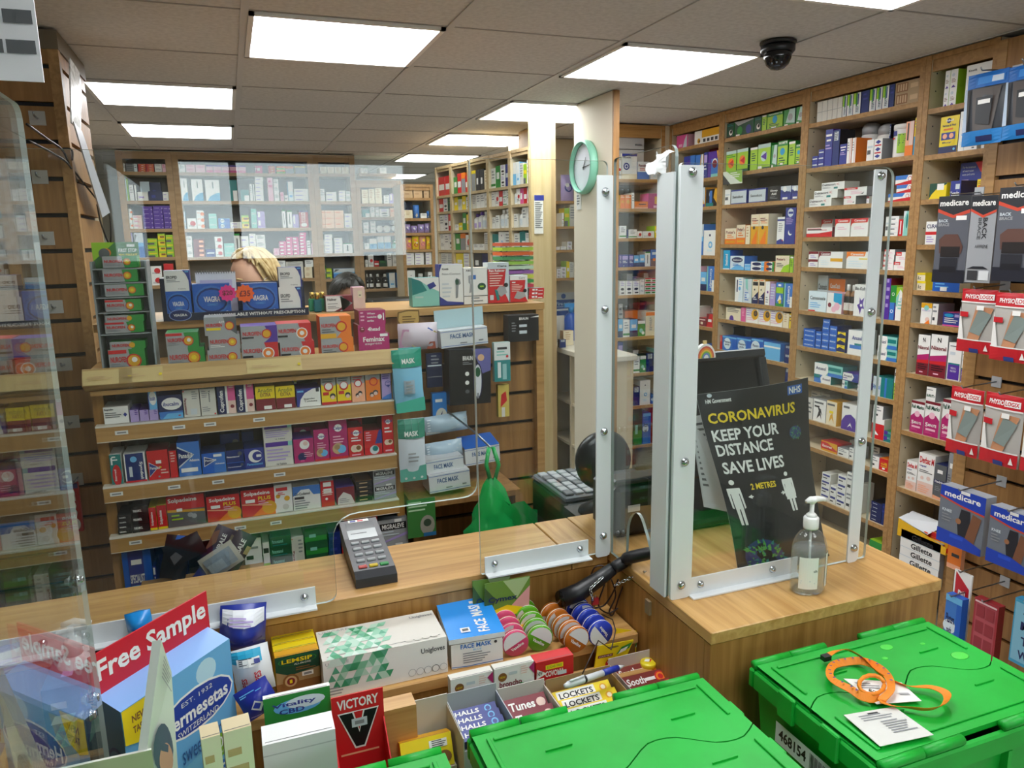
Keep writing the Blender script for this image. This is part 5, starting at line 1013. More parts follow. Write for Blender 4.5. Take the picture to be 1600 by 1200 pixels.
# ------------------------------------------------------------------ the counter
FYC, BYC, PFY, PX0, PX1 = 1.318, 1.528, .953, .702, 1.222
LZ, LF = CZ-.77, 1.186
t = thing('shop_counter', 'long oak counter with a product ledge along its front', 'counter', (-.3, FYC, 0)); L_ = loc_(t); CL = -1.25
b = MB(); b.M = L_; b.box((CL, FYC, CT-.028), (.615, BYC, CT), OAK, bev=.002); b.box((.617, FYC, CT-.028), (PX0-.002, BYC, CT), OAKY if False else wood('oak_cross', 'b3844a', 'cfa264', 'y', 1, .38), bev=.002); b.build('worktop', t)
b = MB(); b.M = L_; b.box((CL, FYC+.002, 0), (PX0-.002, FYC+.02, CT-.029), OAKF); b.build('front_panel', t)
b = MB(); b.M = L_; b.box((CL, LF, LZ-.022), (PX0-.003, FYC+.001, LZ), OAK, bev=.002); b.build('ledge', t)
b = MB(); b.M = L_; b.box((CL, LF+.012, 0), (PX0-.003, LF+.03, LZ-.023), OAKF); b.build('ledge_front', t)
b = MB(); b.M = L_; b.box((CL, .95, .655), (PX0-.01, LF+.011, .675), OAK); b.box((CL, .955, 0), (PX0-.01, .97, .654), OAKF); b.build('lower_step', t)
t = thing('till_counter', 'oak till counter jutting out towards the customer', 'counter', (.96, 1.2, 0)); L_ = loc_(t)
b = MB(); b.M = L_; b.box((PX0-.001, PFY, CT-.022), (PX1, BYC, CT+.0005), wood('oak_pod', 'b78848', 'd6ab6c', 'y', .8, .36), bev=.0015); b.build('worktop', t)
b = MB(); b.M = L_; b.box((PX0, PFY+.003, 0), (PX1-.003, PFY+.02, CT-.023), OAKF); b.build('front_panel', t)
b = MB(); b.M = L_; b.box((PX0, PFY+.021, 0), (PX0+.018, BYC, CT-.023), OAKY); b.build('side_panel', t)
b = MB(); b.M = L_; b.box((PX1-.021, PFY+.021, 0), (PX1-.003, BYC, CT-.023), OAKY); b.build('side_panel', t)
q = at_x(1015, 948, PX0); b = MB(); b.M = L_; b.box((PX0-.006, q.y-.008, q.z-.014), (PX0-.0005, q.y+.008, q.z+.014), C('8d7c60', .3)); b.build('lock_plate', t)

# ------------------------------------------------------------------ clear screens and their white angles
def rounded(pts, r, n=5):
    out = []
    for i, p in enumerate(pts):
        a, c = Vector((*pts[i-1], 0)), Vector((*pts[(i+1) % len(pts)], 0)); v = Vector((*p, 0)); rr = r[i] if isinstance(r, (list, tuple)) else r
        if rr <= 0: out.append(p); continue
        d1, d2 = (a-v).normalized(), (c-v).normalized()
        for k in range(n+1):
            s_ = k/n; w = v+d1*rr*(1-s_)**2+d2*rr*s_**2; out.append((w.x, w.y))
    return out
def sheet(name, label, pts, origin, rz, grp='clear counter screens', th=.006, edge=None):
    b = MB(); b.prism(pts, th, PERSPEX, edge or EDGE); o = b.build(name); o.location = origin; o.rotation_euler = (0, 0, rz); return tag(o, label, 'screen', grp)
def bolt(mb, p, n, r=.0065):
    n = Vector(n); q = n.to_track_quat('Z', 'Y').to_matrix().to_4x4(); M0 = mb.M; mb.M = M0 @ Matrix.Translation(p) @ q
    mb.lathe([(r*1.25, 0), (r*1.3, .0012), (r*.95, .003), (r*.8, .006), (r*.35, .0072)], CHROME, 12); mb.M = M0
SYC = FYC-.0075; ZT = CZ+.1445; zn = CZ-.485
jx = .415
sheet('counter_screen', 'wide clear screen on the counter with a pass-through cut-out', rounded([(-.62, CT+.001), (.135, CT+.001), (.135, zn), (jx-.002, zn), (jx-.002, ZT), (-.62, ZT)], [0, .02, .05, .03, .01, .01]), (0, SYC, 0), 0)
sheet('counter_screen', 'clear screen beside the white corner post above the counter', rounded([(jx, CT+.001), (PX0-.012, CT+.001), (PX0-.012, ZT), (jx, ZT)], [.004, .004, .012, .004]), (0, SYC, 0), 0)
for xa, xb, nm in ((-.56, at_y(493, 930, SYC).x, 'left of the pass-through'), (at_y(757, 885, SYC).x, at_y(918, 850, SYC).x, 'right of the pass-through')):
    t = thing('mounting_strip', 'white metal strip bolting the counter screen down, '+nm, 'strip', ((xa+xb)/2, SYC-.001, CT+.018), 'screen mounting strips'); w_ = (xb-xa)/2
    b = MB(); b.box((-w_, -.003, -.0165), (w_, -.0005, .020), WHITEMET); b.box((-w_, -.022, -.0168), (w_, -.0005, -.014), WHITEMET); b.build('angle', t)
    k = -w_+.02
    while k < w_: b = MB(); bolt(b, (k, -.003, .004), (0, -1, 0), .0055); b.build('bolt', t); k += (2*w_-.04)/max(1, round((2*w_-.04)/.2))
# corner post
pt, pb = at_y(940, 274, SYC), CT-.012
def post(label, x, y, za, zb, w1, w2, rz=0, bolts=(), name='screen_post'):
    t = thing(name, label, 'post', (x, y, za), 'white screen posts', rz)
    b = MB(); h = zb-za
    b.prism(rounded([(0, 0), (w1, 0), (w1, h), (0, h)], [.006, .012, .002, .002]), .0035, WHITEMET)
    b.build('front_flange', t)
    if w2: b = MB(); b.box((w1-.003, .0036, .0), (w1, w2, h), WHITEMET); b.build('side_flange', t)
    for f in bolts:
        b = MB(); bolt(b, (w1*.5, 0, h*f), (0, -1, 0)); b.build('bolt', t)
        if w2: b = MB(); bolt(b, (w1, w2*.6, h*(f-.02)), (1, 0, 0), .005); b.build('bolt', t)
    return t
xa = at_y(932.5, 560, SYC-.006).x
post('white metal angle post at the inner corner of the screens', xa, SYC-.006, CT-.004, pt.z, .698-xa, .055, 0, (.06, .35, .67, .96))
# side screen with arched opening, running towards the customer
z0 = CT+.002; yA, yB = FYC-.014, 1.092; ln = yA-yB
arch = [(0, z0), (ln*.30, z0), (ln*.32, z0+.10), (ln*.52, z0+.135), (ln*.74, z0+.07), (ln*.80, z0), (ln, z0), (ln, CZ+.15), (0, CZ+.148)]
sheet('counter_screen', 'narrow clear side screen with an arched opening by the scanner', rounded(arch, [0, .005, .03, .03, .03, .005, 0, .02, .01]), (PX0-.0035, yA, 0), -math.pi/2, edge=C('8b9794', .25))
# till screen
PY = 1.082; xl, xr = at_y(1047, 925, PY).x, at_y(1352, 870, PY).x; ztp = CZ+.119
sheet('till_screen', 'clear screen across the till counter in front of the poster', rounded([(xl, CT+.002), (xr, CT+.002), (xr, ztp), (xl, ztp)], [.008, .008, .025, .008]), (0, PY, 0), 0)
wl = at_y(1081, 560, PY-.006).x-at_y(1050, 560, PY-.006).x
post('white metal post at the left end of the till screen', at_y(1048, 922, PY-.006).x, PY-.006, CT+.001, CZ+.115, wl+.004, 0, 0, (.035, .34, .985), 'till_post')
xr0 = at_y(1324, 872, PY-.006).x
post('white metal post at the right end of the till screen', xr0, PY-.006, CT+.001, CZ+.114, .028, 0, 0, (.04, .33, .66, .985), 'till_post')
b = MB(); b.box((0, 0, 0), (.0045, .05, .75), C('d6dcdd', .3)); o = b.build('edge_strip'); o.location = (PX0-.0105, PY+.003, CT+.005); tag(o, 'pale metal strip on the edge of the narrow side screen', 'strip', 'screen mounting strips')
ta, tb = at_y(1076, 915, PY-.004).x, at_y(1246, 880, PY-.004).x
t = thing('mounting_strip', 'white metal strip bolting the till screen down under the poster', 'strip', ((ta+tb)/2, PY-.001, CT+.018), 'screen mounting strips'); w_ = (tb-ta)/2
b = MB(); b.box((-w_, -.003, -.0165), (w_, -.0005, .018), WHITEMET); b.box((-w_, -.02, -.0168), (w_, -.0005, -.014), WHITEMET); b.build('angle', t)
for k in (-w_+.025, w_-.06): b = MB(); bolt(b, (k, -.003, .003), (0, -1, 0), .0055); b.build('bolt', t)
# left pane, seen almost edge-on
LX = -.207
sheet('end_screen', 'tall clear pane at the left edge, reflecting the shelves', rounded([(0, LZ+.008), (.62, LZ+.008), (.62, CZ+.155), (0, CZ+.155)], [.02, .02, .02, .02]), (LX, 1.0, 0), -math.pi/2)
for yy, zz in ((.985, CZ-.40), (.985, CZ-.56), (.955, CZ-.565)):
    b = MB(); bolt(b, (LX+.0005, yy, zz), (1, 0, 0), .006); bolt(b, (LX-.0065, yy, zz), (-1, 0, 0), .006); tag(b.build('pane_bolt'), 'small steel bolt through the left pane, %s' % {(.985, CZ-.40): 'the highest', (.985, CZ-.56): 'lower at its edge', (.955, CZ-.565): 'lower and further in'}[(yy, zz)], 'bolt', 'bolts of the left pane')
# calendar hanging at the top left
q = at_y(0, 152, .9); t = thing('wall_calendar', 'white hanging calendar with small month pictures at top left', 'calendar', (LX+.02, .93, CZ+.168))
b = MB(); b.box((-.12, -.002, 0), (.024, 0, .26), C('eef0f4')); b.print_on(['r .86 .55 .97 .63 W','n 21 .90 .575 .955 .605 R'] + ['r %g %g %g %g x' % (x, y, x+.10, y+.05) for x in (.56, .68, .80, .92-.06+.02) for y in (.10, .21, .32)] + ['n 05 .9 .78 .98 .84 g'], (-.12, -.002, 0), Vector((1,0,0)), Vector((0,0,1)), Vector((0,-1,0)), .144, .26); b.build('page', t)
b = MB(); b.tube([(-.12, -.001, .262), (.024, -.001, .262)], .003, STEEL, 6); b.build('binding', t)

# ------------------------------------------------------------------ till: monitor, poster, stand, papers
MY = 1.34; mA, mB_ = at_y(1083, 566, MY), at_y(1222, 548, MY)
t = thing('till_monitor', 'black till monitor leaning back behind the poster', 'monitor', ((mA.x+mB_.x)/2, MY, mA.z-.28)); w_ = (mB_.x-mA.x)/2+.004; K1 = C('141519', .35)
R_ = Matrix.Rotation(-.30, 4, 'X')
b = MB(); b.M = Matrix.Translation((0, 0, .02)) @ R_
b.box((-w_, 0, 0), (w_, .035, .275), K1, bev=.006); b.build('housing', t)
b = MB(); b.M = Matrix.Translation((0, 0, .02)) @ R_
for a_, c_ in (((-w_, -.02, .255), (w_, -.0005, .275)), ((-w_, -.02, 0), (-w_+.02, -.0005, .255)), ((w_-.02, -.02, 0), (w_, -.0005, .255)), ((-w_+.02, -.02, 0), (w_-.02, -.0005, .02))): b.box(a_, c_, C('25272c', .25), bev=.003)
b.build('bezel', t)
b = MB(); b.M = Matrix.Translation((0, 0, .02)) @ R_; b.box((-w_+.022, -.008, .022), (w_-.022, -.0006, .253), C('0b0e14', .12)); b.build('screen_glass', t)
b = MB(); zb = CT+.001-(mA.z-.28); b.box((-.05, .05, zb), (.05, .13, .09), K1, bev=.006); b.box((-.11, .0, zb), (.11, .18, zb+.02), K1, bev=.006); b.build('stand', t)
# rainbow ornament standing on the monitor
r0 = at_y(1109, 562, MY+.015); t = thing('rainbow_ornament', 'small painted rainbow ornament sitting on the black monitor', 'ornament', (r0.x, MY+.03, mA.z+.0005))
def arcpts(r, n=18): return [(r*math.cos(math.pi-k*math.pi/n), r*1.22*math.sin(k*math.pi/n)) for k in range(n+1)]
b = MB(); b.prism(arcpts(.026), .010, C('f2efe9')); b.build('body', t); b = MB()
for i, (r_, c_) in enumerate(((.0215, 'd9534a'), (.0185, 'ef8a3a'), (.0155, 'f3c443'), (.0125, '7db54a'), (.0095, '6d86c9'), (.006, 'f2efe9'))):
    b.poly([(x, -.0006-.0003*i, z+.0006) for x, z in arcpts(r_)], C(c_))
b.build('painted_bands', t); b = MB(); b.box((-.004, .003, .0312), (.004, .008, .0385), C('d8b878')); b.build('peg', t)
# poster
Pq = [at_y(1092, 618, 1.232), at_y(1259, 589, 1.218), at_y(1290, 884, 1.125), at_y(1153, 893, 1.13)]
def posterp(a, v, e):
    top = Pq[0].lerp(Pq[1], a); bot = Pq[3].lerp(Pq[2], a); p = bot.lerp(top, v); bow = .014*math.sin(a*math.pi)+.010*math.sin(v*5+a*2)
    p = p+Vector((0, -bow-e*1.0, 0)); p.z = max(p.z, CT+.003); return p
def fig(cx, top, bot, w, dress):
    h = top-bot; o = ['c %g %g %g W' % (cx, top-h*.09, h*.085*1.15)]; b0 = top-h*.21
    sh = .5*w; lean = lambda y: cx+(b0-y)*.16
    def P(*pp): return 'p '+' '.join('%g %g' % (lean(y)+x, y) for x, y in pp)+' W'
    o.append(P((-sh, b0), (sh, b0), (sh*1.05, b0-h*.06), (sh*1.05, b0-h*.42), (sh*.78, b0-h*.44), (sh*.72, b0-h*.12), (-sh*.72, b0-h*.12), (-sh*.78, b0-h*.44), (-sh*1.05, b0-h*.42), (-sh*1.05, b0-h*.06)))
    if dress: o.append(P((-sh*.55, b0-h*.05), (sh*.55, b0-h*.05), (sh*1.0, b0-h*.5), (-sh*1.0, b0-h*.5)))
    else: o.append(P((-sh*.6, b0-h*.05), (sh*.6, b0-h*.05), (sh*.6, b0-h*.45), (-sh*.6, b0-h*.45)))
    for s_ in (-1, 1): o.append(P((s_*sh*.08, b0-h*.42), (s_*sh*.58, b0-h*.42), (s_*sh*.52, bot), (s_*sh*.12, bot)))
    return o
rg = random.Random(3)
vir = []
for cx, cy, r_, n in ((.27, .085, .19, 90), (.83, .72, .065, 60)):
    vir.append('c %g %g %g 2d3c7c' % (cx, cy, r_))
    for k in range(n):
        a1 = rg.uniform(0, 6.283); q_ = r_*math.sqrt(rg.random()); sx = .82; s2 = r_*rg.uniform(.09, .17)
        x, y = cx+q_*math.cos(a1)*1.0, cy+q_*math.sin(a1)*.56
        vir.append('p '+' '.join('%g %g' % (x+s2*math.cos(a1+j*2.1)*(1.2 if j == 0 else .6), y+.56*s2*math.sin(a1+j*2.1)*(1.2 if j == 0 else .6)) for j in range(3))+(' 5bb04e' if rg.random() < .7 else ' 2f8f8a'))
ops = ['r .78 .925 .93 .975 1f5fb8','t NHS .795 .932 .915 .968 W','t HM_Government .06 .94 .27 .965 W','c .10 .985 .02 h','t CORONAVIRUS .05 .825 .85 .885 f2d21c','t KEEP_YOUR .05 .725 .665 .79 W','t DISTANCE .05 .645 .585 .708 W','t SAVE_LIVES .06 .548 .67 .612 W',
       't 2_METRES .27 .455 .53 .487 f2d21c', 'p .24 .416 .60 .416 .60 .422 .24 .422 W', 'p .22 .419 .26 .43 .26 .408 W', 'p .62 .419 .58 .43 .58 .408 W'] + fig(.10, .525, .27, .12, 0) + fig(.66, .53, .32, .12, 1) + vir
b = MB(); n = 12; blackp = C('15161a', .28)
b.grid([[posterp(i/n, j/n, 0) for i in range(n+1)] for j in range(n+1)], blackp); b.grid([[posterp(1-i/n, j/n, -.0012) for i in range(n+1)] for j in range(n+1)], C('d8d8d4'))
o2 = []
for s_ in ops:
    o2.append(s_)
lvl = [0]
def pfn(a, v, e): return posterp(a, v, e)
b.print_on(ops, (0,0,0), Vector((1,0,0)), Vector((0,0,1)), Vector((0,-1,0)), .19, .34, pfn)
tag(b.build('safety_poster'), 'black distancing poster with yellow heading behind the till screen', 'poster')
# papers hanging left of the poster
p0, p1, p2, p3 = at_y(1078, 652, 1.26), at_y(1108, 646, 1.26), at_y(1138, 800, 1.2), at_y(1100, 792, 1.22)
b = MB(); b.add([p3, p2, p1, p0, p3+Vector((0,.001,0)), p2+Vector((0,.001,0)), p1+Vector((0,.001,0)), p0+Vector((0,.001,0))], [(0,1,2,3),(7,6,5,4)], C('c9ccce'))
b.print_on(['l .1 .9 .9 .06 12 x'], (0,0,0), Vector((1,0,0)), Vector((0,0,1)), Vector((0,-1,0)), .1, .2, lambda a, v, e: p3.lerp(p2, a).lerp(p0.lerp(p1, a), v)+Vector((0,-e,0)))
tag(b.build('paper_list'), 'grey printed paper list hanging left of the black poster', 'paper')
# black till body behind, seen dark through the screens
t = thing('receipt_printer', 'black receipt printer low between white post and poster', 'printer', (.80, 1.36, CT+.001))
b = MB(); b.box((-.06, 0, .0), (.055, .12, .12), C('0f1013', .3), bev=.012); b.build('housing', t); b = MB(); b.box((-.06, .0, .1205), (.06, .05, .135), C('25272b', .25), bev=.004); b.build('cover', t)
b = MB(); b.box((-.03, -.001, .06), (.0, -.0003, .075), C('c8ccd0')); b.build('badge', t)
# sanitiser
q = at_z(1268, 926, CT); t = thing('sanitiser_bottle', 'clear hand sanitiser pump bottle on the till counter', 'bottle', (q.x, q.y+.012, CT+.001))
cl = clear('clear_bottle', (.93, .95, .95), 1.35, .02, 1.2, .05); b = MB(); rr = .0335
prof = [(rr*.9,.0),(rr*1.02,.004),(rr*1.02,.07),(rr*.99,.088),(rr*.86,.103),(rr*.6,.114),(rr*.4,.118),(rr*.38,.124)]
b.lathe(prof, cl, 28, sy=.8); b.build('bottle', t)
b = MB(); b.lathe([(rr*.86,.003),(rr*.97,.006),(rr*.97,.07),(rr*.94,.084),(rr*.93,.086)], clear('gel', (.90, .93, .93), 1.2, .05, .6, .12), 28, sy=.78); b.build('gel', t)
def wrap(a, v, e, r=rr*1.035, t0=-2.85, t1=-.25): 
    th = t0+(t1-t0)*a; return Vector(((r+e)*math.cos(th), (r+e)*.8*math.sin(th), .004+v*.082))
def label_patch(b, a0, a1, v0, v1, c): 
    n = 8
    for i in range(n): b.poly([wrap(a0+(a1-a0)*(i+k)/n, v, .0003) for k, v in ((0,v0),(1,v0),(1,v1),(0,v1))], C(c))
b = MB(); label_patch(b, .05, .46, .12, .86, 'eef0ec'); b.print_on(['t ch .36 .52 .44 .58 x','l .1 .3 .4 .05 2 h'], (0,0,0), Vector((1,0,0)), Vector((0,0,1)), Vector((0,-1,0)), .07, .082, lambda a, v, e: wrap(a, v, e)); b.build('front_label', t)
b = MB(); label_patch(b, .68, .98, .12, .90, 'e9ede8'); b.print_on(['r .73 .80 .94 .87 2c8f3a','l .76 .74 .9 .03 14 g','D xxxxx .74 .14 .80 .4 D'.replace('xxxxx','HAND')], (0,0,0), Vector((1,0,0)), Vector((0,0,1)), Vector((0,-1,0)), .07, .082, lambda a, v, e: wrap(a, v, e)); b.build('back_label', t)
wp = C('f3f4f2', .3); b = MB(); b.lathe([(.0130,.121),(.0136,.124),(.0136,.141),(.0125,.143),(.009,.1445)], wp, 24); b.lathe([(.009,.1445),(.0095,.147),(.0065,.150),(.004,.152),(.0042,.170)], wp, 20); b.build('pump_collar', t)
b = MB(); b.tube([(-.014,.0,.174),(-.004,-.0,.1755),(.012,-.0,.1755),(.024,0,.1735),(.033,0,.170)], .005, wp, 12, [.0035,.0062,.0058,.0042,.0030]); b.lathe([(.0045,.168),(.0075,.172),(.009,.177),(.006,.180)], wp, 16); b.build('pump_head', t)
b = MB(); b.tube([(0,0,.12),(.002,0,.06),(.006,0,.012)], .0022, C('dfe3e2', .3), 8); b.build('dip_tube', t)
# card reader on the counter
f0, k0 = at_z(588, 912, CT), at_z(562, 850, CT); d_ = (k0-f0); L0 = d_.length+.02; t = thing('card_reader', 'dark grey card payment terminal on the counter', 'card reader', ((f0.x+k0.x)/2, (f0.y+k0.y)/2, CT+.001), None, math.atan2(d_.y, d_.x)-math.pi/2)
W2 = .040; Lh = L0/2; b = MB(); dk = C('2d3036', .35)
pr = [(-Lh, 0), (-Lh, .018), (-Lh+.02, .026), (Lh*.35, .040), (Lh, .052), (Lh, .02), (Lh*.6, 0)]
for s_ in (1,):
    V = [(-W2, y, z) for y, z in pr]+[(W2, y, z) for y, z in pr]; n = len(pr); b.add(V, [tuple(range(n)), tuple(range(2*n-1, n-1, -1))]+[(i, (i+1) % n, n+(i+1) % n, n+i) for i in range(n)], dk)
b.build('housing', t)
def topz(y): 
    q_ = [(-Lh+.02, .026), (Lh*.35, .040), (Lh, .052)]
    for (a, za), (c, zc) in zip(q_, q_[1:]):
        if y <= c: return za+(zc-za)*(y-a)/(c-a)
    return .052
def tp(x, y, e=.0006): return (x, y, topz(y)+e)
def patch(b, x0, y0, x1, y1, c, e=.0006): b.poly([tp(x0, y0, e), tp(x1, y0, e), tp(x1, y1, e), tp(x0, y1, e)], c)
b = MB(); patch(b, -.030, Lh*.30, .030, Lh*.88, C('b9bec0', .15)); patch(b, -.030, Lh*.62, .030, Lh*.88, C('4d5154', .15), .0009); b.print_on(['l .1 .3 .9 .1 1 D'], (0,0,0), Vector((1,0,0)), Vector((0,1,0)), Vector((0,0,1)), 1, 1, lambda a, v, e: Vector(tp(-.03+a*.06, Lh*.3+v*Lh*.58, .001))); b.build('screen', t)
b = MB(); patch(b, -.022, Lh*.90, .022, Lh*.985, C('W')); patch(b, -.018, Lh*.915, -.006, Lh*.97, C('u'), .0009); patch(b, -.002, Lh*.915, .010, Lh*.97, C('R'), .0009); b.build('card_logos', t)
for r_ in range(5):
    for k in range(3):
        c_ = [('R', 'Y', 'G')[k]][0] if r_ == 0 else 'g'; y = -Lh+.028+r_*(Lh*1.16-.01)/5; x = -.021+k*.021
        b = MB(); z = topz(y+.006); b.box((x-.0085, y, z-.002), (x+.0085, y+.009, z+.0028), C({'R':'d85a55','Y':'e9c92a','G':'3fa35a','g':'a9adb0'}[c_], .4), bev=.0012); b.build('key', t)
# ------------------------------------------------------------------ goods on the ledge and the lower step
designs('''
glove|long white glove carton with green triangles|W w|n UNICARE .02 .86 .2 .94 S;t Unigloves .78 .62 .98 .80 x;c .70 .2 .10 S;c .70 .2 .09 W;c .765 .2 .10 S;c .765 .2 .09 W;c .83 .2 .10 S;c .83 .2 .09 W;c .895 .2 .10 x;c .895 .2 .085 W;c .96 .2 .10 S;c .96 .2 .09 W;l .03 .25 .14 .08 3 S
mask|white and blue face mask carton|W w|r 0 .88 1 1 h;r 0 .85 1 .865 D;t FACE_MASK .18 .66 .78 .82 f;c .86 .75 .05 D;n BLUE .42 .56 .58 .62 b;l .22 .48 .75 .08 5 g;p 0 .06 .3 .03 1 .08 1 .11 .3 .06 0 .09 f
bron|white and pink cough pastille carton|W w|c .2 .74 .12 o;n NEW .13 .71 .27 .77 Y;t broncho .12 .46 .68 .62 M;t stop .12 .28 .42 .42 M;p .62 .52 .92 .38 .78 .25 G;p .86 .86 .98 .98 1 1 1 .66 A;l .66 .92 .84 .06 4 i;l .12 .2 .6 .07 2 x;r .36 .78 .56 .86 h
covn|red medicated sweets carton|R R|r .25 .72 .72 .86 Y;n SUGAR_FREE .28 .75 .69 .83 G;t COVONIA .24 .5 .74 .68 W;p 0 .5 .02 .8 .28 .62 W;t NEW .03 .6 .16 .72 K;r .56 .5 .8 .62 h;n MEDICATED .2 .3 .8 .42 W;l .2 .2 .8 .08 2 i
lems|green and gold cold remedy carton|d y|r 0 .0 1 .26 o;p 0 .26 1 .26 1 .55 .3 .45 0 .6 q;e .5 .84 .44 .13 G;e .5 .84 .42 .12 d;t LEMSIP .14 .80 .84 .91 Y;n ALL-IN-ONE .42 .72 .8 .77 W;c .32 .3 .2 o;c .32 .3 .15 k;c .32 .3 .1 M;t 1 .29 .25 .35 .35 Y;r .58 .38 .84 .5 W;r .62 .41 .8 .47 g;l .45 .64 .9 .06 2 o
lemt|green and gold carton behind it|y Y|r 0 0 .2 1 G;n LEMSIP .1 .3 .5 .7 R
cbd|grass green display carton with cloud panel|G W|r 0 .0 1 .30 5d6d64;e .5 .66 .36 .2 b;e .62 .74 .3 .16 a;t Vitality .12 .66 .78 .8 u;t CBD .22 .5 .6 .63 u;r .12 .06 .38 .24 S;r .55 .06 .85 .24 S;l .14 .2 .36 .05 3 x;l .57 .2 .83 .05 3 x
spray2|black carton with blade picture|K D|T BaByliss .55 .3 .7 .9 k;p .3 .05 .5 .9 .62 .6 .5 .05 u;r .1 .7 .3 .8 W
cymx|cold sore cream card|d Y|p .45 1 1 .45 1 1 M;p 0 1 .5 .5 1 1 m;p .6 .5 1 .1 1 .8 i;t Cymex .08 .30 .8 .52 N;r 0 0 1 .2 Y
halls|blue packet of mints|u N|t HALLS .06 .3 .6 .75 W;c .8 .5 .35 b;c .8 .5 .22 u
tunes|maroon packet of lozenges|M j|t Tunes .08 .3 .7 .75 W;c .85 .5 .25 i
lock|yellow packet of honey lozenges|Y y|r .06 .15 .72 .9 W;t LOCKETS .1 .3 .68 .75 K;c .86 .5 .3 y;c .86 .5 .18 c
soot|red packet of lozenges|7c2a22 R|t Sooth .08 .3 .5 .8 W;r .5 .4 .8 .62 W;c .86 .5 .4 R;c .86 .5 .3 O;c .86 .5 .18 R
fish|long yellow and black lozenge carton|Y y|t JAKEMANS .06 .12 .62 .42 K;r .06 .5 .5 .54 o;e .82 .3 .14 .2 o;r .55 .62 .9 .86 W;l .6 .82 .88 .06 4 D
''')
def goods(name, label, cat, pl, pr, z, ptop, d, des, group=None, h=None, back=0.0):
    a, b = at_z(*pl, z), at_z(*pr, z); P_ = Plane((a.x, a.y), (b.x-a.x, b.y-a.y)); w = (b-a).length
    if h is None: h = P_.hit(*ptop).z-z
    o = pack(name, w, h, d, des); o.location = (a.x+P_.n.x*back, a.y+P_.n.y*back, z+.0008); o.rotation_euler = (0, 0, math.atan2(P_.u.y, P_.u.x)); return tag(o, label, cat, group)
def step(px, py, Y, z): return at_y(px, py, Y)
ST = .675
# glove carton: triangles continue over the top
a, b = at_z(508, 1093, LZ), at_z(700, 1050, LZ); w = (b-a).length; P_ = Plane((a.x, a.y), (b.x-a.x, b.y-a.y)); h = P_.hit(500, 1036).z-LZ
o = pack('glove_carton', w, h, .105, 'glove'); mb = MB(); mf = MB(); rg = random.Random(5); cols = ['3c9a6c', '7cc09d', 'b9dcc9', '5aa988', '93cdb2', 'd5e8de']
X, Y_, Z_ = Vector((1,0,0)), Vector((0,1,0)), Vector((0,0,1)); n = 8; tw = w*.52/n
for face in (0, 1):
    hh = h*.82 if face == 0 else .105; th = tw*.95; rows = int(hh/th)
    for r_ in range(rows):
        for k in range(n-(1 if face == 0 else r_ % 2)):
            if rg.random() < (.30 if face == 0 and r_ == 0 else .12): continue
            x = w*.03+k*tw+(r_ % 2)*tw/2; y0_ = (h-(r_+1)*th) if face == 0 else r_*th
            for flip in (0, 1):
                if flip and rg.random() < .3: continue
                T3 = [(x, y0_), (x+tw, y0_), (x+tw/2, y0_+th)] if not flip else [(x+tw/2, y0_+th), (x+tw, y0_), (x+tw*1.5, y0_+th)]
                if face == 0: mf.poly([(px, -.0007, py) for px, py in T3], C(rg.choice(cols)))
                else: mb.poly([(px, py, h+.0007) for px, py in T3], C(rg.choice(cols)))
mb.print_on(['n UNICARE .02 .88 .26 .95 S','t Unigloves .78 .80 .98 .90 g','c .7 .12 .07 w','c .77 .12 .07 w','c .84 .12 .07 w','c .91 .12 .07 w'], (0,0,h), X, Y_, Z_, w, .105)
mf.build('front_print', o); mb.build('top_print', o); o.location = (a.x, a.y, LZ+.0008); o.rotation_euler = (0, 0, math.atan2(P_.u.y, P_.u.x))
tag(o, 'long white glove carton with green triangle pattern on the ledge', 'box')
# face mask carton with its bright blue lid
a, b = at_z(706, 1047, LZ), at_z(786, 1033, LZ); P_ = Plane((a.x, a.y), (b.x-a.x, b.y-a.y)); w = (b-a).length; h = P_.hit(701, 1003).z-LZ
o = pack('face_mask_carton', w, h, .122, 'mask'); o.location = (a.x, a.y, LZ+.0008); o.rotation_euler = (0, 0, math.atan2(P_.u.y, P_.u.x)); tag(o, 'face mask carton with bright blue lid on the ledge', 'box')
mb = MB(); e = .004; V = [(-e, -.003, h-.006), (w+e, -.003, h-.006), (w+e, .125, h-.004), (-e, .125, h-.004), (-e, -.004, h+.004), (w+e, -.004, h+.004), (w+e, .125, h+.012), (-e, .125, h+.012)]
mb.add(V, [(0,3,2,1),(0,1,5,4),(1,2,6,5),(2,3,7,6),(3,0,4,7)], C('e9eef2')); mb.add(V, [(4,5,6,7)], C('2c93ea', .3))
mb.print_on(['T FACE .55 .08 .76 .42 W','T MASK .55 .50 .76 .88 W','r .25 .12 .42 .24 e8ecf0','r .60 .86 .85 .93 W','r .28 .15 .39 .21 x'], (-e, -.004, h+.0045), X, Vector((0,.9988,.049)), Vector((0,-.049,.9988)), w+2*e, .129); mb.build('lid', o)
# cold remedy cartons, six one behind another
for k in range(6):
    goods('cold_remedy_carton', ('dark green and gold cold remedy carton at the front of its row' if k == 0 else 'green and gold cold remedy carton, %s from the front' % ORD[k]), 'box', (434, 1086), (502, 1070), LZ, (428, 1030), .021, 'lems' if k == 0 else 'lemt', 'cold remedy cartons on the ledge', back=k*.0225)
    if k: pass
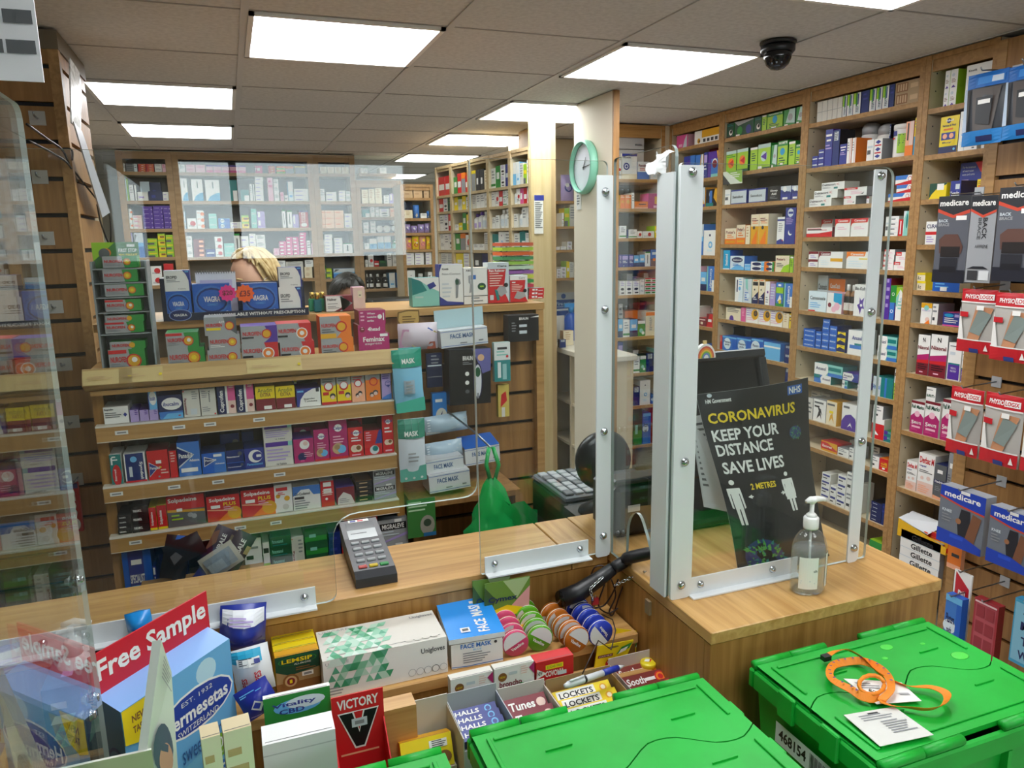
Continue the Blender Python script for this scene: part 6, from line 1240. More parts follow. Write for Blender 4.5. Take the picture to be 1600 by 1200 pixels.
# front rank on the lower step, on low risers
DES['plain'] = dict(look='', base='e4e5e6', side='eeeeee', shape='box', ops=['r 0 .93 1 .937 c2c4c6'])
RZ = at_y(738, 1112, 1.125).z; RZ2 = at_y(467, 1140, 1.085).z
for xa_, xb_, zr_, ya_, yb__, nm_ in ((.296, PX0-.012, RZ, 1.118, 1.170, 'long oak riser under the pastille cartons'), (.045, .225, RZ2, 1.080, 1.115, 'short oak riser under the grass-printed display')):
    mb = MB(); mb.box((xa_, ya_, ST+.0006), (xb_, yb__, zr_-.0002), OAK); tag(mb.build('display_riser'), nm_, 'riser')
def front(name, label, cat, x0, x1, yt, yb, Y, d, des, group=None, z=None):
    """front face at distance Y between picture columns; stands on the lower step (bottom hidden)."""
    z = ST if z is None else z; a, b = at_y(x0, yb, Y), at_y(x1, yb, Y); t_ = at_y((x0+x1)/2, yt, Y).z
    o = pack(name, b.x-a.x, t_-z, d, des); o.location = (a.x, Y, z+.0008); return tag(o, label, cat, group)
front('vitality_display'.replace('vitality', 'oil'), 'green grass-printed display carton under the cold remedies', 'box', 415, 520, 1082, 1142, 1.085, .010, 'cbd', z=RZ2)
o = front('white_carton', 'plain white carton in front of the grass-printed display', 'box', 413, 528, 1152, 1200, .985, .045, 'plain')

front('pastille_carton', 'white and pink pastille carton nearest the glove carton', 'box', 705, 771, 1056, 1095, 1.125, .018, 'bron', 'pastille cartons', z=RZ)
front('pastille_carton', 'white and pink pastille carton beside the red sweets', 'box', 773, 835, 1040, 1080, 1.125, .018, 'bron', 'pastille cartons', z=RZ)
front('sweets_carton', 'red medicated sweets carton with yellow label', 'box', 838, 896, 1030, 1072, 1.125, .028, 'covn', z=RZ)
# open trays of sweets
def tray(label, x0, x1, yt, Y, d, col, packs, des, plabel, h_extra=.035, kind='sweet tray'):
    a, b = at_y(x0, yt, Y+d), at_y(x1, yt, Y+d); zt = a.z; w = b.x-a.x; t = thing('sweets_tray', label, 'tray', (a.x, Y, ST+.0008), 'open sweet trays on the step'); H = zt-ST; c_ = C(col, .6); th = .0015
    for nm, A, B in (('back_wall', (0, d-th, 0), (w, d, H)), ('side_wall', (0, 0, 0), (th, d-th-.0002, H*.93)), ('side_wall', (w-th, 0, 0), (w, d-th-.0002, H*.93)), ('front_wall', (th+.0002, 0, 0), (w-th-.0002, th, H*.72)), ('base', (th+.0002, th+.0002, 0), (w-th-.0002, d-th-.0002, th))):
        b_ = MB(); b_.box(A, B, c_); b_.build(nm, t)
    for k in range(packs):
        pw, ph, pd = w*.88, .024, (d-.01)/packs-.001
        o = pack('lozenge_packet', pw, pd, ph, des); R1 = Matrix.Translation((a.x+w*.06, Y+.004+k*(d-.008)/packs, ST+H*.80)) @ Matrix.Rotation(math.radians(-62), 4, 'X')
        o.matrix_world = R1; tag(o, '%s, %s from the front of its tray' % (plabel, ORD[k]), 'sweets', plabel.split(' with')[0]+'s')
        if k == 0: sup = MB(); sup.box((th+.003, th+.003, th+.0003), (w-th-.003, d-th-.003, H*.80-.026), c_); sup.build('insert', t)
tray('pale grey open tray of blue mint packets', 697, 775, 1085, 1.03, .085, 'b9bdc2', 4, 'halls', 'blue mint packet with pale swirl')
tray('pale open tray of maroon lozenge packets', 778, 850, 1077, 1.04, .08, 'd8d4cd', 2, 'tunes', 'maroon lozenge packet with white lettering')
tray('brown open tray of yellow honey lozenges', 852, 952, 1063, 1.035, .085, 'a98f66', 3, 'lock', 'yellow honey lozenge packet with black lettering')
tray('pale open tray of red lozenge packets', 950, 1022, 1030, 1.05, .10, 'cfc6c2', 3, 'soot', 'dark red lozenge packet with white script')
a = at_y(610, 1105, 1.11); t = thing('cardboard_tray', 'pale card tray behind the red victory display', 'tray', (a.x, 1.012, ST+.0008)); H = a.z-ST; w = at_y(697, 1100, 1.12).x-a.x
for nm, A, B in (('back_wall', (0, .098, 0), (w, .1, H)), ('side_wall', (w-.002, 0, 0), (w, .0975, H*.9)), ('base', (0, 0, 0), (w-.0025, .0975, .002)), ('insert', (.004, .03, .0025), (w-.006, .094, H*.55))): b_ = MB(); b_.box(A, B, C('c9c4b8', .6)); b_.build(nm, t)
o = pack('lozenge_carton', w-.012, .05, .03, 'fish'); o.matrix_world = Matrix.Translation((a.x+.004, 1.045, ST+H*.56)) @ Matrix.Rotation(math.radians(-25), 4, 'X'); tag(o, 'long yellow lozenge carton lying in the pale card tray', 'box')
# red display tray with a big V
a, b = at_y(517, 1092, 1.07), at_y(598, 1075, 1.07); w = b.x-a.x; zt = (a.z+b.z)/2; t = thing('victory_tray'.replace('victory', 'sweets_display'), 'empty red sweets display tray with a big black V', 'tray', (a.x, 1.07, ST+.0008)); H = zt-ST; red = C('d5262b', .35)
b = MB(); b.box((0, 0, 0), (w, .002, H), red); q_ = .42
b.print_on(['p .10 .72 .40 .10 .60 .10 .90 .72 W'.replace('W', 'f1f0ec'), 'p .13 .70 .42 .13 .58 .13 .87 .70 K', 'p .38 .70 .5 .36 .62 .70 W', 'p .41 .71 .5 .40 .59 .71 R', 't VICTORY .10 .78 .90 .94 W', 'r .36 .46 .66 .60 h', 'r .42 .5 .6 .56 g', 'r .12 .02 .86 .05 e'], (0, 0, H-.105), X, Z_, Vector((0,-1,0)), w, .105); b.build('back_card', t)
for xa in (0, w-.002):
    b = MB(); b.add([(xa, -.0002, 0), (xa, -.0002, H-.05), (xa, -.06, H-.105), (xa, -.06, 0), (xa+.002, -.0002, 0), (xa+.002, -.0002, H-.05), (xa+.002, -.06, H-.105), (xa+.002, -.06, 0)], [(0,1,2,3),(7,6,5,4),(0,4,5,1),(1,5,6,2),(2,6,7,3),(3,7,4,0)], red); b.build('side_flap', t)
b = MB(); b.box((.0025, -.062, 0), (w-.0025, -.0602, H-.115), red); b.build('front_wall', t); b = MB(); b.box((.0025, -.06, 0), (w-.0025, -.0005, .003), red); b.build('base', t)
# round lip balm tins lying in four rows
for i, (px, py, bx, by, col, nm, n) in enumerate(((805, 1000, 783, 963, 'd24a73', 'rose pink', 5), (843, 992, 818, 955, '5aa51e', 'green', 5), (900, 994, 862, 962, 'b5651d', 'copper brown', 5), (937, 984, 902, 953, '2a3fae', 'royal blue', 5))):
    rt = .0255; f_ = at_z(px, py+24, LZ); b_ = at_z(bx, by+18, LZ); dv = (b_-f_); dv.z = 0; ln = min(dv.length, .115); dv.normalize(); yaw = math.atan2(dv.y, dv.x)-math.pi/2
    for k in range(n):
        p_ = f_+dv*(ln*k/(n-1)); o = bpy.data.objects.new('lip_balm_tin', None); mb = MB(); mb.M = Matrix.Rotation(math.pi/2, 4, 'X')
        cc = C(col, .25); mb.lathe([(rt*.96, -.006), (rt, -.005), (rt, .0045), (rt*.97, .0055)], cc, 26, smooth=True); mb.lathe([(rt*1.01, -.0005), (rt*1.01, .0010)], C('e9e6e0', .3), 26)
        mb.M = Matrix(); roll = (.5, -.6, -.7, 2.2)[i]+k*.9
        V = [(rt*.93*math.cos(t_), -.0061, rt*.93*math.sin(t_)) for t_ in [roll+j*math.pi/10 for j in range(11)]]; mb.poly(V, C('e3e5e6', .3))
        fx = Vector((math.cos(roll), 0, math.sin(roll))); fz = Vector((-fx.z, 0, fx.x))
        if k == 0: mb.print_on(['t Vaseline .1 .1 .9 .6 W'], Vector((0,-.0059,0))-fx*rt*.66-fz*rt*.42, fx, fz, Vector((0,-1,0)), rt*1.32, rt*.5)
        bpy.data.objects.remove(o); o = mb.build('lip_balm_tin'); o.location = (p_.x, p_.y, LZ+rt*1.01+.0009); o.rotation_euler = (0, 0, yaw)
        tag(o, 'round %s lip balm tin, %s from the front of its row' % (nm, ORD[k]), 'tin', 'lip balm tins on the ledge')
# cold sore cards and cherry balm cards
def card(name, label, pts, Y, cols, ops, th=.002, tilt=0):
    q = [at_y(x, y, Y) for x, y in pts]; b = MB(); b.add([p for p in q]+[p+Vector((0, th, 0)) for p in q], [tuple(range(len(q))), tuple(range(2*len(q)-1, len(q)-1, -1))]+[(i, len(q)+i, len(q)+(i+1) % len(q), (i+1) % len(q)) for i in range(len(q))], C(cols))
    A, B, Cc, D_ = q[0], q[1], q[2], q[3]
    b.print_on(ops, (0,0,0), X, Z_, Vector((0,-1,0)), (B-A).length, (D_-A).length, lambda a, v, e: A.lerp(B, a).lerp(D_.lerp(Cc, a), v)+Vector((0, -e, 0)))
    return tag(b.build(name), label, 'card')
cym = ['r 0 0 1 1 6b8f3a', 'p .4 1 .72 .45 1 1 a9c08a', 'p .55 .2 1 .75 1 .1 e0a0a0', 'p .0 .9 .25 .5 .1 .1 0 .1 3d5a2a', 't Cymex .08 .38 .72 .58 N', 'p .0 0 1 0 1 .12 .5 .3 .0 .12 Y']
card('cream_display_card', 'cold sore cream card standing behind, half hidden', [(740, 975), (800, 964), (797, 900), (738, 908)], 1.300, '3d5a2a', cym)
card('cream_display_card', 'cold sore cream card standing in front with dark blue lettering', [(757, 966), (826, 955), (828, 900), (757, 913)], 1.285, '6b8f3a', cym)
o = pack('cream_carton', .07, .03, .04, 'yel'); q = at_z(775, 975, LZ); o.location = (q.x+.004, 1.235, LZ+.001); tag(o, 'flat yellow cream carton under the cold sore cards', 'box')
ch = ['r 0 0 1 1 Y', 'e .45 .86 .16 .05 8a7a3a', 'r .05 .48 .5 .60 M', 'n CARMEX .08 .51 .47 .57 W', 'p .6 .5 .95 .7 .98 .95 .7 .8 G', 'p .66 .52 .86 .62 .9 .8 .7 .7 W', 'c .45 .22 .16 R', 'c .68 .26 .15 8c1f2a', 'c .40 .27 .04 W']
card('lip_balm_card', 'yellow lip balm card with cherries, higher at the back', [(962, 1040), (1004, 1036), (1012, 988), (962, 982)], 1.20, 'e9cf1e', ch)
card('lip_balm_card', 'yellow lip balm card with cherries, lower at the front', [(928, 1048), (974, 1036), (990, 1000), (934, 1010)], 1.165, 'e9cf1e', ch)
q = at_y(1019, 1025, 1.15); t = thing('lip_balm_pot', 'small yellow lip balm pot beside the till counter', 'pot', (q.x-.018, 1.135, ST+.001)); z_ = q.z-ST
b = MB(); b.lathe([(.013, 0), (.0145, .003), (.0145, z_-.012)], C('e9cf1e', .3), 20); b.build('jar', t); b = MB(); b.lathe([(.0152, z_-.0115), (.0152, z_-.002), (.0142, z_)], C('f2dc2c', .3), 24); b.print_on(['p .2 .6 .5 .9 .8 .7 .5 .4 W', 'p .55 .3 .8 .75 .9 .6 R'], (-.012, -.012, z_), X, Vector((0,1,0)), Z_, .024, .024); b.build('lid', t)
# ball pen chained across the trays
pa, pb_ = at_y(882, 1072, 1.06), at_y(976, 1040, 1.10); dv = pb_-pa
t = thing('ball_pen', 'white and blue ballpoint pen lying across the lozenge trays', 'pen', pa)
for nm, f0_, f1_, r0_, r1_, c_ in (('barrel', .06, .62, .0062, .0058, 'e4e8ec'), ('grip', .621, .88, .0060, .0056, '2438a8'), ('tip', .881, 1.0, .0052, .0008, 'd8dadc'), ('cap', 0, .059, .0035, .0052, 'd8dce0')):
    b = MB(); b.tube([dv*f0_, dv*((f0_+f1_)/2), dv*f1_], r0_, C(c_, .3), 12, [r0_, (r0_+r1_)/2, r1_]); b.build(nm, t)
b = MB(); b.tube([dv*.08+Vector((0,-.002,.0075)), dv*.3+Vector((0,-.002,.0085))], .0022, C('dfe4e8', .2), 8); b.build('clip', t); b = MB(); b.tube([dv*.30, dv*.33], .0068, C('26262a'), 12); b.build('band', t)
b = MB(); p3 = at_y(930, 965, 1.16); b.tube([pa+dv*.3+Vector((0, .004, .009)), pa.lerp(p3, .35)+Vector((.06, .03, .01)), at_y(955, 1015, 1.13), at_y(962, 985, 1.15), at_y(957, 968, 1.2), at_y(940, 960, 1.26)], .0012, C('2a1a18'), 6); tag(b.build('pen_cord'), 'thin dark cord running from the pen past the blue tins', 'cord')
# wipes packs and boxes on the left of the ledge
def pouch(name, label, pl, pr, ptop, Y, d, col, ops, rot=0.0, group=None):
    a, b = at_y(*pl, Y), at_y(*pr, Y); w = (b-a).length; h = at_y(*ptop, Y).z-(a.z+b.z)/2
    DES['tmp'] = dict(look='', base=col, side=col, shape='bag', ops=ops); o = pack(name, w, h, d, 'tmp'); o.location = a; o.rotation_euler = (rot, math.atan2(a.z-b.z, b.x-a.x), 0); return tag(o, label, 'wipes', group)
pouch('wipes_pack', 'blue and white wipes pack behind the blue sweetener display', (342, 1038), (416, 1030), (380, 962), 1.235, .09, '2a3a9c', ['r .05 .70 .95 .96 e9ecf3', 'r .1 .2 .9 .26 1c2a7c', 'r .1 .42 .9 .47 1c2a7c', 'l .2 .86 .7 .06 3 v'])
pouch('wipes_pack', 'white baby wipes pack with cyan flap beside the sweetener display', (372, 1100), (432, 1082), (392, 1022), 1.16, .045, 'eceff2', ['r .0 .74 .80 .98 2aaad2', 'r .15 .70 .75 .86 W', 'l .2 .85 .7 .035 4 D', 'T WIPES .2 .12 .34 .5 R', 'T WIPES .55 .2 .72 .6 R', 'r .6 .75 .75 .84 u'], -.1)
pouch('wipes_pack', 'deep blue wipes pack with white hand mark in front', (388, 1136), (438, 1104), (402, 1075), 1.10, .035, '23309a', ['p .3 .4 .5 .6 .7 .4 .5 .2 W', 'p .36 .42 .5 .54 .62 .42 .5 .3 2a3a9c', 'l .15 .85 .8 .06 2 b', 'r .15 .12 .5 .16 v'], -.25)
a, b = at_z(155, 1035, LZ), at_z(182, 1023, LZ)
o = pack('styler_carton', .105, .115, .10, 'spray2'); q = at_y(178, 985, 1.20); o.location = (q.x-.107, 1.200, LZ+.0008); tag(o, 'black carton with gold lettering left of the sweetener display', 'box'); mb = MB(); mb.print_on(['D BaByliss .62 .10 .78 .85 k', 'r .2 .3 .35 .6 v'], (0,0,.115), X, Vector((0,1,0)), Z_, .105, .1); mf.build('front_print', o); mb.build('top_print', o)
o = pouch('tissue_pack', 'bright blue packet behind the red free sample header', (197, 1000), (238, 990), (215, 966), 1.255, .05, '1e90e0', ['r .1 .3 .9 .4 b']); o['category'] = 'packet'
for i, (px, py, Y) in enumerate(((275, 948, 1.26), (108, 967, 1.27))):
    q = at_y(px, py, Y); t = thing('pump_bottle', ('white pump bottle behind the red free sample header', 'white pump bottle seen through the left clear pane')[i], 'bottle', (q.x, Y, LZ+.001), 'pump bottles on the ledge'); H = q.z-LZ
    b = MB(); b.lathe([(.026,0),(.029,.004),(.029,H*.55),(.022,H*.64),(.011,H*.68)], C('e6ebee', .25), 22); b.build('bottle', t)
    b = MB(); b.lathe([(.0125,H*.68),(.0130,H*.80),(.010,H*.82),(.004,H*.83),(.004,H*.93)], C('f2f3f3', .3), 18); b.build('pump_collar', t); b = MB(); b.tube([(-.012,0,H*.95),(.006,0,H*.96),(.03,0,H*.93)], .006, C('f2f3f3', .3), 10, [.004,.007,.0035]); b.build('pump_head', t)
# sweetener display box with its red header
q0 = at_y(195, 1118, .985); ux = Vector((.72, .69, 0)).normalized()
FRp = at_y(358, 998, 1.135); FLp = at_z(188, 1113, FRp.z)
ux = Vector((FRp.x-FLp.x, FRp.y-FLp.y, 0)); w = ux.length; ux.normalize(); un = Vector((-ux.y, ux.x, 0))
zt = (FLp.z+FRp.z)/2; zb = ST+.0008; H = zt-zb
t = thing('sweetener_display', 'large blue sweetener display box with red free sample header', 'display box', (FLp.x, FLp.y, zb), None, math.atan2(ux.y, ux.x)); dd = .042; up = .012
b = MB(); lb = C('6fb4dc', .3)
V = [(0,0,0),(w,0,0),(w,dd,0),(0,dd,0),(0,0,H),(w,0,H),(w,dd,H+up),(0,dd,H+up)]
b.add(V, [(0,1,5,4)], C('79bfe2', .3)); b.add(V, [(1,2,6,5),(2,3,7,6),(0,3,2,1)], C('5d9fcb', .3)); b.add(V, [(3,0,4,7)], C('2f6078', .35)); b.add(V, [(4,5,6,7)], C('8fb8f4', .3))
sw = ['p 0 .55 1 .62 1 1 0 1 6aaede', 'c .74 .93 .10 b9dcec', 'e .62 .80 .37 .098 W', 'e .62 .80 .355 .088 24409c', 't Hermesetas .30 .765 .93 .83 W', 'n EST._1932 .48 .845 .78 .865 W', 'n SWITZERLAND .42 .725 .82 .75 W', 'n sweeteners .44 .60 .86 .665 2f5f9a', 'p 0 1 .0 .86 .10 .84 .2 .88 .26 1 Y', 't NEW .07 .93 .19 .96 o', 't TASTE! .07 .885 .2 .915 o',
      'c .80 .56 .10 7db51e', 'n 0 .775 .545 .825 .60 W', 'n calories .75 .52 .86 .535 W', 'c .80 .435 .095 2f6fc4', 'l .73 .46 .88 .025 3 W', 'c .80 .315 .095 1f4fb0', 't Great .75 .335 .86 .36 W', 't Sweet .75 .30 .86 .325 W', 't Taste .76 .265 .86 .29 W', 'e .36 .22 .2 .10 c8b08a', 'e .36 .22 .185 .09 8c2222', 'e .36 .225 .165 .078 d9c79c', 'e .35 .225 .09 .04 ece0c2', 'p .17 .21 .55 .21 .50 .0 .22 .0 b02a2a', 'c .60 .16 .07 b02a2a', 'c .60 .16 .045 8cc2dc', 'r .8 .16 1 .22 R']
b.print_on(sw, (0,0,0), X, Z_, Vector((0,-1,0)), w, H)
b.print_on(['e .55 .78 .32 .06 1d3f66', 'e .55 .78 .28 .045 2f6078', 'e .5 .5 .2 .06 6d8a2a'], (0,dd,0), Vector((0,-1,0)), Z_, Vector((-1,0,0)), dd, H)
b.build('carton', t)
b = MB(); hh = .058; O_ = Vector((-.004, dd-.001, H+up)); b.box((-.004, dd-.001, H+up-.004), (w+.004, dd+.0015, H+up+hh), C('cf1f32', .35))
b.print_on(['t Free_Sample .04 .22 .97 .84 W'], (-.004, dd-.001, H+up-.004), X, Z_, Vector((0,-1,0)), w+.008, hh+.004); b.build('header_card', t)
# leaflets in the near corner
pA, pB, pC, pD = at_y(226, 1200, .80), at_y(252, 1000, .86), at_y(282, 1200, .93), at_y(268, 1050, .93)
b = MB(); e1 = Vector((.004, 0, 0)); p4 = [at_y(224, 1215, .914), at_y(279, 1215, .945), at_y(268, 1050, .942), at_y(252, 1000, .918)]
b.add(p4+[p-Vector((.010, -.002, 0)) for p in p4], [(0,1,2,3),(7,6,5,4),(0,4,5,1),(1,5,6,2),(2,6,7,3),(3,7,4,0)], C('dfe6da', .5)); b.add([p4[0]-Vector((.0101,-.002,0)), p4[0]-Vector((.0,.0003,0)), p4[3]-Vector((0,.0003,0)), p4[3]-Vector((.0101,-.002,0))], [(0,1,2,3)], C('f4f7f4', .5))
b.print_on(['e .5 .25 .34 .2 5d6a7c', 'e .6 .16 .22 .14 d9a58c', 'l .2 .92 .8 .03 6 S'], (0,0,0), X, Z_, Vector((0,-1,0)), .1, .1, lambda a, v, e: p4[0].lerp(p4[1], a).lerp(p4[3].lerp(p4[2], a), v)+Vector((.0006+e, -e*.4, 0)))
tag(b.build('folded_leaflet'), 'pale folded leaflet standing on edge before the sweetener display', 'leaflet')
q1, q2 = at_y(110, 1200, .912), at_y(222, 1175, .912); b = MB(); zz = .662
b.add([Vector((q1.x-.05, q1.y, zz)), Vector((q2.x+.01, q2.y, zz)), Vector((q2.x+.01, q2.y, q2.z)), Vector((q1.x-.05, q1.y, q1.z+.002))], [(0,1,2,3)], C('b8c49a', .5)); b.add([Vector((q1.x-.05, q1.y+.004, zz)), Vector((q2.x+.01, q2.y+.004, zz)), Vector((q2.x+.01, q2.y+.004, q2.z)), Vector((q1.x-.05, q1.y+.004, q1.z+.002))], [(3,2,1,0)], C('b8c49a', .5))
b.add([Vector((q1.x-.05, q1.y, q1.z+.002)), Vector((q2.x+.01, q2.y, q2.z)), Vector((q2.x+.01, q2.y+.004, q2.z)), Vector((q1.x-.05, q1.y+.004, q1.z+.002))], [(0,1,2,3)], C('eef2e6', .5)); tag(b.build('leaflet_holder'), 'pale green card holder at the bottom left corner', 'holder')
DES['crm'] = dict(look='', base='ece2c8', side='d9c9a2', shape='box', ops=['l .1 .9 .8 .07 2 k', 'r .1 .70 .2 .76 D', 'l .1 .6 .9 .05 8 S'])
for i, (x0, x1, yt, Y, d, ry) in enumerate(((352, 396, 1140, .916, .03, .05), (318, 348, 1152, .914, .03, .12))):
    a, b = at_y(x0, yt+40, Y), at_y(x1, yt+34, Y); o = pack('sample_sachet_carton', (b-a).length, at_y((x0+x1)/2, yt, Y).z-.66, d, 'crm'); o.location = (a.x, Y, .66); o.rotation_euler = (0, 0, ry if i else .1); tag(o, ('cream sample carton with small print at the bottom left', 'cream sample carton turned sideways beside the leaflets')[i], 'box')
mb = MB(); mb.box((-.34, .9085, .3), (.055, .9495, .659), C('8a8f92', .5)); tag(mb.build('display_plinth'), 'narrow grey plinth under the leaflets and sample cartons', 'plinth')

# ------------------------------------------------------------------ hand scanner resting over the ledge, chains and cables
K2 = C('16161a', .42)
sp = [at_y(878, 938, 1.262)+Vector((0,0,.004)), at_y(905, 925, 1.262), at_y(935, 905, 1.258), at_y(958, 888, 1.25), at_y(982, 874, 1.245)]
sp += [Vector((.694, 1.228, CT+.022)), Vector((.735, 1.20, CT+.038)), Vector((.79, 1.20, CT+.03)), Vector((.83, 1.21, CT+.012))]
t = thing('hand_scanner', 'black hand scanner lying over the counter edge onto the ledge', 'scanner', sp[0]); L_ = loc_(t)
b = MB(); b.M = L_; b.tube(sp[:4], .014, K2, 14, [.0175, .0185, .0155, .0125]); b.build('head', t)
b = MB(); b.M = L_; fine = []
for i in range(3, len(sp)-1):
    for k in range(5): fine.append(sp[i].lerp(sp[i+1], k/5))
b.tube(fine, .012, K2, 14, [.0128 if k % 5 else .0112 for k in range(len(fine))]); b.build('ribbed_hose', t)
b = MB(); b.M = L_; b.tube([sp[0]+Vector((-.004,-.001,0)), sp[0]+Vector((-.0005,0,0))], .0165, C('0b0b0d', .15), 14); b.build('window', t)
def chain(name, label, pts, r=.0036):
    b = MB(); P = [Vector(p) for p in pts]; seg = []
    for u_, v_ in zip(P, P[1:]):
        n_ = max(1, int((v_-u_).length/(r*1.55)))
        for k in range(n_): seg.append((u_.lerp(v_, (k+.5)/n_), (v_-u_).normalized()))
    for i, (c_, d_) in enumerate(seg):
        s_ = d_.cross(Vector((0,0,1))); s_ = s_.normalized() if s_.length > .1 else Vector((1,0,0))
        if i % 2: s_ = d_.cross(s_).normalized()
        b.tube([c_+(d_*math.cos(k*math.pi/5)*r*1.25+s_*math.sin(k*math.pi/5)*r*.8) for k in range(11)], .0008, CHROME, 5)
    return tag(b.build(name), label, 'chain', 'security chains by the scanner')
chain('security_chain', 'silver chain hanging from the scanner handle', [sp[2]+Vector((.0,-.018,.012)), at_y(922, 920, 1.235), at_y(926, 935, 1.23), at_z(928, 952, LZ+.004)])
chain('security_chain', 'silver chain leading through the arched opening', [at_y(960, 915, 1.235), at_y(985, 903, 1.22), at_y(1005, 895, 1.20), Vector((.715, 1.19, CT+.006))])
for i, P in enumerate(([(922, 905), (928, 888), (940, 884), (948, 892), (944, 915), (935, 945), (950, 958), (966, 950)], [(955, 905), (962, 930), (952, 955), (958, 960), (968, 930), (982, 895)], [(930, 950), (945, 945), (958, 925), (966, 905)])):
    b = MB(); pts = [at_y(x, y, 1.285-.004*k-.01*i) for k, (x, y) in enumerate(P)]; sm = []
    for k in range(len(pts)-1):
        p0_, p1_, p2_, p3_ = pts[max(k-1,0)], pts[k], pts[k+1], pts[min(k+2,len(pts)-1)]
        for s_ in range(5):
            u_ = s_/5; sm.append(.5*((2*p1_)+(p2_-p0_)*u_+(2*p0_-5*p1_+4*p2_-p3_)*u_*u_+(3*p1_-p0_-3*p2_+p3_)*u_**3))
    b.tube(sm+[pts[-1]], .0017, C('2a1614'), 6); tag(b.build('scanner_cable'), ('dark cable looping behind the scanner head', 'dark cable falling from the hose to the ledge', 'short dark cable low beside the scanner')[i], 'cable', 'cables behind the scanner')
q = at_y(930, 938, 1.25); b = MB(); b.box((q.x-.008, 1.246, q.z-.008), (q.x+.006, 1.252, q.z+.006), C('b3242f')); b.tube([(q.x, 1.249, q.z+.006), (q.x, 1.249, q.z+.012)], .001, STEEL, 6); tag(b.build('key_tag'), 'small red tag on the scanner chain', 'tag')

# ------------------------------------------------------------------ green lidded crates in front of the counter
GRN = noisy('crate_green', '0fa52f', '18b63c', 9, .42, .03); GRD = C('12a034', .45)
def crate(label, x0, x1, y0_, y1_, z, h, group='green lidded crates', wear=True):
    t = thing('lidded_crate', label, 'crate', ((x0+x1)/2, (y0_+y1_)/2, z-h), group); w, d = (x1-x0)/2, (y1_-y0_)/2; H = h
    b = MB(); i = .018
    V = [(-w+i*1.6,-d+i*1.6,0),(w-i*1.6,-d+i*1.6,0),(w-i*1.6,d-i*1.6,0),(-w+i*1.6,d-i*1.6,0),(-w+i*.6,-d+i*.6,H-.03),(w-i*.6,-d+i*.6,H-.03),(w-i*.6,d-i*.6,H-.03),(-w+i*.6,d-i*.6,H-.03)]
    b.add(V, [(0,3,2,1),(0,1,5,4),(1,2,6,5),(2,3,7,6),(3,0,4,7)], GRN)
    for a_, c_ in (((-w,-d,H-.045),(w,-d+.012,H-.012)), ((-w,d-.012,H-.045),(w,d,H-.012)), ((-w,-d+.0122,H-.045),(-w+.012,d-.0122,H-.012)), ((w-.012,-d+.0122,H-.045),(w,d-.0122,H-.012))): b.box(a_, c_, GRN, bev=.003)
    for k in range(4): x = -w*.8+k*w*.53; b.box((x, -d+.002, H-.16), (x+.008, -d+.014, H-.046), GRN)
    b.build('body', t)
    # two flaps whose meeting edges interlock in a wave along the middle
    N_ = 26; wave = [(-w+.004+(2*w-.008)*k/N_, .022*math.sin(k/N_*math.pi*4)*(1 if abs(math.sin(k/N_*math.pi*4)) < .9 else .92)) for k in range(N_+1)]
    for s_ in (-1, 1):
        b = MB(); zt_ = H-.002; outer = [(p[0], s_*(d-.016)) for p in wave]; P_ = [(x, y+s_*.0012) for x, y in wave]
        V = [(x, y, zt_) for x, y in P_]+[(x, y, zt_) for x, y in outer]+[(x, y, zt_-.008) for x, y in P_]+[(x, y, zt_-.008) for x, y in outer]; m = N_+1; F = []
        for k in range(N_):
            F += [(k, k+1, m+k+1, m+k) if s_ > 0 else (k+1, k, m+k, m+k+1), (2*m+k+1, 2*m+k, 3*m+k, 3*m+k+1), (k, 2*m+k, 2*m+k+1, k+1), (m+k, m+k+1, 3*m+k+1, 3*m+k)]
        b.add(V, F, GRN)
        for xa, xb in ((-w+.02, -w+.026), (w-.026, w-.02)): b.box((xa, min(s_*.03, s_*(d-.03)), zt_+.0002), (xb, max(s_*.03, s_*(d-.03)), zt_+.003), GRN, bev=.0012)
        b.box((-w+.03, s_*(d-.034)-.0025, zt_+.0002), (w-.03, s_*(d-.034)+.0025, zt_+.003), GRN, bev=.0012)
        for xx, yy in ((-w*.45, s_*.055), (w*.55, s_*.05)): b.box((xx-.02, yy-.001, zt_+.0002), (xx+.02, yy+.001, zt_+.0028), GRN)
        b.build('lid_flap', t)
        for k in range(5):
            xa = -w+.004+k*(2*w-.008)/5; xb = xa+(2*w-.008)/5-.004
            if k == 2: continue
            b = MB(); b.tube([(xa, s_*(d-.008), H-.005), (xb, s_*(d-.008), H-.005)], .0075, GRN, 12); b.build('hinge', t)
    for s_ in (-1, 1):
        b = MB(); b.box((s_*(w+.0005)-.004, -d*.45, H-.05), (s_*(w+.0005)+.004, -d*.20, H-.006), GRN, bev=.002); b.build('latch', t)
        b = MB(); b.box((s_*(w+.0005)-.004, d*.20, H-.05), (s_*(w+.0005)+.004, d*.45, H-.006), GRN, bev=.002); b.build('latch', t)
    return t, w, d, H
TZ = .932
cr, w, d, H = crate('green lidded crate with an orange lanyard lying on it', .748, 1.132, .640, .915, TZ, .29)
b = MB(); b.print_on(['r 0 0 1 1 dfe3e2', 't 468154 .06 .25 .52 .78 K'] + ['r %g .12 %g .88 D' % (.58+k*.022, .58+k*.022+(.012 if k % 3 else .007)) for k in range(18)], (-w+.0055, d*.52, H-.105), Vector((0,-1,0)), Z_, Vector((-1,0,0)), .13, .036); b.build('number_label', cr)
b = MB()
for x, y, r_ in ((.05, .085, .012), (.14, .02, .016), (.115, .07, .005), (.02, .06, .006)): b.lathe([(r_, H-.0018), (r_*.9, H-.0014)], C('4fd64a', .5), 14, (x, y, 0), sx=1.0, sy=.7)
b.build('scuffs', cr)
c2_, *_x = crate('green lidded crate in the middle, in front of the sweet trays', .262, .655, .642, .920, TZ, .29)
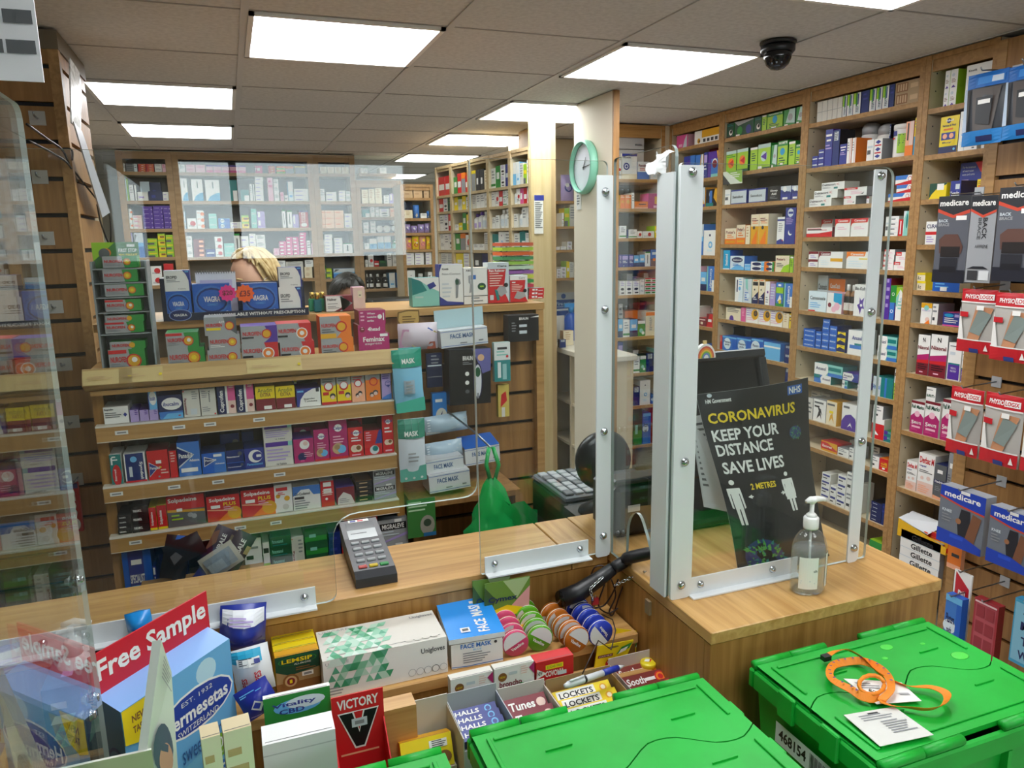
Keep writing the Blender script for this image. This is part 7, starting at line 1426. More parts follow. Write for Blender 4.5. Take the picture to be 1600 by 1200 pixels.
c3_, *_x = crate('green lidded crate at the bottom edge, mostly cut off', -.165, .226, .645, .905, TZ-.002, .29)
for i, (x0_, x1_, nm) in enumerate(((.748, 1.132, 'under the crate with the lanyard'), (.262, .655, 'under the middle crate'), (-.165, .226, 'under the cut-off crate'))):
    for j in range(2): crate('green crate %s, %s in its stack' % (nm, ('lowest', 'second up')[j]), x0_, x1_, .64, .92 if i < 2 else .905, .318*(j+1)+.0, .316)
# papers and lanyard on the right crate
def flat_sheet(name, label, pts, z, col, ops):
    q = [at_z(x, y, z) for x, y in pts]; b = MB(); b.add(q+[p-Vector((0,0,.0006)) for p in q], [(0,1,2,3),(7,6,5,4),(0,4,5,1),(1,5,6,2),(2,6,7,3),(3,7,4,0)], C(col, .6))
    b.print_on(ops, (0,0,0), X, Vector((0,1,0)), Z_, .1, .1, lambda a, v, e: q[0].lerp(q[1], a).lerp(q[3].lerp(q[2], a), v)+Vector((0,0,e))); return tag(b.build(name), label, 'paper')
flat_sheet('delivery_note', 'white printed delivery note lying on the green crate', [(1375, 1166), (1459, 1148), (1397, 1104), (1318, 1117)], TZ+.0045, 'dcdcd6', ['l .2 .85 .8 .07 3 g', 'r .4 .88 .6 .92 K', 'l .45 .6 .9 .07 6 g'])
flat_sheet('visitor_slip', 'white slip under the orange lanyard on the crate', [(1370, 1100), (1440, 1095), (1408, 1066), (1318, 1060)], TZ+.0043, 'ecece8', ['l .1 .8 .5 .1 3 g', 'r .7 .3 .9 .4 S'])
lan = [(1289, 1027), (1305, 1018), (1325, 1016), (1350, 1030), (1372, 1052), (1400, 1066), (1425, 1073), (1455, 1074), (1476, 1082), (1480, 1092), (1470, 1104), (1448, 1109), (1420, 1106), (1395, 1103), (1378, 1095), (1392, 1078), (1388, 1058), (1370, 1042), (1345, 1033), (1320, 1035), (1302, 1040), (1296, 1052), (1303, 1064), (1330, 1078), (1345, 1088), (1362, 1092), (1378, 1090)]
pts = [at_z(x, y, TZ+.010+.004*math.sin(i*.9)) for i, (x, y) in enumerate(lan)]; sm = []
for k in range(len(pts)-1):
    p0_, p1_, p2_, p3_ = pts[max(k-1,0)], pts[k], pts[k+1], pts[min(k+2,len(pts)-1)]
    for s_ in range(4):
        u_ = s_/4; sm.append(.5*((2*p1_)+(p2_-p0_)*u_+(2*p0_-5*p1_+4*p2_-p3_)*u_*u_+(3*p1_-p0_-3*p2_+p3_)*u_**3))
t = thing('orange_lanyard', 'orange printed lanyard looped on the green crate', 'lanyard', sm[0]); L_ = loc_(t); b = MB(); b.M = L_; rows_ = []
for i, p in enumerate(sm):
    d_ = (sm[min(i+1, len(sm)-1)]-sm[max(i-1, 0)]).normalized(); s_ = d_.cross(Z_).normalized(); tw_ = .9*math.sin(i*.11)
    sd = s_*math.cos(tw_)+Z_*math.sin(tw_); rows_.append([p-sd*.0058+Z_*.001, p+sd*.0058+Z_*.001, p+sd*.0058, p-sd*.0058])
b.grid(rows_, C('f08a1a', .55), False, True); b.build('strap', t)
b = MB(); b.M = L_
for i in range(62, len(sm)-8, 2):
    d_ = (sm[i+1]-sm[i-1]).normalized(); s_ = d_.cross(Z_).normalized(); p = sm[i]+Z_*.0062; b.poly([p-d_*.0016-s_*.002, p+d_*.0014-s_*.002, p+d_*.0014+s_*.002, p-d_*.0016+s_*.002], C('5a3a7c'))
b.build('printed_letters', t); b = MB(); b.M = L_; b.box(tuple(sm[0]+Vector((-.006,-.006,-.004))), tuple(sm[0]+Vector((.008,.004,.004))), C('1c1a1c')); b.build('buckle', t)
ring = [at_z(1362+20*math.cos(k*.5), 1070+15*math.sin(k*.5), TZ+.012) for k in range(13)]; b = MB(); b.M = L_; b.tube(ring, .0032, C('f08a1a', .5), 6); b.build('key_loop', t); b = MB(); b.M = L_; b.tube([at_z(1358, 1078, TZ+.012), at_z(1368, 1082, TZ+.012)], .002, CHROME, 6); b.build('clip', t)
# ------------------------------------------------------------------ slatwall and hanging packs at the right edge
t = thing('slatwall_display', 'brown slatwall display at the right edge with hooks for packs', 'shelving', (WX, RY[4]-.01, 0)); L_ = loc_(t); SWX = WX-.012
b = MB(); b.M = L_; slat_panel(b, (SWX, RY[4]-.036, 0), Vector((0,-1,0)), 1.05, .04, CH-.02, pitch=.118, n=Vector((-1,0,0))); b.build('slat_panel', t)
b = MB(); b.M = L_; b.box((SWX-.003, RY[4]-.036, 0), (SWX+.03, RY[4]-.004, CH-.02), SHELFW); b.build('edge_post', t)
b = MB(); b.M = L_; b.box((SWX+.022, RY[4]-1.09, 0), (SWX+.20, RY[4]-.037, CH-.02), DKBACK); b.build('core', t)
designs('''
physB|x|3d4046 B bag|r 0 .80 1 1 1766b8;r .3 .84 .94 .94 3f8ad6;r .66 .85 .92 .93 c9d6e4;p .3 .14 .75 .14 .9 .78 .2 .78 4d4542;p .36 .3 .7 .26 .74 .66 .34 .66 26282c;r .4 .56 .7 .62 W;r 0 0 1 .2 1f78bd;r .4 .04 .8 .12 N;p 0 .2 .14 .2 .08 .8 0 .8 b9cbe0
medG|x|5a5d66 8a8e94|p 0 1 1 1 1 .84 .5 .78 0 .86 26282e;p 0 .86 .5 .78 1 .84 1 .80 .5 .745 0 .82 c8452e;t medicare .06 .885 .94 .955 W;t BACK .06 .70 .36 .735 h;t BRACE .06 .655 .4 .69 S;r .6 .72 .92 .77 W;p .12 .50 .3 .56 .7 .56 .88 .42 .84 .34 .16 .34 5e4038;r .2 .30 .8 .42 1f1a1c;r .2 .12 .75 .29 23252e;r 0 0 1 .15 1a1d2a;p .2 .12 .75 .12 .7 .19 .25 .19 10131c
medS|x|9b9ea2 6d7076|p 0 1 1 1 1 .84 .5 .78 0 .86 1c2028;p 0 .86 .5 .78 1 .84 1 .81 .5 .75 0 .83 c8452e;t medicare .06 .885 .94 .955 W;D BACK .52 .5 .7 .75 D;D BRACE .34 .5 .48 .75 x;n AIRPRENE .3 .40 .8 .44 D;p .05 .16 .9 .16 .7 .19 .3 .19 1c2028;r .1 .03 .5 .14 D;r .56 .03 .94 .14 d6d8da
physR|x|b9b6b0 R bag|r 0 .80 1 1 c41f2b;t PHYSIO .12 .85 .52 .92 W;r .53 .84 .93 .93 W;t LOGIX .56 .855 .9 .915 c41f2b;r 0 .785 1 .805 W;p .3 .2 .62 .2 .95 .72 .5 .74 c58d68;p .36 .33 .66 .28 .92 .62 .58 .70 84918d;p 0 .2 .2 .2 .1 .5 0 .72 W;r .02 .56 .3 .64 c41f2b;r .52 .68 .72 .75 W;r 0 0 1 .2 c41f2b;r 0 .195 1 .215 W;r .4 .0 .66 .07 2f3f86;p .8 .05 .92 .05 .86 .15 W
medB|x|6f7681 a6adb6|p 0 1 1 1 1 .70 .5 .74 0 .82 1a3fae;p 0 .82 .5 .74 1 .70 1 .67 .5 .71 0 .79 c8452e;t medicare .10 .83 .90 .93 W;r .46 .94 .66 .995 W;p .48 .2 .66 .16 .72 .4 .7 .68 .5 .68 .44 .4 22242c;p .62 .16 .82 .1 .95 .62 .76 .66 7a5038;c .46 .46 .06 9a6a4a;t KNEE .08 .56 .30 .61 h;l .08 .5 .3 .05 3 g;p 0 0 1 0 1 .12 .6 .22 0 .24 1a3fae;r .3 .14 .6 .2 2450c8
pillR|x|a8323c 8a2028|r .08 .04 .92 .97 b8525c;%s;r .05 .95 .95 .975 e6c2c4
cardR|x|W W|p .1 .5 .9 .3 .9 .8 .1 .98 c41f2b;t Pill .3 .6 .7 .75 W;r .1 .1 .6 .25 h
pillT|x|3a9ac0 2a7fa8|r .05 .05 .95 .95 7fb8d0;t S .35 .78 .62 .9 N;t M .3 .55 .7 .68 N;t T .36 .32 .62 .45 N;t W .3 .1 .7 .23 N
gill|long white razor pack with black lettering|W g|t Gillette .28 .18 .82 .82 K;r 0 0 1 .08 h
rico|yellow sweets display carton with razor packs|yel7 W|x
'''.replace('%s', ';'.join('r %g %g %g %g 96303a' % (x, y, x+.34, y+.17) for y in (.06, .29, .52, .75) for x in (.13, .53))).replace('rico|yellow sweets display carton with razor packs|yel7 W|x\n', ''))
def hang(name, label, cat, x0, x1, yt, yb, des, X_, d, group, lean=0.0, hook=True):
    P_ = Plane((X_, 0), (0, -1)); a = P_.hit(x0, (yt+yb)/2); c = P_.hit(x1, (yt+yb)/2); zt = P_.hit((x0+x1)/2, yt).z; zb_ = P_.hit((x0+x1)/2, yb).z; w = a.y-c.y
    o = pack(name, w, zt-zb_, d, des); o.location = (X_, a.y, zb_); o.rotation_euler = (0, lean, -math.pi/2); tag(o, label, cat, group)
    if hook:
        hk = MB(); ym = (a.y+c.y)/2; hk.tube([(SWX-.001, ym, zt+.012), (X_+d*.5, ym, zt+.006), (X_-.018, ym, zt+.003), (X_-.026, ym, zt+.012)], .0025, STEEL, 6); hk.box((SWX-.004, ym-.018, zt-.008), (SWX-.0008, ym+.018, zt+.03), C('b9bcc0', .3)); h = hk.build('display_hook'); tag(h, 'steel slatwall hook holding the '+label, 'hook', 'hooks on the right slatwall')
    return o
G1 = 'support packs on the right slatwall'
hang('support_pack', 'blue-topped support pack, left of the top two', 'pack', 1505, 1567, 113, 225, 'physB', WX-.16, .03, G1); hang('support_pack', 'blue-topped support pack, cut by the right edge', 'pack', 1568, 1632, 100, 215, 'physB', WX-.16, .03, G1)
hang('support_carton', 'dark grey back brace carton with a bare torso', 'box', 1462, 1512, 306, 442, 'medG', WX-.13, .05, G1); hang('support_carton', 'pale grey back brace carton seen from its printed side', 'box', 1513, 1553, 306, 442, 'medS', WX-.16, .05, G1); hang('support_carton', 'dark grey support carton at the right edge', 'box', 1556, 1618, 292, 440, 'medG', WX-.20, .05, G1)
for i, (x0_, x1_, ya, yb_, X_, nm) in enumerate(((1497, 1553, 452, 552, WX-.14, 'red-topped knee support pack, upper left'), (1549, 1612, 458, 566, WX-.19, 'red-topped support pack, upper right'), (1480, 1531, 606, 712, WX-.16, 'red-topped elbow support pack, lower left'), (1533, 1594, 616, 728, WX-.19, 'red-topped support pack, lower middle'), (1597, 1660, 628, 745, WX-.19, 'red-topped support pack cut off low at the right'))):
    hang('support_pack', nm, 'pack', x0_, x1_, ya, yb_, 'physR', X_, .022, G1)
hang('support_carton', 'blue and grey knee support carton, left one', 'box', 1466, 1538, 766, 858, 'medB', WX-.20, .05, G1); hang('support_carton', 'blue and grey knee support carton, right one', 'box', 1543, 1612, 798, 890, 'medB', WX-.22, .05, G1)
hang('pill_organiser', 'translucent red pill organiser with square lids', 'pill box', 1517, 1556, 938, 1050, 'pillR', WX-.24, .03, 'pill boxes low on the slatwall'); hang('pill_organiser', 'pale blue weekly pill organiser at the right edge', 'pill box', 1580, 1625, 940, 1045, 'pillT', WX-.28, .03, 'pill boxes low on the slatwall')
hang('header_card', 'white blister card with red panel beside the till counter', 'card', 1486, 1514, 892, 1010, 'cardR', WX-.21, .006, 'pill boxes low on the slatwall')
o = hang('plaster_carton', 'blue and white carton hanging just behind the till counter', 'box', 1474, 1500, 930, 1030, 'blub', WX-.26, .03, 'pill boxes low on the slatwall')
row(PR, ZR[3][0], m_, "1030 1640 560 gill*5", 'low beside till counter', 'razor packs low on the right', name='razor_pack', depth=.09, inset=-.03)
# display carton of sweets and razors on top of the white packs
P_ = Plane((WX-.03, 0), (0, -1)); a0 = P_.hit(1402, 832); a1 = P_.hit(1478, 860); z0_ = P_.hit(1402, 835).z; zt1 = P_.hit(1402, 800).z; w = a0.y-a1.y
zz = max(ZR[3][0]+.002, P_.hit(1440, 852).z)
t = thing('sweets_display_carton', 'open yellow sweets display carton on the white razor packs', 'display box', (WX-.03, a0.y, zz), None, -math.pi/2); H1 = .075
b = MB(); ye = C('e8b51c', .4); b.prism([(0, 0), (w, 0), (w, .03), (w*.55, .038), (w*.25, H1*.8), (0, H1)], .0015, ye); b.print_on(['t Ricola .08 .22 .46 .52 K', 'c .6 .2 .07 c8452e', 'r .5 .05 .75 .1 c8452e'], (0, 0, 0), X, Z_, Vector((0,-1,0)), w, H1); b.build('front_wall', t)
b = MB(); b.prism([(0, 0), (w, 0), (w, .03), (0, H1)], .0015, ye); b.M = Matrix.Translation((0, .075, 0)); b.build('back_wall', t); t.children[-1].location.y = .075
b = MB(); b.box((.0005, .0018, 0), (w-.0005, .0745, .002), ye); b.build('base', t)
b = MB(); b.add([(0, .0, H1+.001), (w*.62, .0, H1*.72), (w*.72, .076, H1*1.25), (.0, .076, H1*1.25), (0, .0, H1-.001), (w*.62, .0, H1*.70), (w*.72, .076, H1*1.23), (0, .076, H1*1.23)], [(0,1,2,3),(7,6,5,4)], C('dfe2e6', .4)); b.print_on(['r .0 .8 .3 .95 D', 'r .05 .5 .25 .6 D', 'p .88 0 1 0 1 1 .88 1 e0542a'], (0, 0, H1+.0015), Vector((w*.62, 0, -H1*.28)).normalized(), Vector((0, .9, .2)), Z_, w*.62, .07); b.build('lid_flap', t)
o = pack('razor_blade_pack', w*.5, .062, .012, 'redo'); o.location = (WX-.012, a0.y-w*.52, zz+.0025); o.rotation_euler = (0, 0, -math.pi/2); tag(o, 'orange razor blade pack inside the yellow sweets carton', 'pack')
hang('orange_pack', 'orange pack hanging by the white razor packs', 'pack', 1480, 1502, 852, 890, 'orbox', WX-.06, .02, 'pill boxes low on the slatwall')
# promotional card hanging from the green shelf
q = [PR.hit(x, y, -.02) for x, y in ((1130, 269), (1159.5, 265), (1159.5, 286), (1130, 289))]; b = MB(); b.add(q+[p+Vector((.002, 0, 0)) for p in q], [(3,2,1,0),(4,5,6,7)], C('dfe6d8'))
b.print_on(['p .2 1 1 1 1 .1 .9 .1 8fbf4a', 'l .4 .8 .9 .15 3 W', 'p 0 0 .4 0 0 .8 3a3a3c'], (0,0,0), X, Z_, X, .1, .1, lambda a, v, e: q[0].lerp(q[1], a).lerp(q[3].lerp(q[2], a), 1-v)+Vector((-e,0,0))); tag(b.build('shelf_card'), 'green promotional card hanging from the stop-smoking shelf', 'card')

# ------------------------------------------------------------------ displays on the partition desk
V1 = Plane((0, DY-.025), (1, 0)); zd = V1.zat(372, 499)
vx0, vx1 = V1.hit(262, 495).x, V1.hit(483, 490).x; w = vx1-vx0
t = thing('counter_display', 'dark navy display tray of blue cartons on the partition desk', 'display stand', (vx0, DY-.025, DZ+.001)); H = V1.zat(372, 486)-DZ
b = MB(); nv = C('161c3c', .3); b.box((0, 0, 0), (w, .004, H), nv); b.print_on(['t NOW_AVAILABLE_WITHOUT_PRESCRIPTION .28 .30 .97 .74 W'], (0,0,0), X, Z_, Vector((0,-1,0)), w, H); b.build('front_lip', t)
b = MB(); b.box((0, .0042, 0), (w, .12, .004), nv); b.build('base', t); b = MB(); b.box((0, .116, .0045), (w, .12, .10), nv); b.build('back_wall', t)
b = MB(); b.box((-.012, .0045, 0), (-.0005, .12, V1.zat(255, 436)-DZ), C('0f1430', .3)); b.build('side_wall', t)
ov = V1.hit(282, 493); b = MB(); b.print_on(['e .5 .5 .5 .5 b8c4d8', 'e .5 .5 .48 .47 2450a8', 'e .5 .5 .44 .42 16245c', 't VIAGRA .2 .4 .8 .62 W'], (V1.hit(264,493).x-vx0, -.0022, V1.zat(282, 502)-DZ), X, Z_, Vector((0,-1,0)), V1.hit(300,493).x-V1.hit(264,493).x, V1.zat(282, 484)-V1.zat(282, 502)); b.build('badge', t)
V2 = DY-.012
row(Plane((0, V2), (1, 0)), DZ+.006, (150,420,5.3333), "590 812 185 viag; +578 796 12 erop; 825 1138 122 viag; 1232 1530 118 viag; 1535 1725 150 erop; +1528 1722 -15 erop", 'in navy desk display', 'cartons in the navy display', name='tablet_carton', depth=.05, inset=0.0)
for x0_, x1_, ya, yb_, c_, tx, nm in ((341, 370, 442, 474, 'f0268a', '$20', 'hot pink'), (367, 398, 443, 474, 'ff6a1a', '£35', 'orange')):
    A = at_y((x0_+x1_)/2, (ya+yb_)/2, DY-.036); r_ = (at_y(x1_, 458, DY-.036).x-at_y(x0_, 458, DY-.036).x)/2; b = MB(); pts = [((r_ if k % 2 == 0 else r_*.82)*math.cos(k*math.pi/11), (r_ if k % 2 == 0 else r_*.82)*math.sin(k*math.pi/11)) for k in range(22)]
    b.prism(pts, .0012, C(c_, .5)); b.print_on(['t %s .22 .34 .78 .66 7a1420' % tx], (-r_, 0, -r_), X, Z_, Vector((0,-1,0)), 2*r_, 2*r_); o = b.build('price_star'); o.location = A; tag(o, '%s star-shaped price ticket on the blue cartons' % nm, 'price ticket', 'star price tickets')
A, B_ = at_y(306, 446, DY+.04), at_y(369, 443, DY+.04); t = thing('desk_calendar', 'small spiral-bound white pad on the navy display', 'calendar', (A.x, DY+.04, DZ+.001)); w = B_.x-A.x; H = at_y(338, 426, DY+.04).z-DZ
t.location.z += .0055; H -= .0055; b = MB(); b.add([(0,0,0),(w,0,0),(w,.02,H),(0,.02,H),(0,.042,0),(w,.042,0)], [(0,1,2,3),(3,2,5,4),(0,3,4),(1,5,2)], C('e9e8ee')); b.print_on(['r .1 .62 .9 .82 c9c2e2', 'l .1 .5 .9 .12 2 h'], (0,-.0002,0), X, Vector((0,.02,H)).normalized(), Vector((0,-1,0)), w, (H*H+.0004)**.5); b.build('page', t); b = MB()
for k in range(16): b.tube([(w*(k+.5)/16,   .02+.006*math.cos(j*.9), H+.004*math.sin(j*.9)) for j in range(8)], .0008, C('4a4a50'), 4)
b.build('spiral', t)
for i, (px, py) in enumerate(((497, 476), (489, 480), (505, 479))):
    q = at_y(px, 488, DY+.05+.03*(i > 0)); H = .06; t = thing('perfume_bottle', ('teal glass perfume bottle with gold cap on the partition desk', 'green perfume bottle behind the teal one, left', 'green perfume bottle behind the teal one, right')[i], 'bottle', (q.x, DY+.05+.034*(i > 0), DZ+.001), 'perfume bottles on the desk'); b = MB(); b.box((-.012, -.008, 0), (.012, .008, .040), C('15707a' if i == 0 else '2c9a70', .12), bev=.003); b.build('bottle', t); b = MB(); b.lathe([(.008,.0405),(.008,.058),(.006,.06)], C('c9a452', .25, .8), 14); b.build('cap', t)
# stack of coloured paper trays, red boxes, white carrier bag at the desk's right end
A, B_ = at_y(786, 440, DY+.23), at_y(834, 440, DY+.23); zt_ = at_y(810, 379, DY+.23).z; n = 12; hh = (zt_-DZ)/n
for k in range(n):
    cc = ['8c2a4a','a83248','c23a52','3a9a4a','c9d84a','8a5aa8','b8d8c0','8fc24a','3f8f5a','d8642a','a8c838','c85a3a'][k]; mb = MB(); w = B_.x-A.x
    mb.box((0, 0, hh*.25), (w, .11, hh*.42), C(cc, .4)); mb.box((0, 0, hh*.43), (w, .004, hh*.95), C(cc, .4)); mb.box((0, .1065, hh*.43), (w, .11, hh*.95), C(cc, .4))
    for xx in (0, w-.004): mb.box((xx, .0042, hh*.43), (xx+.004, .1062, hh*.95), C(cc, .4))
    o = mb.build('stacking_tray'); o.location = (A.x, DY+.23, DZ+.001+k*hh*.998); tag(o, '%s stacking tray, %s' % (['plum','crimson','rose','green','yellow-lime','violet','pale mint','leaf green','dark green','orange','lime green','rust red'][k], ['lowest in the stack','second up','third up','fourth up','fifth up','sixth up','seventh up','eighth up','ninth up','third from top','second from top','topmost in the stack'][k]+' beside the red cartons'), 'tray', 'coloured stacking trays')
row(PD, DZ+.0008, cd_, "905 1000 1000 redf*3", 'behind short red carton', 'packs on the partition desk', inset=.15, depth=.06)
A = at_y(836, 470, DY+.30); A.x = min(A.x, DX1-.03); b = MB(); b.grid([[(A.x+dx*(1-.12*abs(j-3)/3)+.004*math.sin(j*2+i), DY+.30+.022*math.cos(dx*60)+.004*math.sin(i*3+j), DZ+.001+.15*j/6) for i, dx in enumerate([-.02+.04*k/6 for k in range(7)])] for j in range(7)], C('e4d9d6', .5)); b.tube([(A.x-.012, DY+.31, DZ+.15), (A.x-.010, DY+.31, DZ+.19), (A.x+.010, DY+.31, DZ+.19), (A.x+.012, DY+.31, DZ+.15)], .003, C('e4d9d6', .5), 6); tag(b.build('carrier_bag'), 'white plastic carrier bag at the right end of the partition desk', 'bag')

# ------------------------------------------------------------------ packs hanging on the slatwall of the partition desk
designs('''
maskT|x|86c6e4 2fa58f bag|r 0 .72 1 1 1f9a80;t MASK .3 .78 .75 .86 W;r .3 .3 .66 .52 a9bccb;p 0 0 1 0 1 .22 0 .16 3fb59c;l .36 .48 .6 .05 4 S
maskT2|x|dfe6f0 7fb0b8 bag|r 0 .70 1 1 3a8f78;t MASK .2 .74 .72 .82 W;p 0 0 1 0 1 .25 0 .2 5fae9c;l .3 .45 .7 .06 3 S;c .2 .06 .05 W;c .5 .06 .05 W;c .8 .06 .05 W
fmask|x|dfe1e2 c9ccd0|t FACE_MASK .2 .5 .72 .76 4a6a98;r 0 .9 1 .93 5a7ab8;r 0 .08 1 .11 5a7ab8;n xx .8 .2 .9 .3 x;r .4 .18 .55 .24 g
'''.replace('n xx .8 .2 .9 .3 x', 'r .8 .22 .9 .3 g')+'''
braun|x|17181c 2a2c32|t BRAUN .32 .80 .56 .88 W;l .32 .76 .54 .03 2 g;p .55 1 1 1 1 .6 .8 .55 6a6aa8;c .76 .84 .08 e0b890;e .68 .42 .12 .33 1f1f4a;e .68 .42 .09 .30 dfe2e8;e .68 .58 .065 .09 1f5a3a;c .42 .56 .05 W;c .42 .40 .05 W;c .42 .24 .05 x;r .66 .1 .7 .2 g
braunS|x|1b1c20 2a2c32|t BRAUN .35 .82 .65 .92 W;p .7 .9 1 .96 1 .9 W;r .35 .55 .6 .65 h;r .35 .3 .6 .42 h;l .1 .7 .25 .1 4 g
navyp2|x|1a2348 10182f|l .3 .9 .8 .1 3 g;r .05 .62 .95 .66 h;r .05 .3 .95 .32 g
bluehk|x|1f7fd0 175f9f|r .2 .7 .7 .8 W;e .6 .25 .4 .25 d8d4c8;p .3 .1 .7 .4 .6 .1 3a3a6a
watr|x|2f8f90 b8d8d4|r 0 .55 1 1 e8ecea;r .2 .82 .8 .88 D;l .15 .75 .85 .08 2 t;r .2 .1 .4 .5 e8f0f0;r .5 .05 .75 .45 9fd0d0;c .8 .64 .08 R
clearm|x|b4cbdc a9c0d2 bag|l .05 .8 .95 .14 5 e4eef4;r .02 .1 .3 .2 W
green|x|3d7a3a 2f5f2c|l .05 .9 .7 .1 3 b8d8b0;e .7 .3 .26 .26 9a9488;e .7 .36 .14 .1 3a4a3a;r .55 .0 1 .1 2a6a9a
toothb|x|d8c060 a89030|p .2 .3 .8 .5 .7 .8 .3 .7 R;r .3 .0 .6 .3 e8e4d8
goldb|x|c8a45a 9a7a3a|x
'''.replace('goldb|x|c8a45a 9a7a3a|x\n', ''))
G2 = 'packs hanging on the partition slatwall'
def hangx(name, label, cat, x0, x1, yt, yb, des, Y, d, group=G2, rz=0.0, ry=0.0):
    a, c = at_y(x0, yb, Y), at_y(x1, yb, Y); zt = at_y((x0+x1)/2, yt, Y).z; o = pack(name, c.x-a.x, zt-(a.z+c.z)/2, d, des); o.location = (a.x, Y, a.z); o.rotation_euler = (0, ry, rz); return tag(o, label, cat, group)
hangx('mask_pack', 'teal-topped pack of blue face masks, upper one beside the shelves', 'pack', 621, 666, 549, 647, 'maskT', 2.04, .03, ry=-.04)
hangx('mask_pack', 'teal-topped pack of pale face masks, lower one beside the shelves', 'pack', 627, 668, 658, 755, 'maskT2', 2.05, .03)
hangx('mask_pack', 'teal-topped mask pack mostly hidden behind the upper one', 'pack', 616, 662, 546, 640, 'maskT', 2.085, .02)
o = hangx('face_mask_carton', 'white face mask carton with raised clear lid, uppermost', 'box', 690, 763, 518, 545, 'fmask', 2.27, .09, 'face mask cartons behind the counter', ry=-.05)
q = at_y(690, 516, 2.3); b = MB(); b.box((0, .06, .055), (.165, .064, .115), C('b9d6dc', .25)); b.build('raised_lid', o)
hangx('thermometer_pack', 'black ear thermometer pack with white thermometer', 'pack', 703, 767, 548, 634, 'braun', 2.24, .06, ry=.02); hangx('thermometer_pack', 'small black pack high on the slatwall near the post', 'pack', 795, 842, 494, 535, 'braunS', 2.30, .05)
hangx('thermometer_pack', 'dark pack half hidden left of the white thermometer', 'pack', 697, 722, 570, 632, 'navyp2', 2.30, .03)
hangx('hosiery_pack', 'flat navy pack beside the upper mask pack', 'pack', 668, 692, 553, 606, 'navyp2', 2.28, .015); hangx('shoe_lace_pack', 'small bright blue pack on a hook', 'pack', 677, 699, 615, 662, 'bluehk', 2.28, .02)
hangx('water_pack', 'white and teal blister pack right of the thermometer', 'pack', 773, 798, 536, 597, 'watr', 2.28, .02); hangx('brush_pack', 'yellow pack with red disc right of the thermometer', 'pack', 779, 796, 602, 652, 'toothb', 2.30, .02)
hangx('mask_bag', 'clear bag of pale blue masks below the blue pack', 'bag', 668, 735, 655, 684, 'clearm', 2.25, .05, ry=-.06); hangx('mask_bag', 'clear bag of pale blue masks resting on the face mask cartons', 'bag', 668, 727, 697, 723, 'clearm', 2.22, .05, ry=-.06)
for i, (x0_, x1_, ya, yb_, Y) in enumerate(((668, 726, 722, 750, 2.17), (672, 736, 744, 772, 2.15), (728, 782, 703, 729, 2.24))):
    o = hangx('face_mask_carton', ('white face mask carton, middle one behind the counter', 'white face mask carton, lowest one behind the counter', 'face mask carton with blue lid, farthest right')[i], 'box', x0_, x1_, ya, yb_, 'fmask', Y, .09, 'face mask cartons behind the counter', ry=-.05)
    if i == 2: q_ = o.dimensions; b = MB(); hgt = max(v.co.z for v in o.data.vertices); wd_ = max(v.co.x for v in o.data.vertices); b.add([(0,0,hgt+.002),(wd_,0,hgt+.002),(wd_,.09,hgt+.02),(0,.09,hgt+.02),(0,0,hgt+.0005),(wd_,0,hgt+.0005),(wd_,.09,hgt+.018),(0,.09,hgt+.018)], [(0,1,2,3),(7,6,5,4),(0,4,5,1),(1,5,6,2),(2,6,7,3),(3,7,4,0)], C('2f6fd0', .3)); b.build('lid', o)
A = at_y(672, 790, 2.1); mb = MB(); sx0, sx1 = at_y(640, 770, 2.2).x, at_y(800, 770, 2.2).x
t = thing('storage_shelf', 'low shelf carrying the face mask cartons behind the counter', 'shelf', (sx0, 2.12, 0)); zsh = at_y(672, 773, 2.15).z; b = MB(); b.box((AX1+.03-sx0, 0, zsh-.03), (sx1-sx0, .235, zsh-.012), SLAT); b.build('board', t); b = MB(); b.box((sx1-sx0-.018, 0, 0), (sx1-sx0, .235, zsh-.0305), SLAT); b.build('side_panel', t); b = MB(); b.box((AX1+.03-sx0, 0, 0), (AX1+.048-sx0, .235, zsh-.0305), SLAT); b.build('side_panel', t)
hangx('leaflet', 'green booklet with a grey photo low behind the counter', 'leaflet', 638, 682, 783, 842, 'green', 2.06, .006)
# gold shield badge and bag of cleaning cloths above the mask packs
A = at_y(639, 502, 2.30); sh = [(-.034, .03), (-.004, .036), (.004, .036), (.034, .034), (.036, .0), (.022, -.026), (.0, -.038), (-.022, -.024), (-.038, .004)]; b = MB(); b.prism(list(reversed(sh)), .002, C('7a5c2a', .4)); b.M = Matrix.Translation((0, -.0005, 0)) @ Matrix.Scale(.88, 4); b.prism(list(reversed(sh)), .001, C('c8a45a', .35)); b.M = Matrix(); b.print_on(['l .2 .72 .8 .13 4 7a5c2a'], (-.035, -.0008, -.03), X, Z_, Vector((0,-1,0)), .07, .06); o = b.build('shield_badge'); o.location = A; tag(o, 'gold shield-shaped badge above the hanging mask packs', 'badge')
DES['cln'] = dict(look='', base='d8ccd6', side='d8ccd6', shape='bag', ops=['p .3 .2 .9 .7 1 .6 .45 .05 d8cc6a', 'p .28 .1 .4 .0 .86 .72 .74 .84 2f62c0', 'p .0 .1 .22 .1 .25 .8 .1 .8 d8a8c8', 'p .7 .0 .95 .0 .9 .3 .75 .3 d0705a'])
hangx('cleaning_cloth_bag', 'clear bag of coloured cleaning cloths above the mask packs', 'bag', 626, 688, 508, 550, 'cln', 2.26, .06)

mb = MB(); za_ = at_y(300, 905, 1.95).z-.03; mb.box((-.285, 1.905, 0), (.02, 2.058, za_), C('b08a58', .6)); mb.box((-.14, 1.9045, .02), (-.13, 1.905, za_-.01), C('c9b08a', .4)); tag(mb.build('cardboard_box'), 'brown cardboard box under the loose packs below the shelves', 'box')
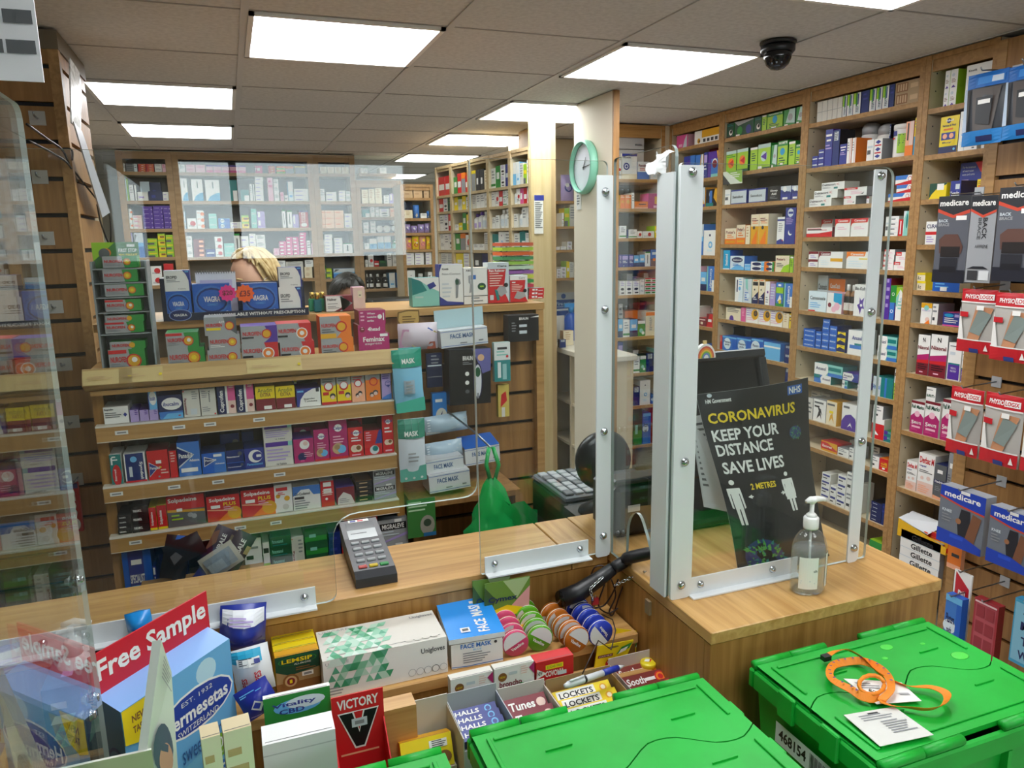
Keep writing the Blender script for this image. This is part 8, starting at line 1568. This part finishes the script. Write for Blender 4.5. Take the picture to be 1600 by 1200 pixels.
# ------------------------------------------------------------------ loose packs lying below the lowest shelf
q = at_y(236, 900, 1.98)
def loose(name, label, x0, x1, yt, yb, Y, d, col, ops, rot, cat='pack'):
    DES['tmp2'] = dict(look='', base=col, side=col, shape='bag', ops=ops); a, c = at_y(x0, yb, Y), at_y(x1, yb, Y); o = pack(name, c.x-a.x, at_y((x0+x1)/2, yt, Y).z-a.z, d, 'tmp2'); o.location = a; o.rotation_euler = rot; return tag(o, label, cat, 'loose packs below the shelves')
loose('hosiery_pack', 'dark purple hosiery pack leaning with pale lettering, upper', 310, 345, 815, 880, 1.985, .02, '33223f', ['T FLANBALE .4 .15 .62 .85 W', 'p 0 .3 .3 .6 .2 .9 0 .8 8a5a4a', 'r .8 .1 .9 .9 8a7a5a'], (-.15, .55, 0))
loose('hosiery_pack', 'dark purple hosiery pack leaning with pale lettering, lower', 338, 372, 822, 890, 1.955, .02, '2f2038', ['T FLANBALE .35 .15 .6 .85 W', 'r .75 .55 .98 .75 c8b080', 'r .7 .1 .95 .4 2c4a34'], (-.15, .6, 0))
loose('sock_pack', 'black and bright blue sock pack leaning', 248, 290, 835, 905, 1.97, .02, '191a22', ['p .2 .5 .7 .5 .9 1 .4 1 1f6fd0', 'r .3 .5 .55 .68 W', 'p .5 0 .7 0 .95 .4 .8 .5 2a2a30'], (-.1, .25, 0))
loose('sock_pack', 'crumpled indigo pack lying in front', 286, 332, 872, 925, 1.93, .02, '23286e', ['p .2 .2 .8 .3 .7 .8 .3 .7 2f3690'], (-.2, .7, 0)); loose('hosiery_pack', 'pale grey clear-fronted pack lying at the right', 330, 392, 868, 910, 1.925, .02, 'b8b4a6', ['r .1 .15 .9 .85 8f9aa2', 'r .15 .2 .6 .6 a8b2b8'], (-.2, -.5, 0)); loose('sock_pack', 'black crinkled pack between the sock packs', 268, 330, 850, 890, 1.95, .02, '1d1c22', ['p .1 .1 .4 .3 .3 .6 .1 .5 6a6a70'], (-.15, -.35, 0))

# ------------------------------------------------------------------ behind the counter on the right
q = at_y(903, 745, 1.72); t = thing('keyboard_box', 'dark box carrying a grey keyboard beside the white corner post', 'box', (q.x, 1.66, 0)); ztk = at_y(905, 762, 1.72).z
b = MB(); b.box((-.06, 0, 0), (.10, .24, ztk-.02), C('15211d', .3), bev=.006); b.build('housing', t)
t = thing('keyboard', 'grey keyboard lying on the dark box by the white corner post', 'keyboard', (q.x, 1.66, ztk-.018), None, .0); b = MB(); b.box((-.06, .01, 0), (.095, .23, .014), C('6a6f76', .4), bev=.003); b.build('base', t)
for i in range(5):
    for j in range(6): b = MB(); b.box((-.053+i*.029, .02+j*.034, .0142), (-.029+i*.029, .048+j*.034, .021), C('9da1a6' if (i+j) % 4 else '55595f', .4), bev=.002); b.build('key', t)
q = at_y(925, 740, 1.58); t = thing('desk_fan', 'black round-headed desk fan half hidden by the white corner post', 'fan', (q.x, 1.58, CT-.02)); K3 = C('101114', .35); zc_ = at_y(930, 720, 1.58).z-CT+.02; R_ = .075
b = MB(); b.M = Matrix.Translation((.03, 0, zc_)) @ Matrix.Rotation(math.pi/2, 4, 'X'); b.lathe([(R_*.5,-.03),(R_*.9,-.02),(R_,0),(R_*.9,.02),(R_*.5,.03)], K3, 28); b.build('fan_head', t); b = MB(); b.lathe([(.062,0),(.06,.006),(.02,.03),(.012,.05),(.012,zc_-R_*.8)], K3, 20, (.03,0,0)); b.build('stand', t)
t2 = thing('side_table', 'small dark table under the black desk fan', 'table', (q.x+.03, 1.59, 0)); b = MB(); b.box((-.075, -.06, CT-.045), (.075, .06, CT-.021), C('26241f', .5)); b.build('table_top', t2)
for sx in (-1, 1):
    for sy in (-1, 1): b = MB(); b.box((sx*.065-.008, sy*.05-.008, 0), (sx*.065+.008, sy*.05+.008, CT-.0455), C('26241f', .5)); b.build('leg', t2)
# green carrier bag hanging behind the counter
A = at_y(770, 790, 1.86); gb = C('1fa552', .28); b = MB(); rows_ = []
for j in range(11):
    v = j/10; wv = (.075*(1-v)**.8+.012)+(.008 if j == 3 else 0); rows_.append([(wv*math.cos(k*math.pi/8)*(1+.16*math.sin(k*3+j)), .6*wv*math.sin(k*math.pi/8)*(1+.2*math.cos(k*2+j*1.3)), -.13+.21*v+.006*math.sin(k*2.2+j)) for k in range(16)])
b.grid(rows_, gb, True, True); b.tube([(-.006,0,.075), (-.016,0,.12), (-.004,.01,.165)], .006, gb, 8); b.tube([(.008,0,.075), (.02,0,.115), (.008,.01,.165)], .006, gb, 8); b.grid([[(.02+.10*u_, -.03+.01*math.sin(u_*6), -.04+.02*v_-.03*u_+.012*math.sin(u_*9+v_*3)) for u_ in (0,.2,.4,.6,.8,1)] for v_ in (0,1,2,3)], gb); o = b.build('carrier_bag'); o.location = A; tag(o, 'crumpled green carrier bag hanging behind the counter', 'bag')
hk = MB(); hk.tube([(A.x, 1.87, A.z+.165), (A.x, 2.0, A.z+.175), (A.x, DY+.028, A.z+.175)], .003, STEEL, 6); tag(hk.build('bag_hook'), 'long steel hook holding the green carrier bag', 'hook')
# bits on the far worktop
q = at_z(880, 529, WKZ); b = MB(); b.grid([[(-.07+.14*i/8, -.05+.1*j/6, .004+.030*math.sin(math.pi*i/8)*math.sin(math.pi*j/6)*(1+.35*math.sin(i*1.9+j*2.3))) for i in range(9)] for j in range(7)], noisy('cloth_blue', '8fb4d6', 'a9c8e2', 30, .8)); o = b.build('cleaning_cloth'); o.location = (q.x+.02, q.y, WKZ+.001); tag(o, 'crumpled pale blue cloth on the cream worktop', 'cloth')
A, B_ = at_y(863, 458, 4.75), at_y(899, 506, 4.75); b = MB(); w = B_.x-A.x+.06; H = A.z-B_.z; b.box((A.x, 4.752, B_.z), (A.x+w, 4.758, A.z), C('d6dade')); b.print_on(['r .04 0 1 .78 1f4f9c', 'c .36 .89 .08 1f4f9c', 't Fire_action .12 .60 .72 .72 b8d0ec', 'r .14 .44 .66 .5 e4ecf4', 'l .14 .55 .7 .05 1 b8d0ec'], (A.x, 4.7515, B_.z), X, Z_, Vector((0,-1,0)), w, H); tag(b.build('fire_notice'), 'blue fire action notice on the wall beyond the pillar', 'notice')
q = at_y(890, 510, 4.4); t = thing('cleaner_bottle', 'blue cleaner bottle on the cream worktop below the fire notice', 'bottle', (q.x+.01, 4.4, WKZ+.001)); b = MB(); b.lathe([(.05,0),(.052,.01),(.052,.13),(.03,.17),(.015,.18)], C('1f55b8', .3), 18); b.build('body', t); b = MB(); b.lathe([(.016,.18),(.018,.2),(.018,.215)], C('2f8fd8', .3), 14); b.box((-.05, -.012, .215), (.02, .012, .24), C('2f8fd8', .3)); b.build('spray_head', t)
q = at_y(870, 500, 4.3); DES['tmp3'] = dict(look='', base='b4b4b2', side='b4b4b2', shape='bag', ops=[]); o = pack('cloth_bag', .10, .17, .08, 'tmp3'); o.location = (q.x-.03, 4.3, WKZ+.001); tag(o, 'grey bag standing on the cream worktop', 'bag'); o = pack('paper_pack', .07, .09, .05, 'cream'); o.location = (q.x-.01, 4.18, WKZ+.001); tag(o, 'cream pack in front of the grey bag on the worktop', 'pack'); o = pack('small_pouch', .04, .05, .03, 'navyb'); o.location = (q.x-.07, 4.1, WKZ+.001); tag(o, 'small dark blue pack at the edge of the worktop', 'pack')

# ------------------------------------------------------------------ left side: shelving, hanging sheets and leads
PL_ = Plane((-.80, 0), (0, 1)); zl = sorted(PL_.zat(158, y) for y in (262, 330, 400, 468)); ly0 = 4.45
shelving('pale shelving along the left wall of the back room', PL_, ly0, BY-.02, zl, .2, CH-.006, holes=False, th=.02, wood_=wood('pale_shelf', 'b59a70', 'cbb48a', 'y', .5, .5), pelmet=.5)
for k, tx in ((3, "130 143 236 whi*2; 145 160 244 yelc; 162 176 240 whf*2"), (2, "142 152 300 wh*2; 155 166 296 whi; 168 182 300 whs*2"), (1, "140 152 372 whi*3; 156 170 366 wh*2; 172 184 372 whr"), (0, "146 160 440 wh*3; 163 176 436 whi*2")):
    row(PL_, zl[k], (0,0,1), tx, '%s shelf on left wall' % ORD[3-k], 'medicines on the left wall', depth=.09, name='stock_carton', hmax=.13, umin=ly0+.023, umax=BY-.045)
XL = SX+.012
def lsheet(name, label, pts, col, cat='paper'):
    b = MB(); q = [at_x(x, y, XL+dx) for x, y, dx in pts]; b.add(q+[p+Vector((.004, 0, 0)) for p in q], [tuple(range(len(q))), tuple(range(2*len(q)-1, len(q)-1, -1))]+[(i, (i+1) % len(q), len(q)+(i+1) % len(q), len(q)+i) for i in range(len(q))], col); return tag(b.build(name), label, cat)
lsheet('plastic_wallet', 'crinkled clear plastic wallet hanging high on the slatwall column', [(107, 90, .02), (122, 112, .03), (126, 150, .03), (124, 205, .03), (110, 192, .02)], noisy('wallet', 'b9bab8', 'eceeee', 60, .25))
lsheet('hanging_panel', 'long grey-white panel hanging by the slatwall column', [(113, 190, .035), (126, 205, .035), (170, 332, .03), (158, 340, .03)], C('b9bec6', .35), 'panel')
for i, P in enumerate(([(42, 194, 2.2), (75, 218, 2.5), (98, 235, 2.7), (112, 262, 2.8), (150, 310, 3.0)], [(45, 220, 2.3), (80, 238, 2.6), (108, 258, 2.75), (124, 292, 2.9)], [(98, 232, 2.7), (112, 234, 2.7), (113, 250, 2.72)], [(152, 320, 3.1), (158, 350, 3.2), (172, 382, 3.3), (172, 340, 3.2), (164, 318, 3.1)])):
    pts = [at_y(x, y, Y) for x, y, Y in P]; sm = []
    for k in range(len(pts)-1):
        p0_, p1_, p2_, p3_ = pts[max(k-1,0)], pts[k], pts[k+1], pts[min(k+2,len(pts)-1)]
        for s_ in range(5): u_ = s_/5; sm.append(.5*((2*p1_)+(p2_-p0_)*u_+(2*p0_-5*p1_+4*p2_-p3_)*u_*u_+(3*p1_-p0_-3*p2_+p3_)*u_**3))
    b = MB(); b.tube(sm+[pts[-1]], .0032, C('141416', .4), 6); tag(b.build('power_lead'), ('long black lead crossing the left slatwall', 'thinner black lead below it on the slatwall', 'short looped lead on the slatwall post', 'black lead looping under the hanging panel')[i], 'cable', 'black leads at the left')
DES['redl'] = dict(look='', base='b8242c', side='8a1a22', shape='box', ops=['T COLD .2 .3 .7 .9 W', 'e .5 .16 .35 .12 W', 'r 0 .9 1 1 3a3a7a'])
hangx('cold_sachet_pack', 'tall red pack hanging low on the left slatwall', 'pack', 112, 131, 756, 832, 'redl', SY-.03, .02, 'packs on the left slatwall')
hk = MB(); q = at_y(121, 752, SY-.02); hk.tube([(q.x, SY-.002, q.z+.01), (q.x, SY-.045, q.z+.006)], .0025, STEEL, 6); tag(hk.build('display_hook'), 'steel hook holding the tall red pack', 'hook')

# ------------------------------------------------------------------ two people working in the dispensary
def skin_mesh(verts, edges, radii, sub=1):
    me = bpy.data.meshes.new('s'); me.from_pydata(verts, edges, []); o = bpy.data.objects.new('s', me); COL.objects.link(o)
    m = o.modifiers.new('s', 'SKIN')
    if not me.skin_vertices: pass
    for i, r_ in enumerate(radii): me.skin_vertices[0].data[i].radius = (r_, r_*(.78 if r_ > .085 else 1))
    me.skin_vertices[0].data[0].use_root = True
    s2 = o.modifiers.new('u', 'SUBSURF'); s2.levels = sub; s2.render_levels = sub
    dg = bpy.context.evaluated_depsgraph_get(); ev = o.evaluated_get(dg); em = ev.to_mesh(); r = ([v.co.copy() for v in em.vertices], [tuple(p.vertices) for p in em.polygons]); ev.to_mesh_clear(); bpy.data.objects.remove(o); bpy.data.meshes.remove(me); return r
def person(label, top, yaw, tilt, skin_c, hair_c, shirt_c, hair_len, mask, bend=0.0):
    """top: highest point of the hair; yaw 0 faces the camera side (-y), positive turns to the right of the picture."""
    F_ = Matrix.Rotation(yaw, 4, 'Z'); hc = Vector(top)-Vector((0, 0, .122)); sk, hr = C(skin_c, .5), noisy('hair_'+hair_c, hair_c, {'b3945f':'d9c08c', '15120f':'2a2522'}.get(hair_c, hair_c), 45, .45)
    t_ = Matrix.Translation(hc) @ F_ @ Matrix.Rotation(tilt, 4, 'X')
    neck = hc+F_ @ Vector((0, .05+bend*.08, -.15)); ch = neck+F_ @ Vector((0, .02+bend*.3, -.10)); hipz = min(.92, neck.z-.48); hip = Vector((ch.x, ch.y, hipz))+F_ @ Vector((0, bend*.35, 0))
    Vv = [hip, hip.lerp(ch, .5), ch, neck, hc+(t_.to_3x3() @ Vector((0, .01, -.03)))]; Ee = [(0,1),(1,2),(2,3),(3,4)]; Rr = [.135,.125,.15,.056,.062]
    for s_ in (-1, 1):
        q_ = [ch+F_ @ Vector((s_*.17, 0, .03)), ch+F_ @ Vector((s_*.22, -.02, -.24)), ch+F_ @ Vector((s_*.13, -.22, -.36)), ch+F_ @ Vector((s_*.09, -.28, -.37))]; i0 = len(Vv); Vv += q_; Ee += [(2, i0), (i0, i0+1), (i0+1, i0+2), (i0+2, i0+3)]; Rr += [.062, .045, .032, .028]
        q_ = [hip+F_ @ Vector((s_*.09, 0, -.08)), hip+F_ @ Vector((s_*.10, -.02, -hipz*.5)), Vector((hip.x, hip.y, .08))+F_ @ Vector((s_*.10, .0, 0)), Vector((hip.x, hip.y, .04))+F_ @ Vector((s_*.10, -.12, 0))]; i0 = len(Vv); Vv += q_; Ee += [(0, i0), (i0, i0+1), (i0+1, i0+2), (i0+2, i0+3)]; Rr += [.085, .06, .042, .038]
    vs, fs = skin_mesh(Vv, Ee, Rr); b = MB(); b.add(vs, fs, sk, True)
    # head: shaped ellipsoid with brow, nose, chin, ears
    n, m = 28, 20; P_ = []
    for j in range(m+1):
        ph = -math.pi/2+math.pi*j/m; row_ = []
        for k in range(n):
            th = 2*math.pi*k/n; x = math.cos(ph)*math.sin(th); y = -math.cos(ph)*math.cos(th); z = math.sin(ph); f = max(0, -y)
            sx, sy, sz = .074, .094, .116
            if z < 0: sx *= 1-.32*(-z)**1.5; sy *= 1-.12*(-z)
            px, py, pz = x*sx, y*sy, z*sz
            nose = math.exp(-((x/.20)**2))*math.exp(-(((z+.18)/.22)**2))*f; py -= .020*nose
            py += .010*math.exp(-(((abs(x)-.38)/.16)**2))*math.exp(-(((z-.04)/.12)**2))*f          # eye hollows
            py -= .006*math.exp(-((x/.35)**2))*math.exp(-(((z+.50)/.09)**2))*f; py -= .008*math.exp(-((x/.3)**2))*math.exp(-(((z+.80)/.15)**2))*f
            row_.append(t_ @ Vector((px, py, pz)))
        P_.append(row_)
    b.grid(P_, sk, True, True); 
    for s_ in (-1, 1):
        b.M = t_ @ Matrix.Translation((s_*.074, .012, -.008)) @ Matrix.Rotation(s_*.35, 4, 'Z'); b.lathe([(.001,-.030),(.011,-.026),(.015,-.004),(.018,.016),(.010,.030),(.001,.033)], sk, 12, sx=.35, sy=1.0); b.M = Matrix()
    body = b.build('person')
    tag(body, label, 'person')
    e = MB()
    for s_ in (-1, 1):
        e.M = t_ @ Matrix.Translation((s_*.029, -.079, .004)); e.lathe([(.001,-.008),(.008,-.004),(.009,0),(.008,.004),(.001,.008)], C('e9e6e0', .2), 12); e.M = t_ @ Matrix.Translation((s_*.029, -.0868, .003)); e.lathe([(.001,-.0035),(.0038,0),(.001,.0035)], C('3a2c22', .2), 10)
    e.M = t_; 
    for s_ in (-1, 1): e.tube([(s_*.015, -.092, .024), (s_*.03, -.090, .028), (s_*.045, -.080, .023)], .003, hr, 6)
    e.build('eyes', body)
    e = MB(); e.M = t_; e.tube([(-.024, -.088, -.062), (0, -.096, -.060), (.024, -.088, -.062)], .005, C('a8605a', .4), 8, [.002, .005, .002]); e.build('mouth', body)
    # hair: locks over the skull, longer at sides and back
    H_ = MB(); H_.M = t_; Q = []; n2, m2 = 40, 18
    for j in range(m2+1):
        a = j/m2; row_ = []
        for k in range(n2):
            th = 2*math.pi*k/n2; cf = math.cos(th)
            low = .40 if cf > .55 else (1.22+hair_len*.6 if cf < -.15 else .40+(.82+hair_len*.6)*((.55-cf)/.7)**1.3)
            ph = a*low*math.pi/2*1.05; rx, ry, rz = .089, .108, .128; wob = 1+.035*math.sin(th*9+a*5)+.02*math.sin(th*17)
            x, y, z = math.sin(min(ph, 1.57))*math.sin(th)*rx*wob, -math.sin(min(ph, 1.57))*math.cos(th)*ry*wob, math.cos(min(ph, 1.57))*rz
            if ph > 1.57: z -= (ph-1.57)*.11; x *= 1-.05*(ph-1.57); y *= 1-.05*(ph-1.57)
            row_.append((x+.004*math.sin(a*6), y+.006, z))
        Q.append(row_)
    H_.grid(Q, hr, True, True); rh = random.Random(len(label))
    for k in range(70):
        th = rh.uniform(.7, 5.6); cf = math.cos(th); low = 1.2+hair_len*.5 if cf < -.15 else .42+.7*((.6-min(cf,.6))/.75)**1.3
        pts = []
        for s_ in range(6):
            ph = (.12+s_/5*(low-.1))*math.pi/2; c_ = min(ph, 1.57); z = math.cos(c_)*.131-(max(0, ph-1.57))*.115; w_ = th+.15*math.sin(s_*.9+k)
            pts.append((math.sin(c_)*math.sin(w_)*.093, -math.sin(c_)*math.cos(w_)*.112+.006, z))
        H_.tube(pts, .006, hr, 5, [.003, .007, .008, .008, .007, .002])
    H_.build('hair', body)
    if mask:
        e = MB(); e.M = t_; blue = C('8fc0dc', .6); G_ = []
        for j in range(7):
            v = j/6; row_ = []
            for k in range(11):
                u_ = (k/10-.5)*2; th = u_*1.15; z = -.012-.088*v; rr = .098-.018*v*v
                row_.append((math.sin(th)*.080*(1-.22*v), -math.cos(th)*rr-.010*math.exp(-(u_/.4)**2)*(1-v*.6)+(.0022 if j % 2 else 0), z-.010*math.cos(th)*v))
            G_.append(row_)
        e.grid(G_, blue)
        e.grid([[(x*.97, y+.003, z) for x, y, z in r_] for r_ in G_], C('dfeaf0', .6)); e.build('face_mask', body)
        for s_ in (-1, 1):
            e = MB(); e.M = t_; e.tube([(s_*.073, -.036, -.02), (s_*.082, -.005, .006), (s_*.084, .022, .012), (s_*.078, .012, -.03), (s_*.062, -.03, -.085)], .0014, C('e9eef0', .6), 5); e.build('ear_loop', body)
    # clothing follows the same skeleton, a little larger
    keep = [i for i in range(len(Vv)) if i not in (3, 4, 8, 16)]; mp = {k: i for i, k in enumerate(keep)}
    cv, cf = skin_mesh([Vv[k] for k in keep], [(mp[a], mp[c]) for a, c in Ee if a in mp and c in mp], [Rr[k]*1.16+.008 for k in keep]); e = MB(); e.add(cv, cf, C(shirt_c, .8), True); e.build('clothing', body)
    return body
w0 = at_y(393, 389, 3.2)
person('blond woman in a blue face mask looking down behind the navy display', (w0.x, 3.2, w0.z), -1.0, .22, 'd8a88e', 'b3945f', '23232a', .55, True)
w1 = at_y(541, 428, 4.15)
person('person with black hair bending down beyond the white and plum carton', (w1.x, 4.15, w1.z), .35, .62, 'a8785c', '15120f', '2a2c33', .15, False, .5)
# black printers on the far worktop in front of the open cabinet
A, B_ = at_y(575, 490, 5.0), at_y(660, 490, 5.0); zq = at_y(600, 468, 5.0).z; t = thing('dispensary_bench', 'dark work bench under the far open cabinet', 'bench', (A.x, 5.0, 0)); b = MB(); b.box((0, 0, zq-.19), (B_.x-A.x, .33, zq-.15), C('3a3430', .5)); b.build('bench_top', t)
for xx in (.0, B_.x-A.x-.03): b = MB(); b.box((xx, .02, 0), (xx+.03, .30, zq-.1905), C('3a3430', .5)); b.build('leg', t)
t = thing('label_printer', 'black office printer on the far dark bench', 'printer', (A.x+.03, 5.02, zq-.149)); b = MB(); b.box((0, 0, 0), (B_.x-A.x-.06, .25, .145), C('17181c', .35), bev=.012); b.build('housing', t); b = MB(); b.box((.04, -.004, .03), (B_.x-A.x-.1, -.0005, .055), C('33363c', .3)); b.build('paper_slot', t)
# crumpled white paper caught on top of the narrow side screen
q = [at_x(x, y, PX0-.004) for x, y in ((1058, 237), (1028, 240), (1018, 270), (1040, 272))]
b = MB(); rows_ = []
for j in range(7):
    v = j/6; rows_.append([q[0].lerp(q[1], u_/8).lerp(q[3].lerp(q[2], u_/8), v)+Vector((-.006-.006*math.sin(u_*1.3+j*.9)-.004*v, 0, .004*math.sin(u_*2+j))) for u_ in range(9)])
b.grid(rows_, noisy('white_paper', 'e4e6e6', 'f2f3f2', 30, .6)); b.grid([[p+Vector((.0012, 0, 0)) for p in reversed(r_)] for r_ in rows_], noisy('white_paper', 'e4e6e6', 'f2f3f2', 30, .6))
tag(b.build('paper_wrap'), 'crumpled white paper wrap on the top corner of the side screen', 'paper')
finish_rows()
